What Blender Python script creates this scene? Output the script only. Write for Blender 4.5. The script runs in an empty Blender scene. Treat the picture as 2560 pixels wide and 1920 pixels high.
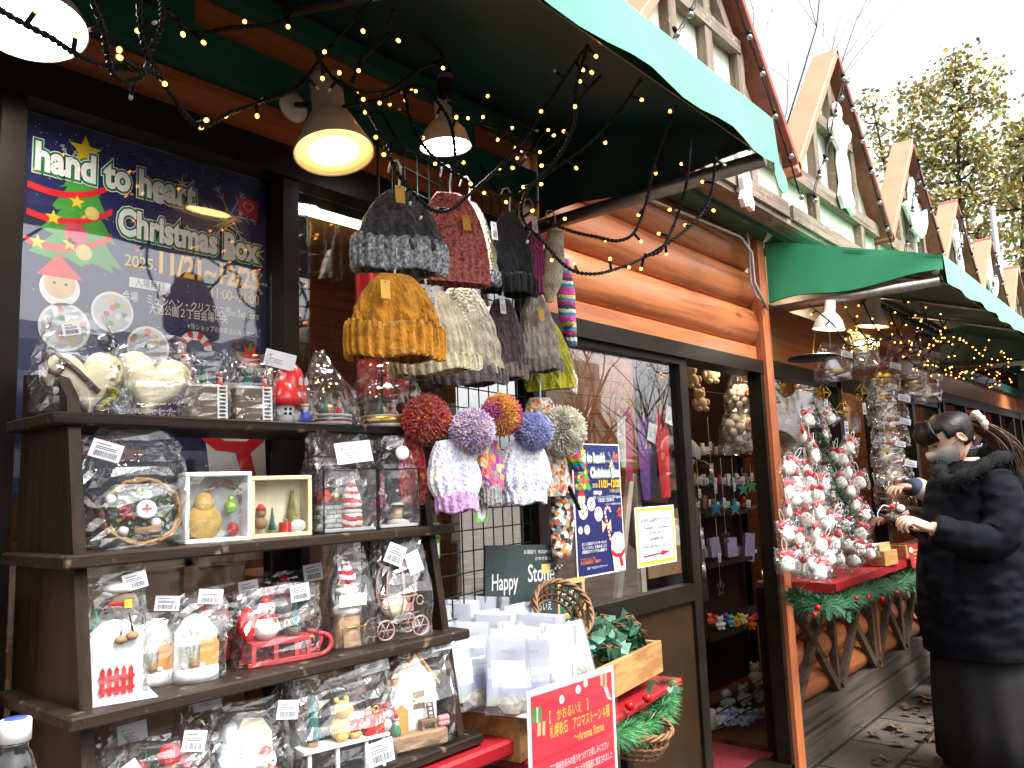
import bpy, bmesh, math, random
from mathutils import Vector, Matrix, noise
V = Vector
R = math.radians
random.seed(7)
scn = bpy.context.scene
C = scn.collection

# ------------------------------------------------------------------ camera
CAMH = 1.3                       # eye height in metres
FPX = 2020.0                     # focal length in photo pixels (2560 wide)
K = 2560 / 2212.0                # all pixel notes below were taken on a 2212 wide view
yaw, pitch, rol = R(40.188), R(7.446), R(2.29)
fw = V((math.cos(yaw), math.sin(yaw), 0)); rt = V((math.sin(yaw), -math.cos(yaw), 0))
CF = fw * math.cos(pitch) + V((0, 0, math.sin(pitch)))
CU = -fw * math.sin(pitch) + V((0, 0, math.cos(pitch)))
CX = rt * math.cos(rol) - CU * math.sin(rol)
CY = rt * math.sin(rol) + CU * math.cos(rol)
CAM = V((0, 0, CAMH))
cam = bpy.data.cameras.new('camera')
camo = bpy.data.objects.new('camera', cam)
C.objects.link(camo)
cam.sensor_width = 36
cam.lens = FPX / 2560 * 36
cam.clip_start = 0.02
cam.clip_end = 800
camo.matrix_world = Matrix(((CX.x, CY.x, -CF.x, 0), (CX.y, CY.y, -CF.y, 0), (CX.z, CY.z, -CF.z, CAMH), (0, 0, 0, 1)))
scn.camera = camo

# ------------------------------------------------------------------ world, sun, exposure
SUN_EL, SUN_AZ = R(56), R(-88)          # high hazy daylight falling on the hut fronts
w = bpy.data.worlds.new('World')
scn.world = w
w.use_nodes = True
nt = w.node_tree
bgn = nt.nodes['Background']
sky = nt.nodes.new('ShaderNodeTexSky')
sky.sky_type = 'NISHITA'
sky.sun_disc = False
sky.sun_elevation = SUN_EL
sky.sun_rotation = R(90) - SUN_AZ
sky.dust_density = 6
sky.air_density = 1.0
hsv = nt.nodes.new('ShaderNodeHueSaturation')
hsv.inputs['Saturation'].default_value = 0.12      # overcast: the cloud takes the blue out
nt.links.new(sky.outputs[0], hsv.inputs['Color'])
nt.links.new(hsv.outputs[0], bgn.inputs['Color'])
bgn.inputs['Strength'].default_value = 0.15
sl = bpy.data.lights.new('sun', 'SUN')
sl.energy = 1.2
sl.angle = R(14)
sl.color = (1, 0.97, 0.92)
so = bpy.data.objects.new('sun', sl)
C.objects.link(so)
sd = V((math.cos(SUN_EL) * math.cos(SUN_AZ), math.cos(SUN_EL) * math.sin(SUN_AZ), math.sin(SUN_EL)))
so.rotation_euler = sd.to_track_quat('Z', 'Y').to_euler()
so.location = (-3, -6, 9)
scn.view_settings.view_transform = 'Standard'
scn.view_settings.look = 'None'
scn.view_settings.gamma = 1
scn.view_settings.exposure = 1.72
try:
    scn.cycles.max_bounces = 7
    scn.cycles.diffuse_bounces = 3
    scn.cycles.glossy_bounces = 3
    scn.cycles.transmission_bounces = 4
    scn.cycles.transparent_max_bounces = 14
    scn.cycles.sample_clamp_indirect = 4
    scn.cycles.use_denoising = True
    scn.cycles.caustics_reflective = False
    scn.cycles.caustics_refractive = False
except Exception:
    pass

# ------------------------------------------------------------------ from photo notes to places
def ray(x, y):
    u = x * K - 1280; v = y * K - 960
    return CF * FPX + CX * u - CY * v
def P(x, y, Y):                  # the point seen there that stands Y metres out along the wall normal
    d = ray(x, y); return CAM + d * (Y / d.y)
def PZ(x, y, Z):                 # ... that lies at height Z
    d = ray(x, y); return CAM + d * ((Z - CAMH) / d.z)
def PX(x, y, X):
    d = ray(x, y); return CAM + d * (X / d.x)
def PD(x, y, D):                 # ... at depth D
    d = ray(x, y); return CAM + d * (D / FPX)
def PP(x, y, o, n):              # ... on the plane through o with normal n
    d = ray(x, y); return CAM + d * ((V(o) - CAM).dot(n) / d.dot(n))
def mpp(p):                      # metres per note pixel at p
    return (V(p) - CAM).dot(CF) * K / FPX

# ------------------------------------------------------------------ materials
MT = {}
def lin(c):
    return tuple((x / 12.92 if x <= 0.04045 else ((x + 0.055) / 1.055) ** 2.4) for x in c)
def _new(name):
    m = bpy.data.materials.new(name); m.use_nodes = True
    n = m.node_tree; b = n.nodes['Principled BSDF']
    return m, n, b
def _coord(n, scale=(1, 1, 1), rot=(0, 0, 0)):
    tc = n.nodes.new('ShaderNodeTexCoord'); mp = n.nodes.new('ShaderNodeMapping')
    mp.inputs['Scale'].default_value = scale; mp.inputs['Rotation'].default_value = rot
    n.links.new(tc.outputs['Object'], mp.inputs[0]); return mp.outputs[0]
def _noise(n, co, s, det=4, dist=0):
    t = n.nodes.new('ShaderNodeTexNoise'); t.inputs['Scale'].default_value = s
    t.inputs['Detail'].default_value = det; t.inputs['Distortion'].default_value = dist
    n.links.new(co, t.inputs['Vector']); return t.outputs['Fac']
def _ramp(n, fac, stops, const=False):
    r = n.nodes.new('ShaderNodeValToRGB'); e = r.color_ramp.elements
    if const: r.color_ramp.interpolation = 'CONSTANT'
    while len(e) < len(stops): e.new(0.5)
    for i, (p, c) in enumerate(stops):
        e[i].position = p; e[i].color = (*c[:3], 1)
    n.links.new(fac, r.inputs[0]); return r.outputs[0]
def _bump(n, b, h, strength, dist=0.002):
    u = n.nodes.new('ShaderNodeBump'); u.inputs['Strength'].default_value = strength
    u.inputs['Distance'].default_value = dist
    n.links.new(h, u.inputs['Height']); n.links.new(u.outputs[0], b.inputs['Normal'])
def mat(name, col, rough=0.6, metal=0.0, var=0.12, vs=25, bump=0.0, emit=0, spec=0.5, sheen=0, trans=0):
    if name in MT: return MT[name]
    m, n, b = _new(name)
    co = _coord(n); f = _noise(n, co, vs)
    lo = tuple(x * (1 - var) for x in col); hi = tuple(min(1, x * (1 + var)) for x in col)
    c = _ramp(n, f, [(0.3, lo), (0.7, hi)])
    n.links.new(c, b.inputs['Base Color'])
    b.inputs['Roughness'].default_value = rough; b.inputs['Metallic'].default_value = metal
    b.inputs['Specular IOR Level'].default_value = spec if max(col) > 0.03 else min(spec, 0.12)
    if sheen: b.inputs['Sheen Weight'].default_value = sheen
    if bump: _bump(n, b, _noise(n, co, vs * 6, 3), bump)
    if emit:
        b.inputs['Emission Color'].default_value = (*col, 1); b.inputs['Emission Strength'].default_value = emit
    MT[name] = m; return m
def wood(name, c1, c2, axis='x', rough=0.5, s=9, knots=0.0, bump=0.25, wear=None):
    if name in MT: return MT[name]
    m, n, b = _new(name)
    k = {'x': (0.06, 1, 1), 'y': (1, 0.06, 1), 'z': (1, 1, 0.06)}[axis]
    co = _coord(n, k)
    f = _noise(n, co, s * 3, 6, 0.8); g = _noise(n, co, s * 18, 3)
    mx = n.nodes.new('ShaderNodeMath'); mx.operation = 'MULTIPLY_ADD'; mx.inputs[1].default_value = 0.35
    n.links.new(g, mx.inputs[0]); n.links.new(f, mx.inputs[2])
    c = _ramp(n, mx.outputs[0], [(0.42, c1), (0.62, c2), (0.82, tuple(x * 0.75 for x in c1))])
    if knots:
        kv = n.nodes.new('ShaderNodeTexVoronoi'); kv.inputs['Scale'].default_value = knots
        kc = _coord(n, {'x': (0.5, 1, 1), 'y': (1, 0.5, 1), 'z': (1, 1, 0.5)}[axis]); n.links.new(kc, kv.inputs['Vector'])
        kr = _ramp(n, kv.outputs['Distance'], [(0.03, (0.25, 0.25, 0.25)), (0.11, (1, 1, 1))])
        mm = n.nodes.new('ShaderNodeMixRGB'); mm.blend_type = 'MULTIPLY'; mm.inputs[0].default_value = 0.85
        n.links.new(c, mm.inputs[1]); n.links.new(kr, mm.inputs[2]); c = mm.outputs[0]
    if wear:
        wf = _noise(n, _coord(n), 38, 5); wr = _ramp(n, wf, [(0.62, (0, 0, 0)), (0.7, (1, 1, 1))])
        mm = n.nodes.new('ShaderNodeMixRGB'); n.links.new(wr, mm.inputs[0]); n.links.new(c, mm.inputs[1])
        mm.inputs[2].default_value = (*wear, 1); c = mm.outputs[0]
    n.links.new(c, b.inputs['Base Color']); b.inputs['Roughness'].default_value = rough; b.inputs['Specular IOR Level'].default_value = 0.5 if c2[0] > 0.15 else 0.18
    _bump(n, b, mx.outputs[0], bump, 0.003)
    MT[name] = m; return m
def knit(name, cols, vs=90, st=190, rough=0.95, cell=False, bump=0.9):
    """yarn: stitch-sized bumps, tweed or space-dyed colour patches"""
    if name in MT: return MT[name]
    m, n, b = _new(name)
    co = _coord(n)
    if cell:
        t = n.nodes.new('ShaderNodeTexVoronoi'); t.inputs['Scale'].default_value = vs
        n.links.new(co, t.inputs['Vector'])
        sep = n.nodes.new('ShaderNodeSeparateColor'); n.links.new(t.outputs['Color'], sep.inputs[0]); f = sep.outputs[0]
        c = _ramp(n, f, [(i / len(cols), x) for i, x in enumerate(cols)], True)
    else:
        f = _noise(n, co, vs, 5)
        c = _ramp(n, f, [(0.32 + 0.36 * i / max(1, len(cols) - 1), x) for i, x in enumerate(cols)])
    n.links.new(c, b.inputs['Base Color'])
    b.inputs['Roughness'].default_value = rough; b.inputs['Specular IOR Level'].default_value = 0.1
    b.inputs['Sheen Weight'].default_value = 0.25
    t2 = n.nodes.new('ShaderNodeTexVoronoi'); t2.inputs['Scale'].default_value = st
    n.links.new(_coord(n, (1, 1, 0.65)), t2.inputs['Vector'])
    _bump(n, b, t2.outputs['Distance'], -bump if False else bump, 0.003)
    MT[name] = m; return m
def stripes(name, cols, per, rough=0.95, wob=0.02, knitted=True, axis=2):
    """bands of colour along the object's own axis (striped knitwear)"""
    if name in MT: return MT[name]
    m, n, b = _new(name)
    co = _coord(n); sp = n.nodes.new('ShaderNodeSeparateXYZ'); n.links.new(co, sp.inputs[0])
    nz = _noise(n, co, 40)
    a = n.nodes.new('ShaderNodeMath'); a.operation = 'MULTIPLY_ADD'; a.inputs[1].default_value = wob
    n.links.new(nz, a.inputs[0]); n.links.new(sp.outputs[axis], a.inputs[2])
    d = n.nodes.new('ShaderNodeMath'); d.operation = 'DIVIDE'; d.inputs[1].default_value = per; n.links.new(a.outputs[0], d.inputs[0])
    fr = n.nodes.new('ShaderNodeMath'); fr.operation = 'FRACT'; n.links.new(d.outputs[0], fr.inputs[0])
    c = _ramp(n, fr.outputs[0], [(i / len(cols), x) for i, x in enumerate(cols)], True)
    n.links.new(c, b.inputs['Base Color']); b.inputs['Roughness'].default_value = rough
    if knitted:
        t2 = n.nodes.new('ShaderNodeTexVoronoi'); t2.inputs['Scale'].default_value = 260
        n.links.new(_coord(n, (1, 1, 0.65)), t2.inputs['Vector']); _bump(n, b, t2.outputs['Distance'], 0.8, 0.003)
    MT[name] = m; return m
def glass(name, refl=0.1, tint=(1, 1, 1), rough=0.01, milky=0.0, bump=0.0, edge=0.75):
    """thin clear sheet: see-through face on, mirror-like at a slant"""
    if name in MT: return MT[name]
    m = bpy.data.materials.new(name); m.use_nodes = True; n = m.node_tree; n.nodes.remove(n.nodes['Principled BSDF'])
    out = n.nodes['Material Output']
    tr = n.nodes.new('ShaderNodeBsdfTransparent'); tr.inputs[0].default_value = (*tint, 1)
    gl = n.nodes.new('ShaderNodeBsdfGlossy'); gl.inputs['Roughness'].default_value = rough
    lw = n.nodes.new('ShaderNodeLayerWeight'); lw.inputs['Blend'].default_value = 0.35
    mr = n.nodes.new('ShaderNodeMapRange'); n.links.new(lw.outputs['Facing'], mr.inputs[0])
    mr.interpolation_type = 'SMOOTHSTEP'; mr.inputs[1].default_value = 0.05; mr.inputs[2].default_value = 1.0; mr.inputs[3].default_value = refl; mr.inputs[4].default_value = edge
    mx = n.nodes.new('ShaderNodeMixShader'); n.links.new(mr.outputs[0], mx.inputs[0]); n.links.new(tr.outputs[0], mx.inputs[1]); n.links.new(gl.outputs[0], mx.inputs[2])
    last = mx.outputs[0]
    if bump:
        bp = n.nodes.new('ShaderNodeBump'); bp.inputs['Strength'].default_value = bump; bp.inputs['Distance'].default_value = 0.004
        n.links.new(_noise(n, _coord(n), 45, 2, 1.5), bp.inputs['Height'])
        n.links.new(bp.outputs[0], gl.inputs['Normal']); n.links.new(bp.outputs[0], lw.inputs['Normal'])
    if milky:
        df = n.nodes.new('ShaderNodeBsdfDiffuse'); df.inputs[0].default_value = (0.85, 0.87, 0.9, 1)
        m2 = n.nodes.new('ShaderNodeMixShader'); m2.inputs[0].default_value = milky
        n.links.new(last, m2.inputs[1]); n.links.new(df.outputs[0], m2.inputs[2]); last = m2.outputs[0]
    n.links.new(last, out.inputs[0]); MT[name] = m; return m
def glow(name, col, s):
    if name in MT: return MT[name]
    m = bpy.data.materials.new(name); m.use_nodes = True; n = m.node_tree; n.nodes.remove(n.nodes['Principled BSDF'])
    e = n.nodes.new('ShaderNodeEmission'); e.inputs[0].default_value = (*col, 1); e.inputs[1].default_value = s
    n.links.new(e.outputs[0], n.nodes['Material Output'].inputs[0]); MT[name] = m; return m

# ------------------------------------------------------------------ mesh builder
def frame(o, rz=0, rx=0, ry=0, s=1):
    return Matrix.Translation(V(o)) @ Matrix.Rotation(rz, 4, 'Z') @ Matrix.Rotation(ry, 4, 'Y') @ Matrix.Rotation(rx, 4, 'X') @ Matrix.Scale(s, 4)
def axes(o, x, y, z):
    return Matrix(((x[0], y[0], z[0], o[0]), (x[1], y[1], z[1], o[1]), (x[2], y[2], z[2], o[2]), (0, 0, 0, 1)))
I4 = Matrix.Identity(4)
class MB:
    def __init__(s, m=None, T=None):
        s.v = []; s.f = []; s.mi = []; s.sm = []; s.ms = []; s.T = T or I4; s.cur = 0
        if m: s.mat(m)
    def mat(s, m):
        if m not in s.ms: s.ms.append(m)
        s.cur = s.ms.index(m); return s
    def add(s, vs, fs, smooth=False, M=None):
        T = s.T @ M if M else s.T; o = len(s.v)
        s.v += [T @ V(p) for p in vs]
        for f in fs:
            s.f.append([i + o for i in f]); s.mi.append(s.cur); s.sm.append(smooth)
        return s
    def box(s, c, d, M=None, bev=0):
        x, y, z = c; a, b, h = d[0] / 2, d[1] / 2, d[2] / 2
        if bev:
            bv = min(bev, a * 0.9, b * 0.9, h * 0.9); vs = []; fs = []
            for k in range(3):
                e = [a, b, h]; e2 = [a - bv, b - bv, h - bv]; e2[k] = e[k]
                for sx in (-1, 1):
                    for sy in (-1, 1):
                        for sz in (-1, 1):
                            vs.append((x + sx * e2[0], y + sy * e2[1], z + sz * e2[2]))
            def q(k, sx, sy, sz): return k * 8 + ((sx > 0) * 4 + (sy > 0) * 2 + (sz > 0))
            for sg in (-1, 1):
                fs.append([q(0, sg, -1, -1), q(0, sg, 1, -1), q(0, sg, 1, 1), q(0, sg, -1, 1)][::sg])
                fs.append([q(1, -1, sg, -1), q(1, -1, sg, 1), q(1, 1, sg, 1), q(1, 1, sg, -1)][::sg])
                fs.append([q(2, -1, -1, sg), q(2, 1, -1, sg), q(2, 1, 1, sg), q(2, -1, 1, sg)][::sg])
            for s1 in (-1, 1):
                for s2 in (-1, 1):
                    g = s1 * s2
                    fs.append([q(0, s1, s2, -1), q(1, s1, s2, -1), q(1, s1, s2, 1), q(0, s1, s2, 1)][::g])
                    fs.append([q(0, s1, -1, s2), q(0, s1, 1, s2), q(2, s1, 1, s2), q(2, s1, -1, s2)][::g])
                    fs.append([q(1, -1, s1, s2), q(2, -1, s1, s2), q(2, 1, s1, s2), q(1, 1, s1, s2)][::g])
                    for s3 in (-1, 1):
                        fs.append([q(0, s1, s2, s3), q(1, s1, s2, s3), q(2, s1, s2, s3)][::s1 * s2 * s3])
            return s.add(vs, fs, M=M)
        vs = [(x + i * a, y + j * b, z + k * h) for i in (-1, 1) for j in (-1, 1) for k in (-1, 1)]
        return s.add(vs, [[0, 1, 3, 2], [4, 6, 7, 5], [0, 4, 5, 1], [2, 3, 7, 6], [0, 2, 6, 4], [1, 5, 7, 3]], M=M)
    def bb(s, lo, hi, bev=0):
        lo, hi = V(lo), V(hi); return s.box((lo + hi) / 2, [abs(q) for q in (hi - lo)], bev=bev)
    def bar(s, p, q, wd, h, up=(0, 0, 1), bev=0):
        p, q = V(p), V(q); d = q - p; L = d.length; d.normalize()
        sx = d.cross(V(up)).normalized(); u = sx.cross(d)
        return s.box((0, 0, 0), (wd, L, h), axes((p + q) / 2, sx, d, u), bev)
    def tube(s, pts, r, n=8, closed=False, cap=True, smooth=True):
        pts = [V(p) for p in pts]; N = len(pts)
        if N < 2: return s
        rs = r if isinstance(r, (list, tuple)) else [r] * N
        vs = []; fs = []; up = None
        for i, p in enumerate(pts):
            t = (pts[(i + 1) % N] - pts[i - 1]) if closed else (pts[min(i + 1, N - 1)] - pts[max(i - 1, 0)])
            if t.length < 1e-9: t = V((0, 0, 1))
            t.normalize()
            if up is None:
                up = V((0, 0, 1)) if abs(t.z) < 0.9 else V((1, 0, 0))
            a = (up - t * up.dot(t))
            if a.length < 1e-6: a = t.orthogonal()
            a.normalize(); up = a; b = t.cross(a)
            for k in range(n):
                th = 2 * math.pi * k / n; vs.append(p + (a * math.cos(th) + b * math.sin(th)) * rs[i])
        for i in range(N if closed else N - 1):
            j = (i + 1) % N
            for k in range(n):
                l = (k + 1) % n; fs.append([i * n + k, i * n + l, j * n + l, j * n + k])
        if cap and not closed: fs += [list(range(n))[::-1], [(N - 1) * n + k for k in range(n)]]
        return s.add(vs, fs, smooth)
    def lathe(s, prof, M=None, n=20, smooth=True, capb=True, capt=True, sy=1):
        vs = []; fs = []
        for r, z in prof:
            for k in range(n):
                th = 2 * math.pi * k / n; vs.append((r * math.cos(th), sy * r * math.sin(th), z))
        for i in range(len(prof) - 1):
            for k in range(n):
                l = (k + 1) % n; fs.append([i * n + k, i * n + l, (i + 1) * n + l, (i + 1) * n + k])
        if capb: fs.append(list(range(n))[::-1])
        if capt: fs.append([(len(prof) - 1) * n + k for k in range(n)])
        return s.add(vs, fs, smooth, M)
    def ball(s, c, r, n=14, m=9, M=None, smooth=True, jit=0):
        r = r if isinstance(r, (tuple, list)) else (r, r, r); vs = [(c[0], c[1], c[2] - r[2])]; fs = []
        for i in range(1, m):
            ph = math.pi * i / m
            for k in range(n):
                th = 2 * math.pi * k / n; q = 1 + (random.uniform(-jit, jit) if jit else 0)
                vs.append((c[0] + q * r[0] * math.sin(ph) * math.cos(th), c[1] + q * r[1] * math.sin(ph) * math.sin(th), c[2] - q * r[2] * math.cos(ph)))
        vs.append((c[0], c[1], c[2] + r[2])); L = len(vs) - 1
        for k in range(n):
            l = (k + 1) % n; fs.append([0, 1 + l, 1 + k]); fs.append([L, 1 + (m - 2) * n + k, 1 + (m - 2) * n + l])
            for i in range(m - 2):
                a = 1 + i * n; fs.append([a + k, a + l, a + n + l, a + n + k])
        return s.add(vs, fs, smooth, M)
    def rings(s, rs, smooth=True, cap=True, closed=False):
        """loft through rings: lists of points of equal count"""
        n = len(rs[0]); vs = [p for r_ in rs for p in r_]; fs = []
        for i in range(len(rs) - 1):
            for k in range(n):
                l = (k + 1) % n; fs.append([i * n + k, i * n + l, (i + 1) * n + l, (i + 1) * n + k])
        if cap: fs += [list(range(n))[::-1], [(len(rs) - 1) * n + k for k in range(n)]]
        return s.add(vs, fs, smooth)
    def poly(s, pts, M=None, z=0.0, th=0.0):
        """flat polygon in local x,y at height z, optional thickness downwards"""
        n = len(pts); vs = [(p[0], p[1], z) for p in pts]; fs = [list(range(n))]
        if th:
            vs += [(p[0], p[1], z - th) for p in pts]; fs.append([n + i for i in range(n)][::-1])
            fs += [[i, n + i, n + (i + 1) % n, (i + 1) % n] for i in range(n)]
        return s.add(vs, fs, M=M)
    def rect(s, x0, y0, x1, y1, M=None, z=0.0):
        return s.poly([(x0, y0), (x1, y0), (x1, y1), (x0, y1)], M, z)
    def disc(s, x, y, r, M=None, z=0.0, n=28, ry=None):
        ry = ry or r
        return s.poly([(x + r * math.cos(2 * math.pi * k / n), y + ry * math.sin(2 * math.pi * k / n)) for k in range(n)], M, z)
    def grid(s, fn, nu, nv, smooth=True, M=None):
        vs = [fn(i / nu, j / nv) for j in range(nv + 1) for i in range(nu + 1)]
        fs = [[j * (nu + 1) + i, j * (nu + 1) + i + 1, (j + 1) * (nu + 1) + i + 1, (j + 1) * (nu + 1) + i] for j in range(nv) for i in range(nu)]
        return s.add(vs, fs, smooth, M)
    def build(s, name, parent=None, org=None, kind=None):
        me = bpy.data.meshes.new(name)
        o0 = V(parent_loc(parent)) if parent else (V(org) if org else V((0, 0, 0)))
        me.from_pydata([p - o0 for p in s.v], [], s.f)
        for m in s.ms: me.materials.append(m)
        me.polygons.foreach_set('material_index', s.mi); me.polygons.foreach_set('use_smooth', s.sm)
        me.update()
        ob = bpy.data.objects.new(name, me); C.objects.link(ob)
        if parent: ob.parent = parent
        else: ob.location = o0
        if kind: ob['kind'] = kind
        WL[ob.name] = o0 if not parent else o0
        return ob
WL = {}
def parent_loc(p): return WL.get(p.name, V((0, 0, 0)))
def thing(name, label, cat, loc=(0, 0, 0), group=None):
    o = bpy.data.objects.new(name, None); C.objects.link(o); o.location = V(loc); o.empty_display_size = 0.05
    WL[o.name] = V(loc); o['label'] = label; o['category'] = cat
    if group: o['group'] = group
    return o
def tag(o, label, cat, group=None):
    o['label'] = label; o['category'] = cat
    if group: o['group'] = group
    return o
def dup(root, loc, rz=0.0, label=None, group=None, scale=None):
    r = root.copy(); C.objects.link(r); r.location = V(loc)
    r.rotation_euler = (root.rotation_euler[0], root.rotation_euler[1], rz)
    if scale: r.scale = (scale,) * 3
    if label: r['label'] = label
    if group: r['group'] = group
    WL[r.name] = V(loc)
    for ch in list(root.children):
        c = ch.copy(); C.objects.link(c); c.parent = r
        for g in list(ch.children):
            d = g.copy(); C.objects.link(d); d.parent = c
    return r

# ------------------------------------------------------------------ lettering
_tc = {}
def tmesh(txt, bold=0.0, width=None):
    key = (txt, round(bold, 4))
    if key not in _tc:
        cu = bpy.data.curves.new('lettering', 'FONT'); cu.body = txt; cu.size = 1; cu.offset = bold
        cu.resolution_u = 3; cu.align_x = 'LEFT'
        ob = bpy.data.objects.new('lettering', cu); C.objects.link(ob)
        bpy.context.view_layer.update()
        dg = bpy.context.evaluated_depsgraph_get()
        me = bpy.data.meshes.new_from_object(ob.evaluated_get(dg))
        vs = [v.co.copy() for v in me.vertices]; fs = [list(p.vertices) for p in me.polygons]
        bpy.data.objects.remove(ob); bpy.data.curves.remove(cu); bpy.data.meshes.remove(me)
        _tc[key] = (vs, fs)
    return _tc[key]
def text(mb, txt, x, y, h, M, z, wid=None, bold=0.0, skew=0.0, align='l', rot=0.0):
    """letters whose capital height is h; wid = wanted overall width"""
    vs, fs = tmesh(txt, bold)
    if not vs: return
    v0, _ = tmesh(txt, 0.0)
    x0 = min(v.x for v in v0); x1 = max(v.x for v in v0); k = h / 0.72
    kx = (wid / max(1e-6, x1 - x0)) if wid else k
    if align == 'c': x -= (x1 - x0) * kx / 2
    if align == 'r': x -= (x1 - x0) * kx
    c, s_ = math.cos(rot), math.sin(rot)
    pts = []
    for v in vs:
        a = (v.x - x0) * kx + skew * v.y * k; b = v.y * k
        pts.append((x + a * c - b * s_, y + a * s_ + b * c, z))
    mb.add(pts, fs, M=M)
def star(x, y, r, k=5, inner=0.42, a0=math.pi / 2):
    return [(x + (r if i % 2 == 0 else r * inner) * math.cos(a0 + math.pi * i / k), y + (r if i % 2 == 0 else r * inner) * math.sin(a0 + math.pi * i / k)) for i in range(2 * k)]

# ================================================================== shared materials
DW = 1.55                                            # wall plane of the huts
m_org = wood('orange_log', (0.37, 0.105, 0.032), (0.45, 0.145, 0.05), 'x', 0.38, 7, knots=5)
m_orgz = wood('orange_post', (0.40, 0.11, 0.04), (0.47, 0.14, 0.05), 'z', 0.5, 7)
m_orgb = mat('orange_board', (0.60, 0.205, 0.115), 0.6, var=0.1, vs=7, bump=0.15)
m_red = wood('red_brown_board', (0.22, 0.055, 0.03), (0.27, 0.07, 0.04), 'x', 0.55, 6)
m_timb = wood('weathered_timber', (0.16, 0.115, 0.08), (0.27, 0.205, 0.15), 'x', 0.75, 8, wear=(0.38, 0.32, 0.26))
m_timz = wood('weathered_stud', (0.15, 0.105, 0.075), (0.25, 0.19, 0.14), 'z', 0.75, 8, wear=(0.36, 0.3, 0.25))
m_brace = wood('brown_brace', (0.055, 0.036, 0.024), (0.095, 0.063, 0.042), 'x', 0.6, 9, wear=(0.17, 0.13, 0.1))
m_skirt = wood('grey_skirting', (0.055, 0.042, 0.032), (0.09, 0.07, 0.054), 'x', 0.8, 6)
m_dark = mat('dark_frame_paint', (0.013, 0.0095, 0.0075), 0.35, var=0.3, vs=12)
m_green = mat('green_beam_paint', (0.008, 0.075, 0.05), 0.5, var=0.2, vs=9)
m_panel = mat('cream_render', (0.74, 0.76, 0.62), 0.85, var=0.05, vs=6, bump=0.1)
m_brown = mat('brown_gloss_panel', (0.026, 0.0145, 0.007), 0.3, var=0.25, vs=5)
m_white = mat('white_paint', (0.8, 0.8, 0.79), 0.5, var=0.03)
m_black = mat('black_plastic', (0.012, 0.012, 0.013), 0.4)
m_pane = glass('window_pane', 0.06, edge=0.75)
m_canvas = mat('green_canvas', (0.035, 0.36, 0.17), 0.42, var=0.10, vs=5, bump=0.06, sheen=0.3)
m_undershade = mat('dark_undershade', (0.009, 0.042, 0.036), 0.5, var=0.2, vs=4)  # darker green that puts the shade under the awnings into the colour
m_steel = mat('dull_steel', (0.33, 0.31, 0.29), 0.35, 0.85, var=0.2, vs=30)
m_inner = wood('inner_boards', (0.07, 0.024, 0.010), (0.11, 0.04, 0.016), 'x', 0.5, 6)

# ================================================================== ground
def paving():
    m, n, b = _new('paving')
    co = _coord(n)
    br = n.nodes.new('ShaderNodeTexBrick'); br.offset = 0.5
    br.inputs['Color1'].default_value = (0.082, 0.072, 0.063, 1); br.inputs['Color2'].default_value = (0.105, 0.092, 0.08, 1)
    br.inputs['Mortar'].default_value = (0.022, 0.018, 0.016, 1); br.inputs['Scale'].default_value = 1
    br.inputs['Mortar Size'].default_value = 0.011; br.inputs['Brick Width'].default_value = 0.45; br.inputs['Row Height'].default_value = 0.3
    n.links.new(co, br.inputs['Vector'])
    f = _noise(n, co, 2.2, 6); r_ = _ramp(n, f, [(0.35, (0.55, 0.52, 0.5)), (0.65, (1.1, 1.08, 1.05))])
    g = _noise(n, co, 60, 3); r2 = _ramp(n, g, [(0.3, (0.8, 0.8, 0.8)), (0.7, (1.15, 1.15, 1.15))])
    x1 = n.nodes.new('ShaderNodeMixRGB'); x1.blend_type = 'MULTIPLY'; x1.inputs[0].default_value = 1
    n.links.new(br.outputs[0], x1.inputs[1]); n.links.new(r_, x1.inputs[2])
    x2 = n.nodes.new('ShaderNodeMixRGB'); x2.blend_type = 'MULTIPLY'; x2.inputs[0].default_value = 1
    n.links.new(x1.outputs[0], x2.inputs[1]); n.links.new(r2, x2.inputs[2])
    n.links.new(x2.outputs[0], b.inputs['Base Color']); b.inputs['Roughness'].default_value = 0.85; b.inputs['Specular IOR Level'].default_value = 0.2
    _bump(n, b, g, 0.35, 0.004)
    return m
g = MB(paving()); g.poly([(-150, -150), (250, -150), (250, 150), (-150, 150)])
g.build('ground', kind='structure')

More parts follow.
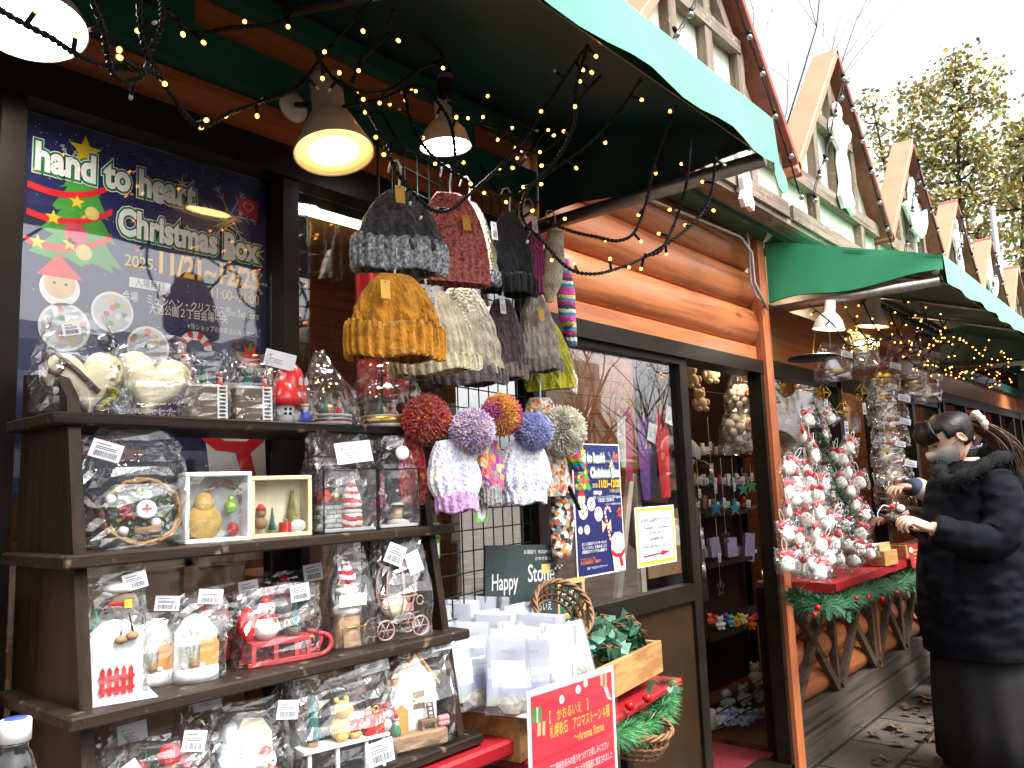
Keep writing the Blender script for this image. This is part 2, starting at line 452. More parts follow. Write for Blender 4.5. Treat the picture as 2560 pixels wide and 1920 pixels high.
# ================================================================== huts
def logs(mb, x0, x1, z0, z1, h, y, bulge=0.045, seed=0):
    """stacked round-faced logs along x, faces proud of y"""
    rr = random.Random(seed); z = z0; n = 9
    while z < z1 - 0.01:
        hh = min(h, z1 - z); prof = []
        for i in range(n + 1):
            t = i / n; prof.append((y - bulge * (math.sin(math.pi * t) ** 0.55), z + hh * t))
        NX = max(2, int((x1 - x0) / 0.25)); wob = [rr.uniform(-0.004, 0.004) for _ in range(NX + 1)]
        mb.rings([[V((x0 + (x1 - x0) * k / NX, p[0] + wob[k], p[1])) for p in prof] + [V((x0 + (x1 - x0) * k / NX, y + 0.012, z + hh)), V((x0 + (x1 - x0) * k / NX, y + 0.012, z))] for k in range(NX + 1)])
        z += hh
GY = 1.34
def gable(root, xc, hw, zb=2.47, zp=3.55, simple=False):
    """false-front gable: cream panel, half-timbering, two roof boards"""
    ze = 2.72
    p = MB(m_panel)
    Mx = axes((0, GY, 0), (1, 0, 0), (0, 0, 1), (0, -1, 0))
    p.poly([(xc - hw, zb), (xc + hw, zb), (xc + hw, ze), (xc, zp - 0.02), (xc - hw, ze)], Mx, 0, 0.03)
    gp = p.build('gable_panel', root)
    t = MB(m_timb); y = GY - 0.022; d = 0.046
    t.box((xc, y, zb + 0.035), (2 * hw - 0.004, d, 0.07)); t.box((xc, y, ze), (2 * hw - 0.09, d, 0.075))
    if not simple: t.box((xc, y - 0.002, ze + 0.40), (2 * hw * 0.42, d, 0.06))
    t.build('cross_beam', root)
    s = MB(m_timz)
    def stud(xa, za, xb, zb_, wd=0.06, off=0.0):
        s.bar((xa, y + 0.004 + off, za), (xb, y + 0.004 + off, zb_), d, wd, (1, 0, 0))
    for q in (-0.5, 0.5): stud(xc + q * hw, zb + 0.07, xc + q * hw, ze - 0.04)
    stud(xc, ze + 0.04, xc, zp - 0.12)
    for q in (-1, 1):
        stud(xc + q * hw * 0.42, ze + 0.04, xc + q * hw * 0.42, ze + (zp - ze) * 0.46)
        stud(xc + q * 0.03, ze + (zp - ze) * 0.80, xc + q * hw * 0.34, ze + (zp - ze) * 0.5, 0.05, 0.003)
    s.build('stud', root)
    L = math.hypot(hw, zp - ze); a = math.atan2(zp - ze, hw)
    for q, mm in ((-1, m_orgb), (1, m_red)):
        b = MB(mm)
        M = axes((xc + q * hw, GY - 0.035, ze - 0.06), V((-q * math.cos(a), 0, math.sin(a))), V((0, 1, 0)), V((q * math.sin(a), 0, math.cos(a))))
        b.box((L / 2 + 0.02, 0, 0.045 if q < 0 else 0.04), (L + 0.09, 0.135, 0.038 if q < 0 else 0.036), M, 0.004)
        b.build('roof_board', root)
    return gp
def cutout(root_name, xc, zc, h, kind, label):
    """white painted wooden silhouette fixed to a gable"""
    if kind == 0:      # angel with a trumpet, wings and long robe
        pr = [(0, .5), (.07, .48), (.09, .42), (.05, .36), (.12, .33), (.22, .36), (.3, .3), (.26, .22), (.15, .16), (.1, .05), (.16, -.12), (.13, -.26), (.2, -.38), (.16, -.5), (.02, -.46), (-.1, -.5), (-.17, -.4), (-.1, -.26), (-.13, -.1), (-.08, .04), (-.18, .1), (-.24, .2), (-.2, .3), (-.1, .3), (-.05, .35), (-.09, .42), (-.07, .48)]
    else:              # dove with spread wings
        pr = [(-.5, .05), (-.38, .12), (-.25, .1), (-.2, .3), (-.05, .48), (.02, .46), (.05, .25), (.12, .12), (.3, .14), (.5, .25), (.46, .05), (.3, -.1), (.1, -.2), (-.15, -.18), (-.32, -.05)]
    b = MB(m_white); b.poly([(x * h, z * h) for x, z in pr], axes((xc, GY - 0.075, zc), (1, 0, 0), (0, 0, 1), (0, -1, 0)), 0, 0.02)
    b.box((xc, GY - 0.05, zc), (0.03, 0.03, h * 0.5))
    tag(b.build(root_name, org=(xc, GY - 0.06, zc)), label, 'decoration', 'white cutouts on the gables')

GX = [1.40, 2.83, 4.27, 5.74, 6.98, 8.3, 9.7, 11.1, 12.5]
ZPK = [3.55, 3.55, 3.54, 3.50, 3.40, 3.38, 3.38, 3.37, 3.37]

# ---- hut one: shop with the shelf, hats and sliding door
hutA = thing('market_hut', 'nearest log hut with poster windows, sliding door and hats hung outside', 'hut', (1.7, DW, 0), 'half timbered market huts')
b = MB(m_org)
logs(b, 1.95, 3.572, 1.917, 2.46, 0.181, DW, seed=3)
b.box((2.761, DW - 0.005, 1.88), (1.62, 0.05, 0.07), bev=0.008)
b.mat(m_org).box((0.3, DW, 2.145), (3.3, 0.04, 0.10), bev=0.004)
b.box((0.3, DW, 2.42), (3.3, 0.04, 0.26), bev=0.004)
b.build('log_wall', hutA)
b = MB(m_green)
b.box((0.3, DW - 0.02, 2.242), (3.3, 0.07, 0.092)); b.box((0.745, DW - 0.035, 2.425), (0.09, 0.05, 0.27)); b.box((1.6, DW - 0.035, 2.425), (0.09, 0.05, 0.27))
b.build('green_beam', hutA)
b = MB(m_orgz); b.box((3.61, DW - 0.045, 1.22), (0.068, 0.06, 2.44), bev=0.006); b.build('corner_post', hutA)
b = MB(m_dark)
zs = 0.98
b.box((0.3, DW - 0.01, 2.057), (3.3, 0.09, 0.074)); b.box((0.3, DW + 0.045, 2.035), (3.3, 0.05, 0.03))     # header of the left windows
for x0, x1 in ((0.45, 0.49), (1.012, 1.052)): b.bb((x0, DW - 0.045, 0.62), (x1, DW + 0.035, 2.018))
b.bb((0.40, DW + 0.04, 0.62), (0.43, DW + 0.08, 1.99)); b.bb((1.1, DW + 0.045, 0.62), (1.14, DW + 0.085, 1.99))
b.bb((1.90, DW - 0.03, 0.1), (1.96, DW + 0.045, 2.02))
b.bb((-1.35, DW - 0.03, 0.56), (1.96, DW + 0.04, 0.62))
b.build('window_frame', hutA)
b = MB(m_brown); b.bb((-1.35, DW - 0.01, 0.12), (1.96, DW + 0.03, 0.56)); b.build('lower_panel', hutA)
for x0, x1 in ((-1.3, 0.45), (0.49, 1.012), (1.052, 1.90)):
    b = MB(m_pane); b.bb((x0, DW + 0.001, 0.62), (x1, DW + 0.005, 2.018)); b.build('window_pane', hutA)
# sliding door: header, fixed sash with the notices, opening on the right
b = MB(m_dark); b.bb((1.96, DW - 0.055, 1.785), (3.573, DW + 0.06, 1.845)); b.bb((1.96, DW - 0.035, 1.76), (2.87, DW + 0.03, 1.785))
b.bb((3.543, DW - 0.05, 0.0), (3.575, DW + 0.014, 1.785)); 
b.bb((1.96, DW - 0.05, 0.03), (3.573, DW + 0.1, 0.075))
b.build('door_frame', hutA)
b = MB(m_dark); b.bb((2.81, DW - 0.035, 0.075), (2.868, DW + 0.012, 1.76)); b.bb((1.96, DW - 0.035, 0.86), (2.81, DW + 0.01, 0.922))
b.mat(m_brown).bb((1.96, DW - 0.02, 0.075), (2.81, DW + 0.005, 0.86))
sash = b.build('sliding_door', hutA)
b = MB(m_pane); b.bb((1.96, DW - 0.012, 0.922), (2.81, DW - 0.008, 1.76)); b.build('door_pane', sash) if False else b.build('door_pane', hutA)
b = MB(m_skirt); b.bb((-1.35, DW - 0.02, 0), (3.69, DW + 0.02, 0.12)) if False else b.bb((-1.35, DW - 0.02, 0), (1.96, DW + 0.03, 0.119)); b.build('skirting', hutA)
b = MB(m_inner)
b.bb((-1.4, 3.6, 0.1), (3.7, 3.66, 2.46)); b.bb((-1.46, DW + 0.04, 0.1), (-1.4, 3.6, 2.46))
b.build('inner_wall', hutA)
b = MB(mat('ceiling_boards', (0.16, 0.085, 0.035), 0.5, var=0.3, vs=4)); b.bb((-1.45, DW + 0.05, 2.46), (3.76, 3.66, 2.5)); b.build('ceiling', hutA)
b = MB(mat('red_carpet', (0.16, 0.008, 0.012), 0.95, var=0.25, vs=60, bump=0.3)); b.bb((-1.4, DW + 0.09, 0.0), (3.7, 3.6, 0.06)); b.build('floor', hutA)
b = MB(m_timb); b.bb((-1.4, GY - 0.03, 2.445), (3.9, DW + 0.06, 2.468)); b.mat(m_green).bb((2.3, GY + 0.06, 2.42), (3.9, GY + 0.14, 2.444)); b.build('soffit', hutA)
for i in (0, 1): gable(hutA, GX[i], 0.70, zp=ZPK[i])
b = MB(m_panel); b.bb((-1.4, GY, 2.47), (0.69, GY + 0.03, 2.75)); b.build('upper_wall', hutA)

# ---- awnings
def awning(root, x0, x1, ytip=0.735, ztop=2.44, seed=1, far=False):
    """sloping canvas roof, hanging front flap, folded side flaps and steel frame"""
    rr = random.Random(seed); zf = 2.205; yw = DW - 0.06
    nx = max(8, int((x1 - x0) / 0.14))
    def roof(u, v):
        x = x0 + (x1 - x0) * u; s_ = 0.012 * math.sin(math.pi * v) * (0.5 + 0.5 * math.cos(u * nx * 0.55)); return (x, yw + (ytip - yw) * v, ztop + (zf - ztop) * v - s_)
    c = MB(m_canvas); c.grid(roof, nx, 6)
    def flap(u, v):
        x = x0 + (x1 - x0) * u; w_ = 0.007 * math.sin(u * 47 * (x1 - x0) / 3 + 2) + 0.005 * math.sin(u * 21)
        return (x, ytip - 0.004 - 0.012 * v + w_ * v, zf - 0.124 * v - 0.004 * math.sin(u * 60) * v)
    c.grid(flap, nx * 2, 4)
    aw = c.build('awning_canopy', root)
    l = MB(m_undershade); l.grid(lambda u, v: V(roof(u, v)) + V((0, 0.004 * (0.5 - v), -0.012)), nx, 6)  # extra dark sheet below the canvas, standing in for its shade
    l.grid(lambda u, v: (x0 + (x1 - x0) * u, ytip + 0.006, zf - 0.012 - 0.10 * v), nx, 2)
    l.build('awning_undershade', root)
    for q, x in ((0, x0), (1, x1)):
        s = MB(m_canvas)
        def side(u, v):
            y = yw + (ytip - yw) * u; zt = ztop + (zf - ztop) * u; zb_ = 2.135 + 0.012 * math.sin(u * 9); return (x + 0.006 * math.sin(u * 14 + v * 3) - (0.002 if q == 0 else -0.002), y, zt + (min(zb_, zt - 0.01) - zt) * v)
        s.grid(side, 16, 5); s.mat(m_undershade).grid(lambda u, v: V(side(u, v)) + V((.006 if q == 0 else -.006, 0, -.003)), 16, 5); s.build('side_flap', root)
    f = MB(m_steel)
    for x in (x0 + 0.02, x1 - 0.02): f.tube([(x, DW - 0.03, 2.10), (x, ytip + 0.02, 2.10)], 0.021, 10)
    f.tube([(x0, ytip + 0.03, 2.14), (x1, ytip + 0.03, 2.14)], 0.017, 8)
    k = x0 + 0.55
    while k < x1 - 0.3:
        f.tube([(k, DW - 0.04, ztop - 0.03), (k, ytip + 0.04, zf - 0.025)], 0.012, 8); k += 0.9
    f.build('awning_frame', root)
    m = MB(m_green); m.bb((x0 + 0.02, DW - 0.075, 2.37), (x1 - 0.02, DW - 0.03, 2.41)); m.build('awning_rail', root)
awning(hutA, -1.35, 1.93, seed=2)
b = MB(m_canvas); b.poly([(1.93, 2.12), (1.965, 2.10), (2.0, 2.075), (2.012, 2.052), (2.0, 2.03), (1.975, 2.022), (1.95, 2.03), (1.93, 2.06)], axes((0, 0.737, 0), (1, 0, 0), (0, 0, 1), (0, -1, 0)), 0, 0.003); b.build('awning_end_flap', hutA)

# ---- hut two: counter hut with the bird tree
hutB = thing('market_hut', 'log hut with cross braced front, red covered counter and small bird tree', 'hut', (4.8, DW, 0), 'half timbered market huts')
b = MB(m_org); logs(b, 3.66, 7.0, 0.22, 0.80, 0.155, DW + 0.075, 0.07, seed=8)
b.box((5.33, DW + 0.04, 2.02), (3.34, 0.04, 0.30)); b.build('log_wall', hutB)
b = MB(m_dark); b.bb((3.647, DW - 0.0, 0.1), (3.659, DW + 0.1, 0.80)); b.build('end_shade_board', hutB)  # dark board added over the log ends to keep the doorway dim
b = MB(m_skirt); b.bb((3.65, DW - 0.03, 0.0), (7.05, DW + 0.06, 0.125), bev=0.004); b.bb((3.65, DW - 0.012, 0.13), (7.05, DW + 0.05, 0.225), bev=0.004)
b.build('skirting', hutB)
def onw(x, y, Y=DW - 0.012): return P(x, y, Y)
b = MB(m_brace)
zlo, zhi = 0.225, 0.80
for xs in (3.68, 4.92, 6.05, 6.95): b.bb((xs - 0.03, DW - 0.02, zlo), (xs + 0.03, DW + 0.03, zhi))
for xa, xb in ((3.715, 4.89), (4.95, 6.02), (6.08, 6.92)):
    xm = (xa + xb) / 2; b.bb((xm - 0.018, DW - 0.016, zlo), (xm + 0.018, DW + 0.02, zhi))
    for p0, p1 in (((xa, zhi), (xm - 0.02, zlo + 0.02)), ((xm - 0.02, zhi), (xa, zlo + 0.02)), ((xm + 0.02, zhi), (xb, zlo + 0.02)), ((xb, zhi), (xm + 0.02, zlo + 0.02))):
        b.bar((p0[0], DW - 0.013 + 0.006 * (p0[0] < p1[0]), p0[1]), (p1[0], DW - 0.013 + 0.006 * (p0[0] < p1[0]), p1[1]), 0.03, 0.042, (1, 0, 0))
b.build('cross_brace', hutB)
b = MB(m_orgz); b.bb((4.96, DW - 0.025, 0.22), (4.985, DW + 0.02, 0.80)); b.build('corner_post', hutB)
b = MB(m_dark)
for x0, x1 in ((4.66, 4.73), (5.35, 5.43), (6.2, 6.27), (6.95, 7.03)): b.bb((x0, DW - 0.02, 0.86), (x1, DW + 0.06, 1.87))
b.bb((3.65, DW - 0.02, 1.80), (7.0, DW + 0.05, 1.87)); b.build('window_frame', hutB)
b = MB(m_pane); b.bb((3.65, DW + 0.015, 0.86), (4.66, DW + 0.019, 1.80)); b.build('window_pane', hutB)
b = MB(mat('counter_board', (0.09, 0.03, 0.015), 0.5)); b.bb((3.65, DW - 0.26, 0.802), (7.0, DW + 0.10, 0.832), bev=0.004); b.build('counter', hutB)
b = MB(wood('hut_two_back_boards', (0.42, 0.13, 0.03), (0.52, 0.17, 0.045), 'x', 0.5, 6))
z = 0.1
while z < 2.4:
    b.bb((3.86, 3.2, z), (7.0, 3.24, z + 0.118)); z += 0.122
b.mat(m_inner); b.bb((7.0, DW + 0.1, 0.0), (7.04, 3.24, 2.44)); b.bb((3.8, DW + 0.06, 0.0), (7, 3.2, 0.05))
b.build('inner_wall', hutB)
b = MB(MT['ceiling_boards']); b.bb((3.78, DW + 0.06, 2.44), (7.04, 3.26, 2.48)); b.build('ceiling', hutB)
b = MB(m_timb); b.bb((3.9, GY - 0.03, 2.445), (7.06, DW + 0.06, 2.468)); b.build('soffit', hutB)
for i in (2, 3): gable(hutB, GX[i], 0.70, zp=ZPK[i])
awning(hutB, 3.69, 7.04, seed=5)

# ---- the huts beyond
def farhut(x0, x1, gi, label, goods):
    h = thing('market_hut', label, 'hut', ((x0 + x1) / 2, DW, 0), 'half timbered market huts')
    b = MB(m_org); logs(b, x0, x1, 0.22, 0.80, 0.155, DW + 0.075, 0.07, seed=int(x0)); b.box(((x0 + x1) / 2, DW + 0.02, 2.03), (x1 - x0, 0.05, 0.17)); b.build('log_wall', h)
    b = MB(m_skirt); b.bb((x0, DW - 0.03, 0), (x1, DW + 0.06, 0.22)); b.build('skirting', h)
    b = MB(m_green); b.bb((x0, DW - 0.04, 2.12), (x1, DW + 0.03, 2.2)); b.build('green_beam', h)
    b = MB(m_dark); b.bb((x0, DW - 0.03, 1.86), (x1, DW + 0.04, 1.94))
    k = x0
    while k < x1: b.bb((k, DW - 0.03, 0.8), (k + 0.07, DW + 0.05, 1.86)); k += 0.78
    b.build('window_frame', h)
    b = MB(m_brace); b.bb((x0, DW - 0.24, 0.8), (x1, DW + 0.1, 0.84)); b.build('counter', h)
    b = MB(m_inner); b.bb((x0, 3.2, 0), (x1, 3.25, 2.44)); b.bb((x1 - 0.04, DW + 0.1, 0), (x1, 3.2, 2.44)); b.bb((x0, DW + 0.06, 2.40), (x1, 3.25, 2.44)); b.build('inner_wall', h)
    b = MB(m_timb); b.bb((x0, GY - 0.03, 2.445), (x1, DW + 0.06, 2.468)); b.build('soffit', h)
    for i in gi: gable(h, GX[i], 0.70, zp=ZPK[i], simple=True)
    awning(h, x0, x1 - 0.02, seed=int(x0 * 3))
    return h
farhut(7.08, 10.6, (4, 5), 'third log hut with red goods hanging behind its windows', 0)
farhut(10.66, 13.6, (6, 7), 'farthest log hut at the end of the awning row', 1)

for i, (k, lb) in enumerate(((0, 'white angel cutout low on the gable beside the green awning corner'), (0, 'white angel cutout on the large gable above the second awning'), (1, 'white dove cutout on the third gable from the near awning'), (0, 'small white angel cutout on the fourth gable'), (1, 'farthest white dove cutout on a distant gable'))):
    cq = P(1612, 372, GY - 0.075)
    cutout('gable_cutout', cq.x if i == 0 else GX[i + 1] + 0.02, cq.z if i == 0 else 2.98, 0.30 if i == 0 else 0.60, k, lb)
b = MB(mat('grey_cable', (0.42, 0.42, 0.4), 0.5))
b.tube([P(1612, 470, DW - 0.08), P(1618, 540, DW - 0.085), P(1622, 610, DW - 0.085), P(1634, 640, DW - 0.085), P(1655, 662, DW - 0.08)], 0.006, 7)
b.tube([P(1400, 430, DW - 0.06), P(1500, 470, DW - 0.07), P(1600, 512, DW - 0.09), P(1624, 545, DW - 0.1), P(1630, 610, DW - 0.1), P(1658, 668, DW - 0.09)], 0.006, 7)
tag(b.build('power_cable', org=P(1625, 600, DW - 0.085)), 'pale grey power cables clipped to the orange corner post', 'cable')

# ================================================================== across the path: what the panes reflect
def opposite_hut(x0, label):
    h = thing('market_hut', label, 'hut', (x0, -13.9, 0), 'half timbered market huts')
    y = -13.9
    b = MB(m_org); b.bb((x0 - 1.6, y - 2, 0), (x0 + 1.6, y, 0.85)); b.bb((x0 - 1.6, y - 2, 1.95), (x0 + 1.6, y, 2.45)); b.mat(m_inner).bb((x0 - 1.6, y - 2, 0.85), (x0 + 1.6, y - 1.9, 1.95)); b.build('wall', h)
    b = MB(m_panel); b.poly([(x0 - 1.6, 2.45), (x0 + 1.6, 2.45), (x0 + 1.6, 2.75), (x0, 4.1), (x0 - 1.6, 2.75)], axes((0, y + 0.05, 0), (1, 0, 0), (0, 0, 1), (0, -1, 0)), 0, 0.06); b.build('gable_panel', h)
    b = MB(m_timb)
    for p, q in (((-1.6, 2.75), (1.6, 2.75)), ((-1.6, 2.48), (1.6, 2.48)), ((0, 2.5), (0, 4.0)), ((-0.8, 2.5), (-0.8, 3.35)), ((0.8, 2.5), (0.8, 3.35)), ((-0.7, 2.8), (0, 3.5)), ((0.7, 2.8), (0, 3.5))):
        b.bar((x0 + p[0], y + 0.14, p[1]), (x0 + q[0], y + 0.14, q[1]), 0.05, 0.09, (0.1, 0, 0.01))
    b.build('half_timbering', h)
    b = MB(m_red)
    for q in (-1, 1): b.bar((x0 + q * 1.75, y, 2.68), (x0, y, 4.2), 0.5, 0.06, (0, 0, 1))
    b.build('roof_board', h)
    b = MB(m_canvas); b.add([(x0 - 1.6, y + 0.06, 2.4), (x0 + 1.6, y + 0.06, 2.4), (x0 + 1.6, y + 0.95, 2.15), (x0 - 1.6, y + 0.95, 2.15), (x0 + 1.6, y + 0.96, 1.98), (x0 - 1.6, y + 0.96, 1.98)], [[0, 1, 2, 3], [3, 2, 4, 5]]); b.build('awning_canopy', h)
    b = MB(m_brace); b.bb((x0 - 1.6, y, 0.85), (x0 + 1.6, y + 0.3, 0.9)); b.build('counter', h)
opposite_hut(24.5, 'half timbered hut across the path, mirrored in the sliding door pane')
opposite_hut(30, 'half timbered hut farther along the opposite row, mirrored in the counter hut pane')
def block(name, x0, x1, y, hgt, cm, label, fl=3.4):
    t = thing(name, label, 'building', ((x0 + x1) / 2, y, 0))
    b = MB(cm); b.bb((x0, y - 12, 0), (x1, y, hgt)); b.build('wall', t)
    b = MB(mat('block_window', (0.05, 0.06, 0.08), 0.1, var=0.3, vs=0.3)); z = 1.2
    while z < hgt - 1.5:
        x = x0 + 0.8
        while x < x1 - 1.6:
            b.bb((x, y - 0.1, z), (x + 1.7, y + 0.03, z + 1.6)); x += 3.6
        z += fl
    b.build('window', t)
block('office_block', -16, 34, -40, 10.5, mat('pale_block_tiles', (0.82, 0.84, 0.86), 0.5, var=0.05, vs=0.5), 'pale office block across the park, mirrored in the poster window')
block('office_block', 34, 70, -44, 14, mat('grey_block_tiles', (0.42, 0.43, 0.44), 0.5, var=0.06, vs=0.5), 'grey office block across the park, mirrored in the far panes')
def bare_tree(name, base, h, label, seed, kids=7, r0=0.12, cmat=None, twig=3):
    rr = random.Random(seed); b = MB(cmat or mat('bark', (0.06, 0.047, 0.038), 0.9, var=0.3, vs=14, bump=0.4))
    def grow(p, d, L, r, lev):
        pts = [p]; q = p.copy(); dd = d.copy(); n = 5
        for i in range(n):
            dd = (dd + V((rr.gauss(0, .12), rr.gauss(0, .12), rr.gauss(0.03, .08)))).normalized(); q = q + dd * (L / n); pts.append(q.copy())
        b.tube(pts, [r * (1 - 0.7 * i / n) for i in range(n + 1)], 6 if lev < 2 else 4)
        if lev < twig:
            for k in range(kids if lev == 0 else 4):
                i = rr.randint(2 if lev == 0 else 1, n); a = rr.uniform(0, 6.28)
                nd = (dd + V((math.cos(a), math.sin(a), rr.uniform(0.1, 0.8))) * 0.9).normalized()
                grow(pts[i], nd, L * rr.uniform(0.42, 0.62), r * (1 - 0.7 * i / n) * 0.62, lev + 1)
    grow(V(base), V((0, 0, 1)), h, r0, 0)
    tag(b.build(name, org=base), label, 'tree')
bare_tree('bare_tree', (18.5, -10.5, 0), 4.5, 'leafless tree across the path, mirrored in the door pane', 4)
for i, (x, y) in enumerate(((15.5, -8.0), (21.5, -9.5), (25.5, -11.5))): bare_tree('bare_tree', (x, y, 0), 4.2, ('slim leafless tree across the path, nearest mirrored in the door pane', 'forked leafless tree mirrored in the middle of the door pane', 'far leafless tree mirrored at the right of the door pane')[i], 40 + i, kids=11, r0=.09)
bare_tree('bare_tree', (1.0, -13, 0), 5, 'leafless tree in front of the pale block, mirrored in the poster pane', 9)
tq = PD(1752, 640, 15)
bare_tree('bare_tree', (tq.x, tq.y, 0), PD(1740, 60, 15).z * .86, 'leafless tree with thin twigs rising behind the near gables', 11, kids=14, r0=0.07, twig=4)

# ================================================================== display shelf
m_shelf = wood('dark_shelf_wood', (0.012, 0.0075, 0.0052), (0.028, 0.018, 0.0125), 'x', 0.5, 8, wear=(0.15, 0.10, 0.065))
m_shelz = wood('dark_shelf_side', (0.014, 0.008, 0.005), (0.030, 0.017, 0.010), 'z', 0.45, 8, knots=6)
SX0, SX1 = 0.462, 1.232
SH = [(1.441, 1.27), (1.233, 1.213), (1.022, 1.178), (0.823, 1.150)]       # top height, front edge of each shelf board
shelf = thing('display_shelf', 'dark stained wooden display shelf with four steps of wrapped gifts', 'shelf', (0.85, 1.3, 0.8))
for x in (SX0 + 0.026, SX1 - 0.044):
    b = MB(m_shelz)
    pr = [(1.47, 0.80), (1.175, 0.80), (1.285, 1.44), (1.29, 1.465), (1.335, 1.505), (1.47, 1.52)]
    b.add([(x, y, z) for y, z in pr] + [(x + 0.018, y, z) for y, z in pr], [[5, 4, 3, 2, 1, 0], [6, 7, 8, 9, 10, 11]] + [[i, (i + 1) % 6, 6 + (i + 1) % 6, 6 + i] for i in range(6)])
    b.build('side_panel', shelf)
for z, y in SH:
    b = MB(m_shelf); b.bb((SX0, y, z - 0.019), (SX1, 1.462, z), bev=0.003); b.build('shelf_board', shelf)
tb = thing('red_table', 'table covered with bright red cloth under the shelf and the wooden trays', 'table', (1.3, 1.3, 0))
m_redc = mat('red_cloth', (0.26, 0.003, 0.008), 0.55, var=0.2, vs=14, bump=0.15)
b = MB(m_redc); b.bb((0.30, 1.13, 0.766), (1.34, 1.50, 0.799), bev=0.006)
TA = R(8)
Mt = frame((1.36, 1.10, 0), TA)
b.box((0.36, 0.20, 0.742), (0.80, 0.42, 0.02), Mt, 0.005); b.build('table_top', tb)
b = MB(m_black)
for x, y in ((0.34, 1.17), (0.34, 1.46), (1.30, 1.46), (2.02, 1.34), (2.0, 1.46)): b.bb((x - 0.015, y - 0.015, 0), (x + 0.015, y + 0.015, 0.765 if x < 1 else 0.74))
b.build('leg', tb)

# ================================================================== wares
m_cello = glass('cellophane', 0.075, rough=0.03, milky=0.012, bump=0.45, edge=0.65)
m_dome = glass('clear_dome', 0.05, rough=0.02, edge=0.75)
m_card = mat('white_card', (0.66, 0.66, 0.69), 0.5, var=0.02)
m_ink = mat('print_ink', (0.05, 0.05, 0.07), 0.6)
m_snow = mat('snow_white', (0.58, 0.58, 0.57), 0.8, var=0.04, vs=60, bump=0.3)
m_cream = mat('cream_paper', (0.74, 0.66, 0.46), 0.8, var=0.12, vs=30, bump=0.5)
m_rd = mat('gloss_red', (0.52, 0.012, 0.014), 0.3, var=0.1)
m_dkr = mat('deep_red', (0.26, 0.01, 0.014), 0.5, var=0.2)
m_tan = wood('tan_wood', (0.46, 0.25, 0.085), (0.56, 0.33, 0.13), 'x', 0.55, 10)
m_log = wood('log_slice', (0.20, 0.11, 0.055), (0.30, 0.18, 0.09), 'x', 0.7, 12)
m_box = mat('brown_box', (0.13, 0.085, 0.05), 0.7, var=0.2, vs=20)
m_grn = mat('bristle_green', (0.03, 0.20, 0.09), 0.8, var=0.3, vs=80)
m_teal = mat('bristle_teal', (0.02, 0.15, 0.13), 0.8, var=0.3, vs=80)
m_moss = mat('moss', (0.30, 0.28, 0.05), 0.9, var=0.5, vs=60)
m_pink = mat('dusty_pink', (0.55, 0.22, 0.24), 0.6, var=0.15)
m_gold = mat('gold', (0.62, 0.42, 0.10), 0.3, 0.9)
m_skin = mat('skin', (0.60, 0.36, 0.26), 0.55, var=0.05)
m_blue = mat('ribbon_blue', (0.03, 0.06, 0.34), 0.4, var=0.1)
m_oran = mat('orange_board_toy', (0.55, 0.22, 0.05), 0.6, var=0.1)
m_grey = mat('toy_grey', (0.33, 0.34, 0.33), 0.7, var=0.15)
m_glit = mat('glitter_silver', (0.55, 0.62, 0.68), 0.25, 0.6, var=0.5, vs=400)
m_wire = mat('wire_pink', (0.45, 0.27, 0.24), 0.4, 0.3)
def place(x, y, Y, Z, rz=0.0):
    """frame for a ware standing at photo column x on a board at height Z; also metres per note pixel"""
    o = P(x, y, Y); o.z = Z
    return frame(o, rz), mpp(o) * 1.06, o
def bag(M, w, d, h, tw=0.8, td=0.06, lean=0.0, seed=0, neck=None, jit=0.062):
    rr = random.Random(seed); b = MB(m_cello, M); N = 26; lev = [0, 0.03, 0.1, 0.18, 0.27, 0.36, 0.45, 0.54, 0.62, 0.69, 0.76, 0.82, 0.88, 0.94, 1.0]; rs = []; ph = [rr.uniform(0, 6.28) for _ in range(6)]
    for i, t in enumerate(lev):
        k = max(0.0, (t - 0.45) / 0.55); a = w / 2 * (1 + (tw - 1) * k); e = d / 2 * (1 + (td - 1) * k ** 0.8)
        if neck and 0.7 < t < 0.85: a *= neck; e *= 1.4
        if i == 0: a *= 0.9; e *= 0.9
        ring = []
        for q in range(N):
            th = 2 * math.pi * q / N; c_, s_ = math.cos(th), math.sin(th)
            x = a * math.copysign(abs(c_) ** 0.45, c_); y = e * math.copysign(abs(s_) ** 0.45, s_)
            j = jit * w * (0.15 if i == 0 else 1)
            cr = j * 0.9 * math.sin(th * 5 + ph[0] + t * 7) * math.sin(t * 11 + ph[1] + th * 2); jj = j * 0.42
            ring.append(V((x + cr + rr.uniform(-jj, jj) + lean * t * h, y + cr * 0.7 + rr.uniform(-jj, jj) * 0.8, t * h + (rr.uniform(-jj, jj) * 0.7 + (j * 1.1 * math.sin(th * 2 + ph[2]) if i > 11 else 0) if i > 1 else 0.001))))
        rs.append(ring)
    b.rings(rs, smooth=False, cap=False)
    return b
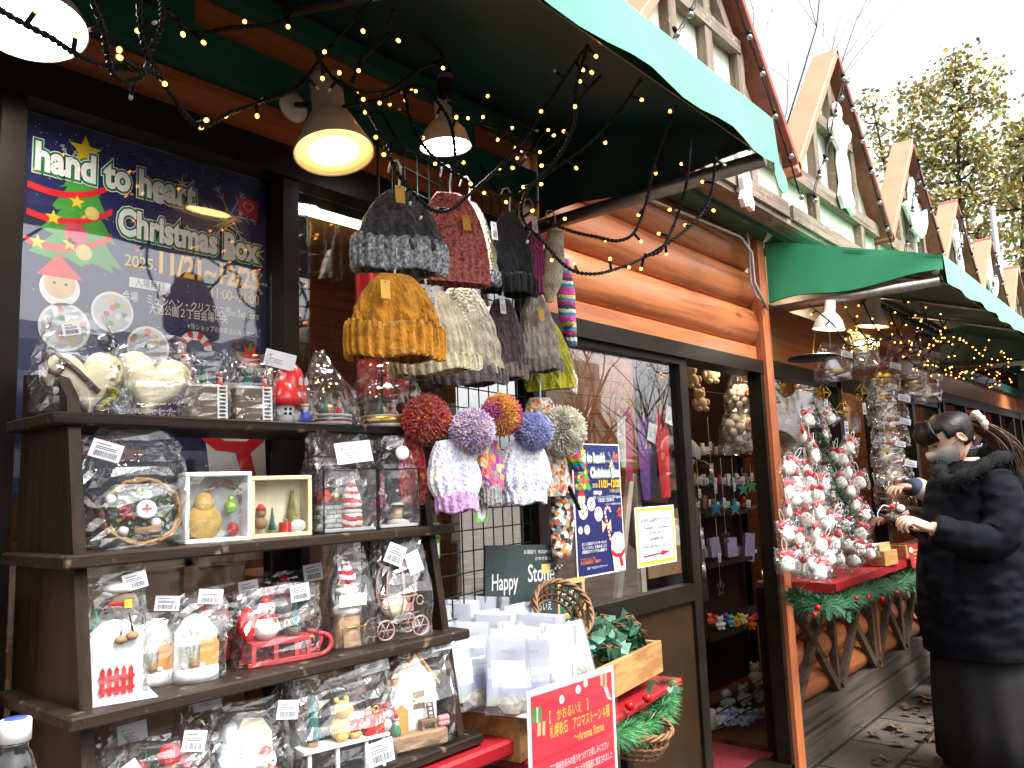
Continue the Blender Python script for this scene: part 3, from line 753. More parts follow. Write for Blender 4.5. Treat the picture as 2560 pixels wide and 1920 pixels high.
def card(M, w, h, code=True, two=False, ink=None):
    b = MB(m_card, M); b.box((0, 0, h / 2), (w, 0.0012, h)); b.mat(m_ink)
    y = -0.0009
    Mx = axes((0, y, 0), (1, 0, 0), (0, 0, 1), (0, -1, 0))
    if code:
        x = -w * 0.36
        rr = random.Random(int(w * 1e5))
        while x < w * 0.36:
            k = rr.choice((0.012, 0.02, 0.03)) * w; b.rect(x, h * 0.12, x + k, h * 0.42, Mx); x += k + rr.choice((0.012, 0.022)) * w
        for zz in (0.52, 0.62, 0.78): b.rect(-w * 0.36, h * zz, w * (0.32 if zz < 0.7 else 0.1), h * (zz + 0.045), Mx)
    else:
        for zz, l in ((0.25, 0.4), (0.35, 0.3), (0.46, 0.38)): b.rect(-w * 0.3, h * zz, -w * 0.3 + w * l, h * (zz + 0.03), Mx)
        b.poly([(-w * .36, h * .72), (-w * .32, h * .62), (-w * .24, h * .82), (-w * .32, h * .70)], Mx)
    return b
def bristle(b, M, h, r, m, tip=None, n=260, seed=0, base=True):
    rr = random.Random(seed); b.mat(m); vs = []; fs = []
    for i in range(n):
        t = (i / n) ** 0.85; z = h * (0.14 + 0.86 * t); rad = r * (1 - t) ** 0.85 * rr.uniform(0.85, 1.12) + r * 0.04; a = i * 2.399; c_, s_ = math.cos(a), math.sin(a)
        k = len(vs); wd = r * 0.12
        vs += [(c_ * 0.1 * r - s_ * wd, s_ * 0.1 * r + c_ * wd, z + r * 0.12), (c_ * 0.1 * r + s_ * wd, s_ * 0.1 * r - c_ * wd, z + r * 0.05), (c_ * rad, s_ * rad, z - r * 0.12)]
        fs.append([k, k + 1, k + 2])
    b.add(vs, fs, M=M)
    b.lathe([(r * 0.62, h * 0.12), (r * 0.3, h * 0.5), (r * 0.04, h * 0.98)], M, 10)
    if base: b.mat(m_log); b.lathe([(r * 0.55, 0), (r * 0.55, h * 0.09), (r * 0.15, h * 0.1), (r * 0.1, h * 0.16)], M, 12)
    if tip: b.mat(tip); b.ball((0, 0, h), r * 0.16, 8, 5, M)
def figure(b, M, h, coat, hat, beard=True, face=None):
    """tiny carved figure: round body, head, pointed cap"""
    b.mat(coat); b.lathe([(h * .17, 0), (h * .2, h * .1), (h * .19, h * .3), (h * .1, h * .46)], M, 12)
    b.mat(face or m_skin); b.ball((0, 0, h * .54), h * .12, 10, 7, M)
    if beard: b.mat(m_snow); b.ball((0, -h * .07, h * .46), (h * .1, h * .07, h * .11), 8, 6, M)
    b.mat(m_snow); b.lathe([(h * .135, h * .58), (h * .14, h * .63), (h * .12, h * .65)], M, 12)
    b.mat(hat); b.lathe([(h * .12, h * .64), (h * .08, h * .82), (h * .015, h * .96)], M, 12)
    b.mat(m_snow); b.ball((0, 0, h * .97), h * .05, 8, 5, M)
    b.mat(m_black)
    for q in (-1, 1): b.ball((q * h * .045, -h * .112, h * .56), h * .016, 6, 4, M)
def snowman(b, M, h, scarf):
    b.mat(m_snow); b.ball((0, 0, h * .3), h * .32, 14, 9, M); b.ball((0, 0, h * .72), h * .22, 12, 8, M)
    b.mat(scarf); b.lathe([(h * .2, h * .5), (h * .24, h * .54), (h * .2, h * .6)], M, 14); b.box((h * .12, -h * .25, h * .42), (h * .09, h * .03, h * .22), M)
    b.lathe([(h * .16, h * .86), (h * .1, h * .98), (h * .02, h * 1.02)], M, 10)
    b.mat(m_black)
    for q in (-1, 1): b.ball((q * h * .08, -h * .205, h * .77), h * .022, 6, 4, M)
    b.mat(m_oran); b.lathe([(h * .03, 0), (0.001, h * .12)], M @ frame((0, -h * .21, h * .71), 0, R(90)), 7)
def ware(label, o, name='wrapped_gift', cat='gift'):
    return thing(name, label, cat, o, 'wrapped handmade gifts on the shelf')
def shut(t, b): return b.build('cellophane_bag', t)
def heartpts(k, n=30):
    pts = []
    for i in range(n):
        a = 2 * math.pi * i / n
        pts.append((k * 16 * math.sin(a) ** 3 / 17, k * (13 * math.cos(a) - 5 * math.cos(2 * a) - 2 * math.cos(3 * a) - math.cos(4 * a)) / 17))
    return pts
def puffy(b, pts, th, M):
    """cushion with the given outline: local x,z with thickness along y"""
    rs = []
    for t in (-1, -0.8, -0.35, 0.35, 0.8, 1):
        k = math.sqrt(max(0.0, 1 - t * t)) * 0.75 + 0.25 if abs(t) < 1 else 0.15
        rs.append([V((x * k, t * th, z * k)) for x, z in pts])
    b.rings([[M @ p for p in r_] for r_ in rs])

# --- top step
Z, YF = SH[0]
for i, (x, lb) in enumerate(((180, 'cream heart cushion with brown beaded ribbon and yellow moss in clear wrap'), (326, 'plain cream heart cushion in clear wrap beside the beaded heart'))):
    M, s, o = place(x, 880, YF + 0.075, Z, R(-14)); t = ware(lb, o); k = s * 76
    Mh = M @ frame((0, 0, k * 1.02), 0, R(-8), R(10 if i else -6))
    b = MB(m_cream); puffy(b, heartpts(k * 1.08), k * 0.42, Mh); b.build('heart_cushion', t)
    if i == 0:
        b = MB(mat('brown_beads', (0.07, 0.02, 0.015), 0.35)); b.tube([Mh @ V(p) for p in ((-k * .55, -k * .43, k * .5), (-k * .2, -k * .46, k * .1), (k * .25, -k * .46, -k * .5))], s * 6, 8)
        b.tube([Mh @ V((-k * .72 + k * .2 * math.cos(a), -k * .43, k * .38 + k * .28 * math.sin(a))) for a in [j * 0.42 for j in range(15)]], s * 5, 7, True); b.build('ribbon', t)
        b = MB(m_moss); rr = random.Random(4)
        for _ in range(60):
            a = rr.uniform(-1.2, .4); b.ball(Mh @ V((k * (0.72 + rr.uniform(-.1, .15)) * math.cos(a), -k * .2 + rr.uniform(-.15, .25) * k, k * 0.95 * math.sin(a))), k * rr.uniform(.05, .1), 6, 4, smooth=False, jit=.3)
        b.build('moss_trim', t)
    shut(t, bag(M, k * 2.35, k * 1.25, k * (2.75 if i == 0 else 2.2), 0.62, 0.3, -0.06 if i == 0 else 0.02, 20 + i, jit=0.045))
    if i == 0:
        c = card(M @ frame((-k * .35, -k * .35, k * 2.15), R(10), 0, R(-14)), s * 34, s * 26); c.build('price_tag', t)
        b = MB(m_black); b.poly([(s * 18 * (1 + .1 * (j % 2)) * math.cos(j * .2618), s * 18 * (1 + .1 * (j % 2)) * math.sin(j * .2618)) for j in range(24)], M @ axes((k * .55, -k * .1, k * 2.05), (1, 0, 0), (0, 0.2, 0.98), (0, -0.98, 0.2)), 0, 0.002); b.build('round_sticker', t)
for i, (x, lb) in enumerate(((443, 'brown box topped by a tiny tree and a climbing figure, white ladder, near the hearts'), (540, 'brown box with tiny tree and white ladder next to the red mushroom house'))):
    M, s, o = place(x, 890, YF + 0.05, Z, R(-10)); t = ware(lb, o)
    b = MB(m_box); b.box((-s * 3, 0, s * 34), (s * (74 if i == 0 else 70), s * 44, s * 68), M, 0.002); b.build('box', t)
    b = MB(m_snow); b.box((-s * 3, 0, s * 70), (s * 70, s * 42, s * 5), M); b.build('snow_top', t)
    b = MB(); bristle(b, M @ frame((-s * 6, -s * 4, s * 70)), s * 52, s * 16, m_teal, n=160, seed=i); b.build('bristle_tree', t)
    b = MB(); figure(b, M @ frame((s * 24, -s * 18, s * 66), R(12)), s * 34, m_rd, m_rd); b.build('figure', t)
    b = MB(m_white)
    for q in (-1, 1): b.bar(M @ V((s * 26 + q * s * 8.5, -s * 27, 0)), M @ V((s * 26 + q * s * 8.5, -s * 24, s * 72)), s * 3.2, s * 3.2)
    for q in range(9): b.bar(M @ V((s * 17, -s * 26.5, s * (5 + q * 8))), M @ V((s * 35, -s * 26.5, s * (5 + q * 8))), s * 2.6, s * 2.6)
    b.build('ladder', t)
    shut(t, bag(M, s * 96, s * 62, s * 145, 0.85, 0.1, 0.02, 31 + i))
M, s, o = place(620, 893, YF + 0.06, Z, R(-12)); t = ware('red domed mushroom house with small white cottage and gift card on its wrap', o)
b = MB(m_rd); b.lathe([(s * 34, s * 30), (s * 36, s * 50), (s * 34, s * 80), (s * 24, s * 112), (s * 8, s * 130), (s * 2, s * 132)], M @ frame((s * 6, 0, 0)), 20); b.build('red_dome', t)
b = MB(m_rd); b.lathe([(s * 32, s * 36), (s * 30, s * 52), (s * 18, s * 76), (s * 3, s * 88)], M @ frame((-s * 16, -s * 26, 0)), 18); b.build('mushroom_cap', t)
b = MB(m_snow); b.lathe([(s * 20, 0), (s * 18, s * 20), (s * 22, s * 38)], M @ frame((-s * 16, -s * 26, 0)), 16); b.lathe([(s * 28, 0), (s * 26, s * 32)], M @ frame((s * 8, 0, 0)), 16)
b.mat(m_black)
for q in (-1, 1):
    for z_ in (18, 27): b.box((-s * 16 + q * s * 5, -s * 45, s * z_), (s * 5, s * 2, s * 5), M)
b.build('cottage', t)
b = MB(m_snow)
for q in (12, 24): b.poly([(s * q, s * 78), (s * (q + 8), s * 78), (s * (q + 8), s * 90), (s * (q + 4), s * 96), (s * q, s * 90)], M @ axes((0, -s * 33, 0), (1, 0, 0), (0, 0, 1), (0, -1, 0)))
b.build('window', t)
b = MB(); figure(b, M @ frame((s * 24, -s * 34, 0)), s * 60, m_blue, m_rd); b.build('figure', t)
shut(t, bag(M, s * 100, s * 80, s * 140, 0.42, 0.12, -0.12, 41)); card(M @ frame((-s * 26, -s * 20, s * 112), R(-8), 0, R(12)), s * 62, s * 34, False).build('gift_card', t)
for i, (x, lb) in enumerate(((714, 'glass dome scene on a striped ribbon base in a pointed clear bag'), (832, 'glass dome scene on a gold banded base at the right end of the top step'))):
    M, s, o = place(x, 908, YF + 0.055, Z, R(-14)); t = ware(lb, o); r_ = s * (42 if i == 0 else 52)
    b = MB(m_snow); b.lathe([(r_, 0), (r_ * 1.02, s * 2), (r_ * 1.02, s * 7)], M, 28)
    for k_, (za, zb_, mm) in enumerate(((7, 11, m_dkr), (11, 14, m_snow), (14, 18, m_grn), (18, 22, m_snow)) if i == 0 else ((7, 20, m_gold), (20, 24, m_snow))):
        b.mat(mm); b.lathe([(r_ * (1.02 if k_ % 2 else 1.025), s * za), (r_ * (1.02 if k_ % 2 else 1.025), s * zb_)], M, 28)
    b.build('base', t)
    b = MB(m_dome); b.lathe([(r_ * .95, s * 24), (r_ * .97, s * 48), (r_ * .85, s * 74), (r_ * .5, s * 92), (r_ * .05, s * 97)], M, 24, capb=False); b.build('glass_dome', t)
    b = MB(); bristle(b, M @ frame((-s * 12, 0, s * 23)), s * 46, s * 14, m_grn, m_gold, 140, 5 + i)
    figure(b, M @ frame((s * 14, -s * 12, s * 23)), s * 34, m_rd if i == 0 else m_pink, m_rd)
    b.mat(m_gold); b.ball((0, s * 10, s * 34), s * 12, 10, 7, M); b.mat(m_snow); b.ball((s * 22, s * 5, s * 30), s * 10, 8, 6, M); b.build('winter_scene', t)
    if i == 0: shut(t, bag(M, s * 106, s * 100, s * 150, 0.12, 0.1, -0.16, 50))
    else: shut(t, bag(M, s * 122, s * 110, s * 136, 0.9, 0.35, 0.05, 53, neck=0.86)); card(M @ frame((s * 14, -s * 30, s * 110), R(-8), R(-20), R(12)), s * 40, s * 16).build('price_tag', t)

# --- second step
Z, YF = SH[1]
M, s, o = place(285, 1180, YF + 0.085, Z, R(-12)); t = ware('round willow basket with wooden button, dried flowers and blue ribbon in clear wrap', o, 'wrapped_wreath')
Mb = M @ frame((s * 18, -s * 6, s * 72), 0, R(-12))
b = MB(mat('willow', (0.34, 0.19, 0.08), 0.7, var=0.3, vs=50)); rr = random.Random(2)
for k in range(7):
    b.tube([Mb @ V((s * (74 + rr.uniform(-5, 5)) * math.cos(a), s * rr.uniform(-10, 10), s * (66 + rr.uniform(-5, 5)) * math.sin(a))) for a in [j * .2856 for j in range(22)]], s * 3.6, 6, True)
b.build('willow_ring', t)
b = MB(mat('dry_foliage', (0.05, 0.075, 0.035), 0.9, var=0.5, vs=70))
b.lathe([(s * 66, 0), (s * 60, s * 10)], Mb @ frame((0, s * 16, 0), 0, R(90)), 20)
for k in range(170):
    a, q = rr.uniform(0, 6.28), math.sqrt(rr.random()) * 60; p = V((s * q * math.cos(a), s * rr.uniform(-4, 12), s * q * math.sin(a))); e = V((rr.gauss(0, 1), rr.gauss(0, .6) - .5, rr.gauss(0, 1))).normalized() * s * 16; f_ = e.cross(V((0, 1, 0.2))).normalized() * s * 4
    b.mat([MT['dry_foliage'], mat('sage_leaf', (0.17, 0.24, 0.18), .8, var=.3), m_moss, mat('violet_petal', (0.2, 0.07, 0.22), .8, var=.3)][0 if k % 5 < 2 else (1 if k % 5 < 4 else (2 if k % 2 else 3))]); b.add([Mb @ p, Mb @ (p + e * .5 + f_), Mb @ (p + e), Mb @ (p + e * .5 - f_)], [[0, 1, 2, 3]])
b.mat(m_dkr)
for k in range(16): b.ball(Mb @ V((s * rr.uniform(-46, -18), -s * rr.uniform(8, 14), s * rr.uniform(-18, 10))), s * 5, 7, 5)
b.mat(m_snow)
for x_, z_ in ((-62, 26), (8, 32), (22, -26), (-40, -40)): b.ball(Mb @ V((s * x_, -s * 10, s * z_)), (s * 11, s * 9, s * 10), 8, 6, jit=.12)
b.build('dried_flowers', t)
b = MB(m_card); Mq = Mb @ frame((s * 2, -s * 22, 0), 0, R(90)); b.lathe([(s * 19, -s * 10), (s * 20, 0), (s * 18, s * 6), (s * 15, s * 4)], Mq, 20); b.mat(m_dkr); b.box((0, 0, s * 6), (s * 18, s * 4, s * 2), Mq); b.box((0, 0, s * 6.4), (s * 4, s * 18, s * 2), Mq); b.build('button', t)
b = MB(m_log); b.tube([Mb @ V((-s * 20, -s * 12, -s * 44)), Mb @ V((s * 30, -s * 14, -s * 40))], s * 9, 9); b.build('cinnamon_stick', t)
b = MB(m_blue); b.grid(lambda u, v: Mb @ V((s * (-66 - 12 * math.sin(u * 3.1) + 44 * max(0, u - .6)), s * (-8 - 22 * v + 4), s * (-30 + 120 * u))), 14, 3); b.build('ribbon', t)
shut(t, bag(M, s * 218, s * 120, s * 232, 0.8, 0.16, -0.02, 61, jit=0.06)); card(M @ frame((-s * 66, -s * 42, s * 178), R(-10), 0, R(18)), s * 58, s * 36).build('price_tag', t)
def shadowbox(x, y, w, h, mm, lb, seed, dep=44):
    M, s, o = place(x, y, YF + 0.05, Z, R(-9)); t = ware(lb, o, 'shadow_box', 'box frame'); f = s * 9
    b = MB(mm)
    b.box((0, 0, f / 2), (w * s, dep * s, f), M, .0015); b.box((0, 0, h * s - f / 2), (w * s, dep * s, f), M, .0015)
    for q in (-1, 1): b.box((q * (w * s - f) / 2, 0, h * s / 2), (f - .0004, dep * s - .0004, h * s - 2 * f), M, .001)
    b.build('frame', t)
    b = MB(m_grey if seed == 1 else m_cream); b.box((0, dep * s * .4, h * s / 2), (w * s - 2 * f, s * 2, h * s - 2 * f), M); b.build('back_board', t)
    return M, s, o, t, f
M, s, o, t, f = shadowbox(465, 1170, 136, 142, m_white, 'white box frame holding a yellow stone bird shape and green bauble', 1)
b = MB(mat('ochre_fuzz', (0.40, 0.26, 0.06), 0.9, var=0.25, vs=60, bump=.5)); b.ball((-s * 24, 0, s * 42), (s * 38, s * 15, s * 36), 14, 9, M); b.ball((-s * 24, -s * 2, s * 78), (s * 20, s * 12, s * 24), 12, 8, M); b.build('ochre_bird', t)
b = MB(mat('lime_glass', (0.30, 0.55, 0.05), 0.12, 0.4)); b.ball((s * 30, -s * 4, s * 70), s * 13, 12, 8, M); b.lathe([(s * 6, s * 80), (s * 6, s * 92)], M @ frame((s * 30, -s * 4, 0)), 8); b.build('bauble', t)
b = MB(m_log); rr = random.Random(3)
for k in range(12): b.tube([M @ V((s * (20 + (40 + rr.uniform(-8, 8)) * math.cos(a)), s * 10, s * (82 + (38 + rr.uniform(-8, 8)) * math.sin(a)))) for a in [j * .4 for j in range(9)]], s * 1.2, 4)
b.mat(m_dkr); b.ball((s * 36, -s * 2, s * 24), (s * 13, s * 11, s * 15), 9, 7, M, False, .15); b.build('twig_wreath', t)
b = MB(m_cello, M); rr = random.Random(9)
b.grid(lambda u, v: (s * (u - .5) * 132, -s * 24 - s * rr.uniform(0, 5), s * 142 * v), 6, 6, False); b.build('cellophane_wrap', t)
M, s, o, t, f = shadowbox(600, 1157, 132, 124, mat('pale_wood', (0.66, 0.55, 0.30), 0.55, var=0.08, vs=12), 'pale wooden box frame with bear, tree, red gift and gold pine inside', 2)
b = MB(m_log); b.ball((-s * 36, 0, s * 30), s * 13, 10, 7, M); b.ball((-s * 36, 0, s * 50), s * 11, 10, 7, M); b.mat(m_rd); b.lathe([(s * 12, s * 56), (s * 4, s * 68)], M @ frame((-s * 36, 0, 0)), 10); b.build('bear', t)
b = MB(); bristle(b, M @ frame((-s * 12, 0, f)), s * 50, s * 13, m_teal, n=140, seed=6); bristle(b, M @ frame((s * 34, s * 6, f)), s * 86, s * 24, m_moss, m_gold, 180, 7); b.build('bristle_tree', t)
b = MB(m_rd); b.box((s * 14, -s * 4, s * 20), (s * 20, s * 18, s * 20), M, .001); b.mat(m_gold); b.box((s * 14, -s * 4, s * 20), (s * 3, s * 18.6, s * 20.6), M); b.ball((s * 14, -s * 8, s * 32), s * 5, 7, 5, M, False, .3); b.build('gift_parcel', t)
b = MB(m_snow); b.ball((s * 40, -s * 8, s * 20), (s * 20, s * 9, s * 14), 10, 7, M, True, .1); b.build('snow_pile', t)
b = MB(m_pane, M); b.box((0, -s * 18, 62 * s), (s * 112, s * 1, s * 104)); b.build('glass_front', t)
def lantern(x, w, h, lb, hat):
    M, s, o = place(x, 1145, YF + 0.06, Z, R(-8)); t = ware(lb, o, 'glass_lantern', 'lantern'); W = w * s / 2; H = h * s; D_ = W * .8
    b = MB(m_black); e = s * 1.8
    for qx in (-1, 1):
        for qy in (-1, 1): b.box((qx * W, qy * D_, H / 2), (e * 1.5, e * 1.5, H), M)
        for z_ in (e, H): b.box((qx * W, 0, z_), (e * 1.4, D_ * 2, e), M); b.box((0, qx * D_, z_), (W * 2, e * 1.4, e), M)
    b.build('lantern_frame', t)
    b = MB(m_pane, M)
    for qx in (-1, 1): b.box((qx * (W - e), 0, H / 2), (.0008, D_ * 1.9, H * .97)); b.box((0, qx * (D_ - e), H / 2), (W * 1.9, .0008, H * .97))
    b.build('glass_side', t)
    b = MB(m_snow); b.box((0, 0, e * 2.2), (W * 1.9, D_ * 1.9, s * 8), M); b.build('snow_floor', t)
    return M, s, o, t, W, H
M, s, o, t, W, H = lantern(733, 122, 126, 'black framed glass lantern with a red striped knitted hat gnome and brick wall', 0)
b = MB(stripes('red_white_bands', [(0.55, 0.02, 0.03), (0.8, 0.78, 0.75)], s * 17)); b.lathe([(s * 20, s * 8), (s * 23, s * 20), (s * 21, s * 36)], M @ frame((s * 22, -s * 12, 0)), 16); b.lathe([(s * 19, s * 44), (s * 22, s * 56), (s * 18, s * 72), (s * 10, s * 92), (s * 4, s * 98)], M @ frame((s * 22, -s * 12, 0)), 16); b.mat(m_snow); b.lathe([(s * 19, s * 36), (s * 22, s * 40), (s * 19, s * 45)], M @ frame((s * 22, -s * 12, 0)), 16); b.ball((s * 26, -s * 12, s * 98), s * 6, 8, 6, M); b.build('striped_hat_gnome', t)
bk = MB(m_grey)
for r_ in range(5):
    for k in range(4): bk.box((-s * 48 + s * (k * 19 + (r_ % 2) * 6), s * 4 - s * 12, s * (14 + r_ * 9)), (s * 18, s * 10, s * 8), M, .0008)
bk.build('brick_wall', t)
b = MB(m_rd); b.ball((-s * 36, -s * 6, s * 72), (s * 16, s * 12, s * 14), 10, 7, M, False, .2); b.mat(m_gold); b.ball((-s * 10, -s * 4, s * 70), s * 9, 9, 6, M); b.build('berry_bunch', t)
shut(t, bag(M @ frame((-s * 4, 0, 0)), s * 138, s * 112, s * 200, 0.9, 0.25, 0.0, 71, neck=.9, jit=.06)); card(M @ frame((s * 10, -s * 52, s * 138), R(-6), R(-12), R(-6)), s * 78, s * 44, False).build('gift_card', t)
M, s, o, t, W, H = lantern(842, 96, 118, 'narrower black framed lantern with pink heather and a hooded light post', 0)
b = MB(mat('heather', (0.42, 0.06, 0.14), .9, var=.3, vs=90)); rr = random.Random(8)
for k in range(70):
    q = rr.random(); b.ball(M @ V((-s * 30 + rr.gauss(0, 1) * s * 9 * (1.1 - q), -s * 10 + rr.gauss(0, 1) * s * 6, s * (40 + 68 * q))), s * 4.2, 6, 4)
for k in range(20): b.ball(M @ V((-s * 40 + rr.gauss(0, 1) * s * 5, -s * 20, s * (18 + rr.random() * 40))), s * 4, 6, 4)
b.build('heather_spray', t)
b = MB(m_snow); b.lathe([(s * 24, s * 7), (s * 22, s * 14), (s * 9, s * 18)], M @ frame((s * 12, -s * 12, 0)), 14); b.mat(m_tan); b.lathe([(s * 9, s * 16), (s * 10, s * 40)], M @ frame((s * 12, -s * 12, 0)), 12); b.mat(m_black); b.lathe([(s * 13, s * 41), (s * 14, s * 46), (s * 9, s * 50), (s * 8, s * 68), (s * 3, s * 71)], M @ frame((s * 12, -s * 12, 0)), 14); b.mat(m_snow); b.ball((s * 12, -s * 12, s * 74), s * 4, 8, 5, M); b.lathe([(s * 14.5, s * 46), (s * 9.5, s * 50.4)], M @ frame((s * 12, -s * 12, 0)), 14, capb=False, capt=False); b.build('hooded_post', t)
shut(t, bag(M, s * 108, s * 96, s * 185, 0.9, 0.25, 0.02, 73, neck=.85, jit=.06)); b = MB(m_card); b.ball((s * 8, -s * 40, s * 150), (s * 17, s * 5, s * 15), 12, 8, M); b.build('wrap_tie', t)

# --- third step
Z, YF = SH[2]
def toyhouse(b, M, s, w, d, h, roof, wall, rm):
    b.mat(wall); W = w * s / 2; D_ = d * s / 2
    vs = [(-W, 0), (W, 0), (W, h * s), (0, (h + roof) * s), (-W, h * s)]
    b.add([(x, -D_, z) for x, z in vs] + [(x, D_, z) for x, z in vs], [[0, 1, 2, 3, 4], [9, 8, 7, 6, 5]] + [[i, 5 + i, 5 + (i + 1) % 5, (i + 1) % 5] for i in range(5)], M=M)
    if rm:
        b.mat(rm); L = math.hypot(W, roof * s) + s * 8; a = math.atan2(roof * s, W)
        for q in (-1, 1): b.box((L / 2 - s * 8, 0, s * 3), (L, D_ * 2 + s * 10, s * 5), M @ axes((q * W, 0, h * s), (-q * math.cos(a), 0, math.sin(a)), (0, 1, 0), (q * math.sin(a), 0, math.cos(a))), .001)
M, s, o = place(243, 1505, YF + 0.075, Z, R(-16)); t = ware('white arched box with a red picket fence, dangling boots and green trees', o)
b = MB(m_snow); W, H = 50 * s, 118 * s
pr = [(-W, 0), (W, 0), (W, H), (W * .8, H + s * 20), (W * .4, H + s * 34), (0, H + s * 38), (-W * .4, H + s * 34), (-W * .8, H + s * 20), (-W, H)]
b.add([(x, -s * 34, z) for x, z in pr] + [(x, s * 34, z) for x, z in pr], [list(range(9)), list(range(9, 18))[::-1]] + [[i, 9 + i, 9 + (i + 1) % 9, (i + 1) % 9] for i in range(9)], M=M); b.build('arched_box', t)
b = MB(m_snow); b.box((s * 4, -s * 10, s * 2), (s * 140, s * 120, s * 4), M, .001); b.build('base', t)
b = MB(m_rd)
for k in range(5): b.box((s * (-24 + k * 13), -s * 37, s * 36), (s * 8, s * 4, s * 50), M); b.lathe([(s * 4, 0), (.0003, s * 7)], M @ frame((s * (-24 + k * 13), -s * 37, s * 61), R(45)), 4)
for z_ in (24, 46): b.box((s * 2, -s * 39.5, s * z_), (s * 66, s * 2, s * 7), M)
b.build('picket_fence', t)
b = MB(); bristle(b, M @ frame((-s * 34, s * 6, s * 118)), s * 60, s * 20, m_grn, n=200, seed=3, base=False); bristle(b, M @ frame((-s * 8, s * 6, s * 130)), s * 56, s * 19, m_grn, n=200, seed=4, base=False); b.build('bristle_tree', t)
b = MB(m_log); b.ball((s * 8, -s * 40, s * 118), (s * 13, s * 10, s * 8), 9, 6, M); b.ball((s * 28, -s * 42, s * 124), (s * 13, s * 10, s * 9), 9, 6, M); b.mat(m_black); b.tube([M @ V((s * 8, -s * 36, s * 126)), M @ V((s * 12, -s * 20, s * 176))], s * 2, 6); b.tube([M @ V((s * 30, -s * 38, s * 132)), M @ V((s * 22, -s * 20, s * 176))], s * 2, 6); b.build('boot', t)
b = MB(m_box); b.ball((s * 16, -s * 8, s * 186), (s * 30, s * 16, s * 26), 12, 8, M); b.mat(m_rd); b.box((s * 2, -s * 24, s * 188), (s * 34, s * 3, s * 5), M); b.mat(mat('toy_yellow', (.6, .48, .04), .5)); b.box((s * 22, -s * 25, s * 186), (s * 14, s * 4, s * 16), M); b.mat(m_snow); b.ball((s * 8, -s * 8, s * 218), (s * 32, s * 20, s * 12), 12, 7, M); b.build('gnome_on_top', t)
shut(t, bag(M, s * 124, s * 92, s * 262, 0.9, 0.1, 0.0, 81)); card(M @ frame((s * 38, -s * 22, s * 214), R(-6), 0, R(-12)), s * 46, s * 34).build('price_tag', t)
for i, (x, yb, yy, lb) in enumerate(((334, 1460, .10, 'white arch card with frosted sprig and small pine cone beside the arched box'), (424, 1462, .07, 'white arch card with frosted sprig and tan mitten shape on a white block'))):
    M, s, o = place(x, yb, YF + yy, Z, R(-16)); t = ware(lb, o); W = (36 if i == 0 else 44) * s
    b = MB(m_snow); b.lathe([(W, 0), (W, s * 27)], M, 24, sy=.7)
    pr = [(-W * .95, s * 20), (W * .95, s * 20), (W * .95, s * 96), (W * .5, s * 124), (0, s * 132), (-W * .5, s * 124), (-W * .95, s * 96)]
    b.poly(pr, M @ axes((0, s * 10, 0), (1, 0, 0), (0, 0, 1), (0, -1, 0)), 0, s * 6); b.build('arch_block', t)
    b = MB(m_oran); b.poly([(s * x_, s * z_) for x_, z_ in ((4, 28), (42, 28), (44, 70), (36, 84), (28, 74), (20, 88), (8, 78))], M @ axes((0, -s * 4, 0), (1, 0, 0), (0, 0, 1), (0, -1, 0)), 0, s * 7); b.build('tan_mitten', t)
    b = MB(mat('frosted_sprig', (.30, .36, .28), .8, var=.4, vs=90)); rr = random.Random(5 + i)
    for k in range(3):
        p0 = M @ V((-s * 12, -s * 8, s * 27)); p1 = M @ V((s * (-30 + 16 * k), -s * 6, s * (96 + 14 * (k == 1))))
        b.tube([p0, p1], s * 1.2, 5)
        for j in range(22):
            q = p0.lerp(p1, .2 + .8 * j / 22); e = V((rr.gauss(0, 1), rr.gauss(0, .5), .7)).normalized() * s * 13; b.tube([q, q + e], [s * .9, s * .3], 3)
    b.build('frosted_sprig', t)
    b = MB(m_log); b.ball((-s * 8, -s * 20, s * 36), s * 10, 9, 6, M, False, .15); b.mat(m_snow); b.ball((-s * 28, -s * 18, s * 33), s * 6, 8, 5, M); b.ball((s * 6, -s * 20, s * 32), s * 6, 8, 5, M); b.build('pine_cone', t)
    shut(t, bag(M, W * 2.5, s * 66, s * (154 if i == 0 else 168), .95, .1, .03, 85 + i)); card(M @ frame((s * (22 if i else 18), -s * 14, s * (150 if i else 146)), R(-6), 0, R(6)), s * 48, s * 30).build('price_tag', t)
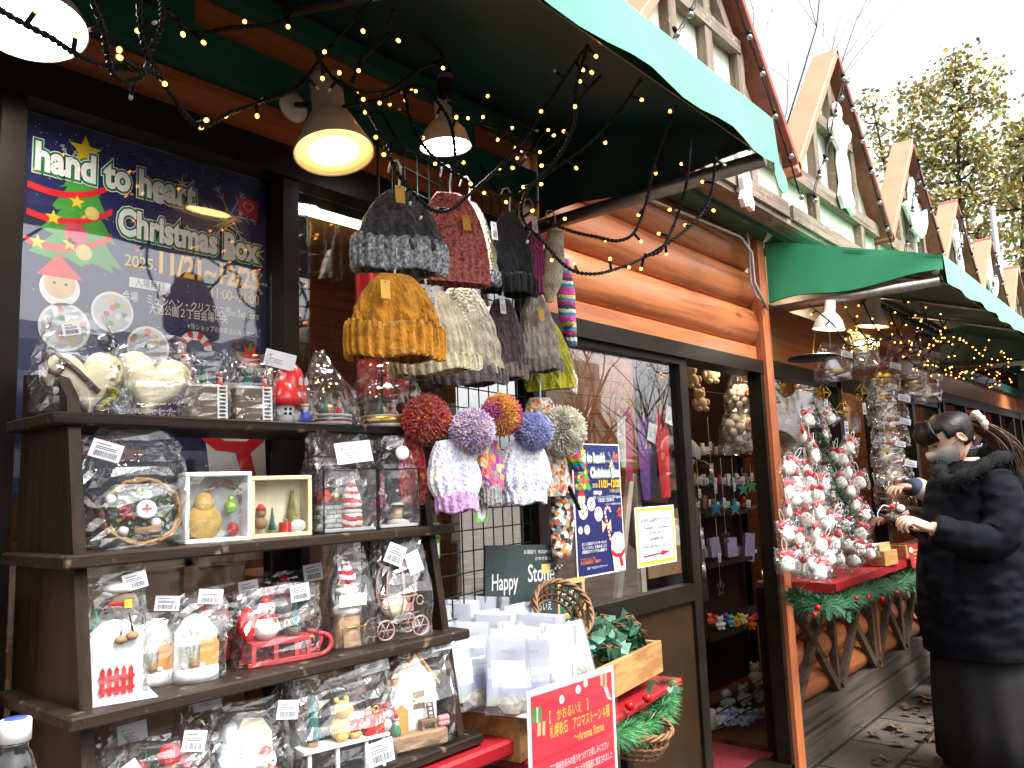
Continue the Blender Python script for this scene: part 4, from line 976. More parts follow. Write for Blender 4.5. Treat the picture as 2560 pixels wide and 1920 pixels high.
def sled(x, yb, yy, w, mm, lb, seed, full):
    M, s, o = place(x, yb, YF + yy, Z, R(-10)); t = ware(lb, o); L = w * s / 2
    b = MB(mm)
    for q in (-1, 1):
        y = q * s * 24
        b.box((-s * 8, y, s * 5), (L * 1.72, s * 7, s * 9), M, .001); b.box((-s * 10, y, s * 42), (L * 1.5, s * 7, s * 9), M, .001)
        for k in (-.82, -.3, .2, .5): b.box((L * k, y, s * 24), (s * 9, s * 6.5, s * 30), M)
        b.tube([M @ V((L * .74 + s * 30 * math.sin(a), y, s * 26 - s * 22 * math.cos(a))) for a in [j * .4 for j in range(9)]], s * 5, 7)
    b.box((-s * 10, 0, s * 45), (L * 1.5, s * 44, s * 4), M); b.build('sled_frame', t)
    b = MB(); snowman(b, M @ frame((-L * .42, 0, s * 46)), s * 84, m_rd); b.build('snowman', t)
    b = MB(); bristle(b, M @ frame((L * .24, -s * 4, s * 47)), s * 70, s * 20, m_teal, n=200, seed=seed); b.build('bristle_tree', t)
    b = MB(m_box); b.lathe([(s * 12, 0), (s * 15, s * 20)], M @ frame((L * .24, -s * 4, s * 45)), 12); b.mat(m_gold); b.tube([M @ V((L * .55 + s * 6 * math.cos(a), -s * 30, s * 36 + s * 9 * math.sin(a))) for a in [j * .6 for j in range(10)]], s * 1.4, 5); b.mat(m_rd); b.ball((-L * .8, s * 10, s * 78), (s * 24, s * 18, s * 34), 12, 8, M); b.build('bell_and_sack', t)
    shut(t, bag(M @ frame((-s * 14, 0, 0)), s * w * (.98 if full else 1.05), s * 90, s * 146, 1.04, .1, .02, 90 + seed, jit=.035)); card(M @ frame((s * 26, -s * 28, s * 118), R(-6), 0, R(-6)), s * 40, s * 34).build('price_tag', t)
sled(612, 1440, .075, 176, mat('sled_red', (.42, .03, .035), .5, var=.1), 'red wooden sled carrying a snowman and small bristle tree in clear wrap', 1, True)
sled(500, 1415, .19, 120, m_dkr, 'dark red sled half hidden behind the arch cards', 2, False)
sled(640, 1330, .225, 130, m_dkr, 'bagged sled with barcode label in the back row of the third step', 4, False)
M, s, o = place(750, 1385, YF + .075, Z, R(-10)); t = ware('striped cap gnome holding a cream sign on a log stump', o)
b = MB(m_log); b.lathe([(s * 30, 0), (s * 27, s * 10), (s * 26, s * 62)], M, 14); b.build('log_stump', t)
b = MB(m_snow); b.ball((0, 0, s * 74), (s * 32, s * 24, s * 16), 12, 8, M); b.ball((0, 0, s * 112), (s * 26, s * 22, s * 12), 12, 8, M); b.build('fur_trim', t)
b = MB(m_skin); b.ball((0, -s * 2, s * 122), s * 18, 12, 8, M); b.mat(MT['red_white_bands']); b.lathe([(s * 21, s * 126), (s * 19, s * 142), (s * 10, s * 160), (s * 2, s * 168)], M, 14); b.build('gnome_head', t)
b = MB(m_cream); b.box((0, -s * 26, s * 94), (s * 62, s * 4, s * 24), M, .001); b.mat(m_ink); text(b, 'Christmas', -s * 24, -s * 4, s * 8, M @ axes((0, -s * 28.3, s * 94), (1, 0, 0), (0, 0, 1), (0, -1, 0)), 0, wid=s * 48); b.build('wooden_sign', t)
b = MB(m_gold)
for q in (-1, 1): b.tube([M @ V((q * s * 24, -s * 28, s * 4)), M @ V((q * s * 24, -s * 28, s * 42)), M @ V((q * s * 30, -s * 28, s * 46))], s * 1.5, 5)
b.tube([M @ V((-s * 28, -s * 28, s * 42)), M @ V((s * 28, -s * 28, s * 42))], s * 1.5, 5); b.build('wire_chair', t)
shut(t, bag(M, s * 96, s * 82, s * 205, .7, .15, .04, 101, neck=.9))
M, s, o = place(858, 1372, YF + .065, Z, R(-12)); t = ware('pink wire pumpkin carriage with curled wheels in clear wrap', o)
b = MB(m_wire)
for k in range(8):
    a = k * math.pi / 4; b.tube([M @ V((s * 46 * math.sin(p) * math.cos(a), s * 30 * math.sin(p) * math.sin(a), s * (100 - 64 * math.cos(p) * -1))) for p in [.15 + j * .27 for j in range(11)]], s * 1.8, 5)
b.tube([M @ V((s * 46 * math.cos(a), s * 30 * math.sin(a), s * 82)) for a in [j * .35 for j in range(18)]], s * 1.8, 5, True)
for x_ in (-1, 1):
    b.tube([M @ V((x_ * s * (40 + 8 * math.cos(a)), -s * 26, s * (72 + 9 * math.sin(a)))) for a in [j * .5 for j in range(13)]], s * 1.6, 5)
b.bar(M @ V((-s * 44, 0, s * 34)), M @ V((s * 44, 0, s * 34)), s * 3, s * 3); b.build('wire_cage', t)
for x_ in (-40, 40):
    for y_ in (-26, 26):
        b = MB(m_wire); b.tube([M @ V((s * (x_ + 19 * math.cos(a)), s * y_, s * (21 + 19 * math.sin(a)))) for a in [j * .3307 for j in range(19)]], s * 2.2, 5, True)
        for k in range(3): b.tube([M @ V((s * (x_ + 19 * math.cos(k * 1.047)), s * y_, s * (21 + 19 * math.sin(k * 1.047)))), M @ V((s * (x_ - 19 * math.cos(k * 1.047)), s * y_, s * (21 - 19 * math.sin(k * 1.047))))], s * 1.2, 4)
        b.build('wheel', t)
b = MB(m_cream); b.ball((-s * 4, 0, s * 62), (s * 30, s * 20, s * 22), 12, 8, M, True, .1); b.mat(m_pink); b.box((s * 22, -s * 4, s * 58), (s * 22, s * 20, s * 16), M, .001); b.mat(m_log); b.ball((s * 22, -s * 4, s * 74), s * 8, 8, 6, M); b.build('cushion_and_bear', t)
shut(t, bag(M, s * 132, s * 96, s * 205, .85, .12, .02, 103, jit=.06)); card(M @ frame((-s * 26, -s * 30, s * 150), R(-6), 0, R(24)), s * 40, s * 40).build('price_tag', t); card(M @ frame((s * 34, -s * 30, s * 128), R(-6), 0, R(-20)), s * 32, s * 44, False).build('gift_card', t)
M, s, o = place(742, 1330, YF + .2, Z, R(-10)); t = ware('tall clear bag with silver foil gift standing behind the gnome', o)
b = MB(m_glit); b.lathe([(s * 26, 0), (s * 30, s * 90), (s * 12, s * 140)], M, 10, False); b.build('silver_gift', t); shut(t, bag(M, s * 100, s * 80, s * 225, .6, .1, .1, 105))

# --- lowest step
Z, YF = SH[3]
M, s, o = place(330, 1690, YF + .075, Z, R(-14)); t = ware('green and red wreath lying in a crinkled bag with a white gift card', o, 'wrapped_wreath')
b = MB(mat('pine_green', (.02, .07, .03), .8, var=.4, vs=60)); rr = random.Random(6); Mw = M @ frame((s * 10, -s * 6, s * 84), 0, R(-25))
for k in range(420):
    a = rr.uniform(0, 6.283); q = s * (62 + rr.gauss(0, 9)); p = V((q * math.cos(a), rr.gauss(0, 9) * s, q * math.sin(a))); e = V((rr.gauss(0, 1), rr.gauss(0, .7) - .4, rr.gauss(0, 1))).normalized() * s * 22
    f_ = e.cross(V((.2, 1, 0))).normalized() * s * 1.6; b.add([Mw @ (p - f_), Mw @ (p + f_), Mw @ (p + e)], [[0, 1, 2]])
b.build('pine_ring', t)
b = MB(m_rd)
for a, q, r_, mm in ((1.2, 64, 24, m_rd), (.75, 70, 18, m_pink), (.2, 66, 15, m_log), (2.2, 60, 14, m_dkr), (-1.2, 60, 15, m_snow), (-.6, 66, 14, m_dkr), (3.4, 60, 14, m_rd), (-2, 62, 12, m_oran), (1.0, 46, 10, m_gold)):
    b.mat(mm); b.ball(Mw @ V((s * q * math.cos(a), -s * 18, s * q * math.sin(a))), s * r_, 10, 7, smooth=False, jit=.1)
b.build('wreath_trim', t)
shut(t, bag(M, s * 232, s * 130, s * 190, .9, .2, 0, 111, jit=.07)); card(M @ frame((-s * 62, -s * 64, s * 104), R(-10), R(-16), R(-32)), s * 96, s * 52, False).build('gift_card', t); card(M @ frame((s * 70, -s * 30, s * 154), R(-6), 0, R(10)), s * 46, s * 42).build('price_tag', t)
M, s, o = place(532, 1665, YF + .08, Z, R(-14)); t = ware('silver glitter cone tree with a capped snowman in clear wrap', o)
b = MB(m_glit); b.lathe([(s * 44, s * 6), (s * 36, s * 40), (s * 16, s * 150), (s * 12, s * 156)], M @ frame((-s * 34, 0, 0)), 18); b.build('glitter_tree', t)
b = MB(m_cream); b.poly([(s * x_, s * z_) for x_, z_ in ((-20, 0), (66, 0), (60, 120), (40, 150), (0, 156), (-16, 120))], M @ axes((0, s * 20, 0), (1, 0, 0), (0, 0, 1), (0, -1, 0)), 0, s * 3); b.build('backing_card', t)
b = MB(); snowman(b, M @ frame((s * 36, -s * 14, 0)), s * 100, m_rd); figure(b, M @ frame((s * 2, -s * 24, 0)), s * 60, m_snow, m_rd); b.mat(m_dkr); b.ball((-s * 10, -s * 30, s * 14), s * 14, 9, 6, M); b.build('snowman', t)
shut(t, bag(M, s * 172, s * 110, s * 186, .95, .15, .02, 113)); card(M @ frame((s * 74, -s * 30, s * 150), R(-6), 0, R(8)), s * 44, s * 38).build('price_tag', t)
M, s, o = place(742, 1690, YF + .05, Z, R(-12)); t = ware('white bench scene with teal tree, yellow bear and red gold tied gift', o)
b = MB(m_white); b.box((0, 0, s * 62), (s * 190, s * 50, s * 7), M, .001)
for q in (-80, -20, 44, 84): b.box((s * q, -s * 16, s * 29), (s * 7, s * 7, s * 58), M)
b.build('bench', t)
b = MB(); bristle(b, M @ frame((-s * 66, 0, s * 66)), s * 106, s * 21, m_teal, m_gold, 320, 9); b.build('bristle_tree', t)
b = MB(mat('bear_yellow', (.52, .35, .10), .7, var=.12)); b.ball((-s * 2, 0, s * 92), (s * 26, s * 20, s * 28), 12, 9, M); b.ball((-s * 2, -s * 4, s * 124), s * 20, 12, 8, M); b.ball((s * 14, -s * 6, s * 122), s * 8, 8, 6, M)
for q in (-14, 8): b.ball((s * q, 0, s * 144), s * 6.5, 8, 6, M)
for q in (-8, 22): b.ball((s * q, -s * 14, s * 74), (s * 14, s * 10, s * 9), 8, 6, M)
b.mat(m_rd); b.ball((s * 22, -s * 10, s * 92), (s * 18, s * 14, s * 20), 10, 7, M); b.mat(m_snow); b.lathe([(s * 19, 0), (s * 20, s * 8)], M @ frame((s * 22, -s * 10, s * 106)), 12); b.build('bear', t)
b = MB(m_rd); b.box((s * 66, -s * 4, s * 86), (s * 44, s * 36, s * 40), M, .001); b.mat(m_gold); b.box((s * 66, -s * 4, s * 86), (s * 4, s * 36.8, s * 40.8), M); b.box((s * 66, -s * 4, s * 86), (s * 44.8, s * 4, s * 40.8), M)
for q in (-1, 1): b.tube([M @ V((s * (66 + q * (8 + 7 * math.cos(a))), -s * 4, s * (112 + 6 * math.sin(a)))) for a in [j * .7 for j in range(9)]], s * 1.6, 5, True)
b.build('gift_parcel', t)
b = MB(m_snow); b.ball((s * 92, -s * 16, s * 80), s * 12, 10, 7, M); b.ball((s * 96, -s * 18, s * 100), s * 8, 8, 6, M); b.build('white_bird', t)
shut(t, bag(M, s * 216, s * 96, s * 205, 1.0, .1, 0, 117, jit=.04)); card(M @ frame((s * 58, -s * 58, s * 18), R(-6), 0, R(-8)), s * 56, s * 46).build('price_tag', t)
M, s, o = place(884, 1612, YF + .075, Z, R(-16)); t = ware('white cottage with brown roof, tan door and gnome on a thick log base', o)
b = MB(m_log); b.box((-s * 4, -s * 4, s * 16), (s * 138, s * 92, s * 32), M, .004); b.build('log_base', t)
b = MB(); toyhouse(b, M @ frame((s * 8, s * 10, s * 32)), s, 92, 60, 86, 62, m_snow, m_oran); b.build('cottage', t)
b = MB(m_box); b.box((s * 14, -s * 20.5, s * 88), (s * 26, s * 1.5, s * 34), M); b.mat(m_tan); b.box((s * 16, -s * 24, s * 90), (s * 30, s * 5, s * 4), M); b.build('window', t)
b = MB(m_oran); b.poly([(-s * 14, 0), (s * 14, 0), (s * 14, s * 40), (0, s * 54), (-s * 14, s * 40)], M @ axes((-s * 26, -s * 24, s * 32), (1, 0, 0), (0, 0, 1), (0, -1, 0)), 0, s * 4); b.build('door', t)
b = MB(); figure(b, M @ frame((-s * 46, -s * 36, s * 32)), s * 52, m_grn, m_rd); b.build('gnome', t)
b = MB(m_log); b.box((s * 26, -s * 34, s * 48), (s * 34, s * 20, s * 6), M)
for q in (12, 40): b.box((s * q, -s * 34, s * 39), (s * 5, s * 18, s * 13), M)
b.mat(m_brace)
for q in (-1, 1): b.bar(M @ V((s * (34 + q * 6), -s * 36, s * 51)), M @ V((s * (34 + q * 6), -s * 26, s * 84)), s * 2.5, s * 2.5)
for q in range(4): b.box((s * 34, -s * (35 - q * 2.4), s * (57 + q * 8)), (s * 12, s * 2.2, s * 2.2), M)
b.mat(m_pink)
for q in range(6): b.ball((s * (54 + 7 * (q % 3)), -s * 36, s * (38 + 9 * (q // 3))), s * 7, 8, 6, M)
b.build('bench_and_berries', t)
b = MB(m_dkr); b.box((-s * 66, -s * 34, s * 84), (s * 40, s * 4, s * 32), M, .001); b.mat(m_snow); text(b, 'POST', -s * 12, -s * 4, s * 9, M @ axes((-s * 66, -s * 36.5, s * 84), (1, 0, 0), (0, 0, 1), (0, -1, 0)), 0, wid=s * 24); b.mat(m_black); b.box((-s * 66, -s * 33, s * 50), (s * 4, s * 4, s * 38), M); b.build('red_post_box', t)
shut(t, bag(M, s * 176, s * 124, s * 205, .9, .12, .06, 119, jit=.045)); card(M @ frame((s * 74, -s * 20, s * 178), R(-6), 0, R(-4)), s * 52, s * 30).build('price_tag', t); card(M @ frame((-s * 84, -s * 30, s * 158), R(-6), 0, R(-8)), s * 58, s * 44, False).build('gift_card', t)
for i, (x, yy, w_, h_, mm, lb) in enumerate(((270, .2, 100, 170, m_glit, 'clear bag with blue grey label in the back left of the lowest step'), (430, .22, 96, 178, m_dkr, 'back row bag holding a dark red gift behind the glitter tree'), (640, .2, 104, 186, m_snow, 'back row bag holding a bearded figure behind the bench scene'), (745, .21, 110, 196, m_grey, 'back row bag with grey snow ball gift near the cottage'))):
    M, s, o = place(x, 1600, YF + yy, Z, R(-10)); t = ware(lb, o)
    b = MB(); figure(b, M, s * h_ * .7, mm, m_dkr if i != 3 else m_grey, i == 2) if i < 3 else snowman(b, M, s * h_ * .7, m_grey); b.build('figure', t)
    shut(t, bag(M, s * w_, s * 70, s * h_, .9, .12, .03 * (i - 1), 130 + i)); card(M @ frame((s * 10, -s * 22, s * h_ * .82), R(-6), 0, R(4 * i - 6)), s * 56, s * 38, False).build('gift_card', t)

# --- things behind and beside the shelf
t = thing('water_bottle', 'clear plastic bottle with white ribbed cap and blue disc at the lower left', 'bottle', P(34, 1700, .66))
c0 = P(32, 1600, .66); s = mpp(c0); B = frame((c0.x, c0.y, c0.z))
b = MB(m_white); N = 60; b.rings([[B @ V((r_ * s * (1 + (.02 if k % 2 else 0)) * math.cos(2 * math.pi * k / N), r_ * s * (1 + (.02 if k % 2 else 0)) * math.sin(2 * math.pi * k / N), z_ * s)) for k in range(N)] for r_, z_ in ((31, 0), (31, 40), (29, 45), (20, 46))]); b.build('bottle_cap', t)
b = MB(mat('cap_blue', (.04, .08, .45), .4)); b.lathe([(s * 23, s * 46.2), (s * 22, s * 47.5)], B, 28); b.build('cap_disc', t)
b = MB(glass('bottle_plastic', .10, (.93, .95, .97), .04, edge=.8)); b.lathe([(s * 26, 0), (s * 28, -s * 6), (s * 27, -s * 14), (s * 36, -s * 34), (s * 44, -s * 60), (s * 46, -s * 90), (s * 46, -s * 330)], B, 28, capb=True, capt=False); b.build('bottle_body', t)
b = MB(m_card); b.lathe([(s * 46.8, -s * 74), (s * 46.8, -s * 250)], B, 28, capb=False, capt=False); b.build('bottle_label', t)
t = thing('cardboard_box', 'opened cardboard boxes standing inside the pane behind the third step', 'box', (0.8, 1.75, 0.9))
mc = mat('cardboard', (.33, .20, .11), .85, var=.1, vs=10)
b = MB(mc); b.bb((0.62, 1.64, 0.8), (1.0, 1.9, 1.16)); b.build('carton', t)
b = MB(wood('crate_slat', (.25, .15, .08), (.33, .21, .12), 'x', .7)); b.bb((0.60, 1.62, 1.17), (1.05, 1.65, 1.19)); b.bb((0.7, 1.62, 1.1), (0.73, 1.65, 1.26)); b.bb((0.85, 1.62, 1.1), (0.88, 1.65, 1.26)); b.build('slat_frame', t)
b = MB(mat('paper_notice', (.45, .42, .25), .7)); b.bb((0.6, 1.70, 1.19), (1.02, 1.702, 1.24)); b.mat(m_ink); text(b, 'クリスマスマーケットのお知らせ', 0, 0, .012, axes((0.62, 1.699, 1.21), (1, 0, 0), (0, 0, 1), (0, -1, 0)), 0, wid=.3); b.mat(m_dkr); b.disc(0.36, 0.01, .016, axes((0.62, 1.699, 1.21), (1, 0, 0), (0, 0, 1), (0, -1, 0)), .0004); b.build('paper_notice', t)
b = MB(mat('orange_crate', (.42, .12, .03), .6)); b.bb((1.04, 1.62, 0.8), (1.3, 1.85, 1.13)); tag(b.build('orange_crate', org=(1.17, 1.73, .8)), 'orange plastic crate seen through the pane behind the sled', 'crate')
b = MB(mc); b.bb((0.36, 1.42, 0.0), (0.45, 1.50, 1.17)); b.mat(mat('pink_card', (.5, .22, .16), .8)); b.bb((0.37, 1.415, 1.0), (0.44, 1.419, 1.165)); tag(b.build('cardboard_sheet', org=(.4, 1.46, 0)), 'folded cardboard with a salmon panel tucked left of the shelf', 'cardboard')

# ================================================================== wire grid with the knitwear
GA = R(10); gn = V((-math.sin(GA), math.cos(GA), 0)); go = V((1.127, 1.315, 0)); gx = V((math.cos(GA), math.sin(GA), 0))
grid = thing('wire_grid', 'dark wire grid panel carrying the knitted hats', 'grid panel', go)
b = MB(mat('grid_wire', (.014, .03, .026), .4, .3)); GW, G0, G1 = .62, 0.86, 2.10
for i in range(14): b.tube([go + gx * (GW * i / 13) + V((0, 0, G0)), go + gx * (GW * i / 13) + V((0, 0, G1))], .0018 if 0 < i < 13 else .003, 5)
for k in range(26):
    z = G0 + (G1 - G0) * k / 25; b.tube([go + V((0, 0, z)), go + gx * GW + V((0, 0, z))], .0018 if 0 < k < 25 else .003, 5)
for q in (.08, .54): b.tube([go + gx * q + V((0, 0, 2.10)), go + gx * q + V((0, .06, 2.2)), V((go.x + q, DW - .05, 2.24))], .003, 5)
b.build('wire_mesh', grid)
m_hook = mat('hook_white', (.62, .70, .68), .35)
def kn(name, c, **k): return knit(name, [tuple(x * .55 for x in c), c, tuple(min(1, x * 1.35) for x in c)], **k)
Y_ = {
 'charcoal': kn('yarn_charcoal', (.050, .050, .052), vs=120), 'greycuff': knit('yarn_grey_marl', [(.06, .065, .07), (.22, .23, .25), (.5, .5, .5)], vs=160),
 'rust': knit('yarn_rust_tweed', [(.10, .03, .03), (.42, .11, .095), (.55, .22, .19)], vs=150), 'cream': kn('yarn_cream', (.58, .51, .36), vs=30),
 'black': kn('yarn_black', (.022, .022, .026), vs=60), 'magenta': kn('yarn_magenta', (.35, .04, .16)), 'mustard': kn('yarn_mustard', (.40, .165, .012), vs=40),
 'beige': kn('yarn_oat', (.52, .46, .35), vs=30), 'plum': kn('yarn_plum', (.09, .065, .07), vs=60), 'taupe': kn('yarn_taupe', (.34, .30, .26), vs=40),
 'taupecuff': kn('yarn_taupe_dark', (.20, .165, .15), vs=60), 'lime': kn('yarn_lime', (.40, .37, .03), vs=30), 'greige': kn('yarn_warm_grey', (.12, .105, .115), vs=70),
 'lilac': knit('yarn_lilac_fleck', [(.46, .30, .50), (.62, .46, .64), (.70, .58, .50), (.40, .36, .60)], vs=220, cell=True), 'liltop': kn('yarn_lilac', (.42, .24, .44), vs=40),
 'confetti': knit('yarn_confetti', [(.80, .78, .80), (.60, .46, .70), (.80, .80, .78), (.42, .58, .75), (.82, .80, .62), (.76, .60, .78), (.5, .4, .62)], vs=150, cell=True),
 'blueconf': knit('yarn_blue_confetti', [(.72, .76, .82), (.46, .56, .76), (.70, .76, .66), (.62, .55, .76), (.80, .80, .82), (.52, .50, .72)], vs=150, cell=True),
 'peri': kn('yarn_periwinkle', (.34, .36, .62), vs=60), 'offwhite': kn('yarn_offwhite', (.78, .74, .60), vs=20),
 'red': knit('yarn_red_fleck', [(.48, .02, .03), (.36, .02, .03), (.60, .12, .08), (.5, .02, .04), (.42, .1, .22), (.6, .3, .06)], vs=190, cell=True),
 'sunset': stripes('yarn_sunset', [(.75, .40, .10), (.75, .38, .12), (.55, .06, .10), (.22, .05, .30), (.08, .30, .42), (.45, .10, .28), (.7, .3, .1)], .105, wob=.03, axis=0),
 'chunky': knit('yarn_chunky_multi', [(.25, .24, .24), (.50, .10, .25), (.66, .32, .12), (.28, .06, .30), (.66, .50, .25), (.62, .14, .16)], vs=75, cell=True), 'grey': kn('yarn_grey', (.24, .24, .24), vs=90),
 'orangemulti': knit('yarn_orange_multi', [(.62, .28, .12), (.50, .50, .45), (.26, .36, .36), (.66, .5, .36), (.45, .13, .08), (.68, .62, .52)], vs=95, cell=True),
 'rainbow': stripes('yarn_rainbow', [(.5, .03, .22), (.18, .06, .4), (.03, .25, .45), (.06, .36, .10), (.6, .42, .04), (.62, .16, .04)], .05, wob=.012),
 'fair': stripes('yarn_fair_isle', [(.60, .06, .34), (.05, .22, .34), (.66, .62, .5), (.04, .05, .12), (.5, .03, .12), (.07, .26, .40), (.66, .56, .2), (.55, .08, .3)], .085, wob=.016),
 'pastelsock': stripes('yarn_pastel_sock', [(.75, .72, .7), (.3, .5, .6), (.75, .5, .4), (.7, .72, .74), (.45, .3, .55), (.74, .7, .5)], .04, wob=.02),
 'warmer': knit('yarn_wrist_warmer', [(.70, .66, .58), (.04, .035, .035), (.52, .10, .04), (.70, .66, .58), (.5, .26, .08), (.04, .03, .03), (.14, .2, .22)], vs=85, cell=True)}
m_tagy = mat('tag_ochre', (.58, .30, .03), .6)
HG = 'knitwear hung on the wire grid'
def crown(M, w, h, c0, m, flat, ribs, cable, z0=0, top=.16, sag=0, pin=0):
    b = MB(m); nu, nv = 216, 44; vs = []; fs = []
    for j in range(nv + 1):
        v = j / nv; a = w / 2 * (top + (1 - top) * max(0.0, 1 - v ** 2.0) ** .72) * (.98 + .05 * math.sin(v * 2.2)) * (1 - pin * max(0, .4 - v) ** 2 * 6.2)
        if j == nv: a = w * .012
        for i in range(nu):
            th = 2 * math.pi * i / nu; k = 1.0; tt = max(.0, 1 - v * .75)
            if cable:
                ph = th * cable; q = math.cos(ph); k += .06 * tt * (q if q > 0 else q * 1.3)
                k += .05 * tt * max(0, q) * math.sin(v * 26 + math.sin(ph) * 2.6)
            k += (.032 if not cable else .02) * math.cos(th * int(ribs * .7)) * tt
            fold = .05 * (v ** 2) * math.cos(th * 5 + w * 40)
            c_, q_ = math.cos(th), math.sin(th); fl = flat + .12 * v; nx_, ny_ = c_ * fl, q_; nl = math.hypot(nx_, ny_); dd = a * (k - 1 + fold); vs.append((a * c_ + dd * nx_ / nl + sag * v * v * w, a * fl * q_ + dd * ny_ / nl + .002 * math.sin(th * 3), z0 + (h - z0) * v))
    for j in range(nv):
        for i in range(nu):
            l = (i + 1) % nu; fs.append([j * nu + i, j * nu + l, (j + 1) * nu + l, (j + 1) * nu + i])
    b.add(vs, fs, True, M); return b
def cuff(M, w, h, m, flat, ribs):
    b = MB(m); nu = ribs * 6; prof = [(.93, .02), (1.0, 0), (1.045, .1), (1.06, .45), (1.045, .85), (1.0, 1.0), (.94, .98)]; rs = []
    for r_, z in prof:
        ring = []
        for i in range(nu):
            th = 2 * math.pi * i / nu; q = math.cos(th * ribs); k = .05 * (abs(q) ** .5 * (1 if q > 0 else -1)) + .006 * math.sin(th * 3 + z * 2); c_, q_ = math.cos(th), math.sin(th); nl = math.hypot(c_ * flat, q_)
            ring.append(M @ V((w / 2 * (r_ * c_ + k * c_ * flat / nl), w / 2 * (r_ * flat * q_ + k * q_ / nl), h * z + .004 * math.sin(th * 4))))
        rs.append(ring)
    b.rings(rs, True, False); return b
def hook(M, h):
    b = MB(m_hook); b.tube([M @ V(p) for p in ((0, 0, h - .02), (.001, 0, h + .02), (.006, .004, h + .05), (.002, .012, h + .068), (-.009, .02, h + .066), (-.014, .024, h + .045))], .0024, 6); return b
def hat(label, x, y0, y1, w, Y, m, mc=None, ch=0, rz=-20, tilt=0, flat=.30, ribs=30, cable=0, tagm=None, tx=0, tz=.7, hk=True, top=.16, pom=None, sag=0, name='knit_hat'):
    """x: photo column of the hat, y0/y1: photo rows of its top and hem, w: photo width"""
    o = P(x, y1, Y); s = mpp(o); H = (y1 - y0) * s * 1.0; W = w * s / .93
    M = frame(o, R(rz), 0, R(tilt)); t = thing(name, label, 'hat', o, HG)
    c = ch * s
    crown(M, W * (1.08 if pom else (.92 if mc else 1)), H, c, m, flat, ribs, cable, c * .6, top, sag, .3 if pom else 0).build('crown', t)
    if mc: cuff(M, W * (.78 if pom else 1.0), c, mc, flat * 1.12, max(16, int(ribs * .72))).build('cuff', t)
    if hk and not pom: hook(M, H).build('hanger_hook', t)
    if tagm is not None:
        b = MB(tagm); Mq = M @ frame((tx * W, -W * flat * .62 - .006, tz * H), R(8), R(-6)); b.box((0, 0, 0), (.016 if tagm is not m_tagy else .019, .001, .046 if tagm is not m_tagy else .036), Mq)
        b.mat(m_ink if tagm is not m_tagy else m_box); b.disc(0, .014, .0018, Mq @ axes((0, -.0007, 0), (1, 0, 0), (0, 0, 1), (0, -1, 0)))
        if tagm is not m_tagy:
            for q in range(6): b.rect(-.005, -.016 + q * .003, .005, -.0148 + q * .003, Mq @ axes((0, -.0007, 0), (1, 0, 0), (0, 0, 1), (0, -1, 0)))
        b.build('price_tag', t)
    if pom:
        px_, py_, pr_, pm = pom; pc = P(px_, py_, Y - .035); pompom(pc, pr_ * mpp(pc), pm, int(px_)).build('pompom', t)
    return t
def pompom(c, r, m, seed):
    rr = random.Random(seed); b = MB(m); b.ball(c, r * .84, 16, 10); vs = []; fs = []
    for i in range(2600):
        z = 1 - 2 * (i + .5) / 2600; a = i * 2.39996; q = math.sqrt(1 - z * z); d = V((q * math.cos(a), q * math.sin(a), z)); d = (d + V((rr.gauss(0, .12), rr.gauss(0, .12), rr.gauss(0, .12)))).normalized()
        e = d.orthogonal().normalized(); f_ = d.cross(e); wd = r * .034; L = r * rr.uniform(.95, 1.04); k = len(vs)
        g_ = V((rr.gauss(0, .05), rr.gauss(0, .05), rr.gauss(0, .05) - .03)) * r
        for t_, w_ in ((.6, wd), (.9, wd * 1.1), (1, wd * .6)):
            for ang in (0, 2.094, 4.189): vs.append(c + d * L * t_ + g_ * t_ * t_ + (e * math.cos(ang) + f_ * math.sin(ang)) * w_)
        for j in (0, 3):
            for n_ in range(3): fs.append([k + j + n_, k + j + (n_ + 1) % 3, k + j + 3 + (n_ + 1) % 3, k + j + 3 + n_])
        fs.append([k + 6, k + 7, k + 8])
    b.add(vs, fs, False); return b
hat('charcoal hat with a marled grey ribbed cuff and ochre tag, top left of the grid', 866, 404, 590, 190, 1.15, Y_['charcoal'], Y_['greycuff'], 74, -24, 0, .3, 34, 9, m_tagy, -.06, .86)
hat('rust red tweed hat lit white on top by the lamp', 978, 408, 614, 162, 1.215, Y_['rust'], None, 0, -24, 0, .30, 40, 0, m_tagy, .12, .62, top=.3)
hat('cream hat with grey cuff squeezed behind the rust tweed hat', 1020, 428, 614, 120, 1.285, Y_['cream'], Y_['greycuff'], 34, -22, 0, .3, 30, 8, m_card, .34, .62)
hat('black hat with dark grey cuff beside the cream one in the top row', 1102, 448, 636, 116, 1.31, Y_['black'], Y_['black'], 44, -22, 2, .36, 30, 8, m_card, .36, .82)
hat('narrow magenta hat showing behind the black hat', 1158, 470, 632, 58, 1.385, Y_['magenta'], None, 0, -10, 0, .3, 30, 0)
hat('mustard yellow cable hat with ribbed cuff and ochre tag', 856, 586, 776, 196, 1.13, Y_['mustard'], Y_['mustard'], 78, -24, 0, .32, 40, 9, m_tagy, -.17, .74, top=.26)
hat('cream moss stitch hat just behind the mustard hat', 944, 622, 806, 182, 1.195, Y_['cream'], Y_['cream'], 34, -26, -6, .26, 44, 0, m_card, -.01, .86, top=.3)
hat('oatmeal cable hat with a dark cuff right of the cream hat', 1012, 616, 832, 164, 1.255, Y_['beige'], Y_['greige'], 36, -24, -3, .26, 36, 8, top=.3)
hat('dark plum hat with a white barcode tag in the second row', 1092, 640, 818, 98, 1.30, Y_['plum'], Y_['taupecuff'], 32, -22, 0, .3, 30, 7, m_card, -.12, .88, top=.3)
hat('taupe cable hat with darker ribbed hem', 1170, 636, 802, 100, 1.315, Y_['taupe'], Y_['taupecuff'], 28, -20, -3, .34, 30, 7, m_tagy, -.05, .72, top=.3)
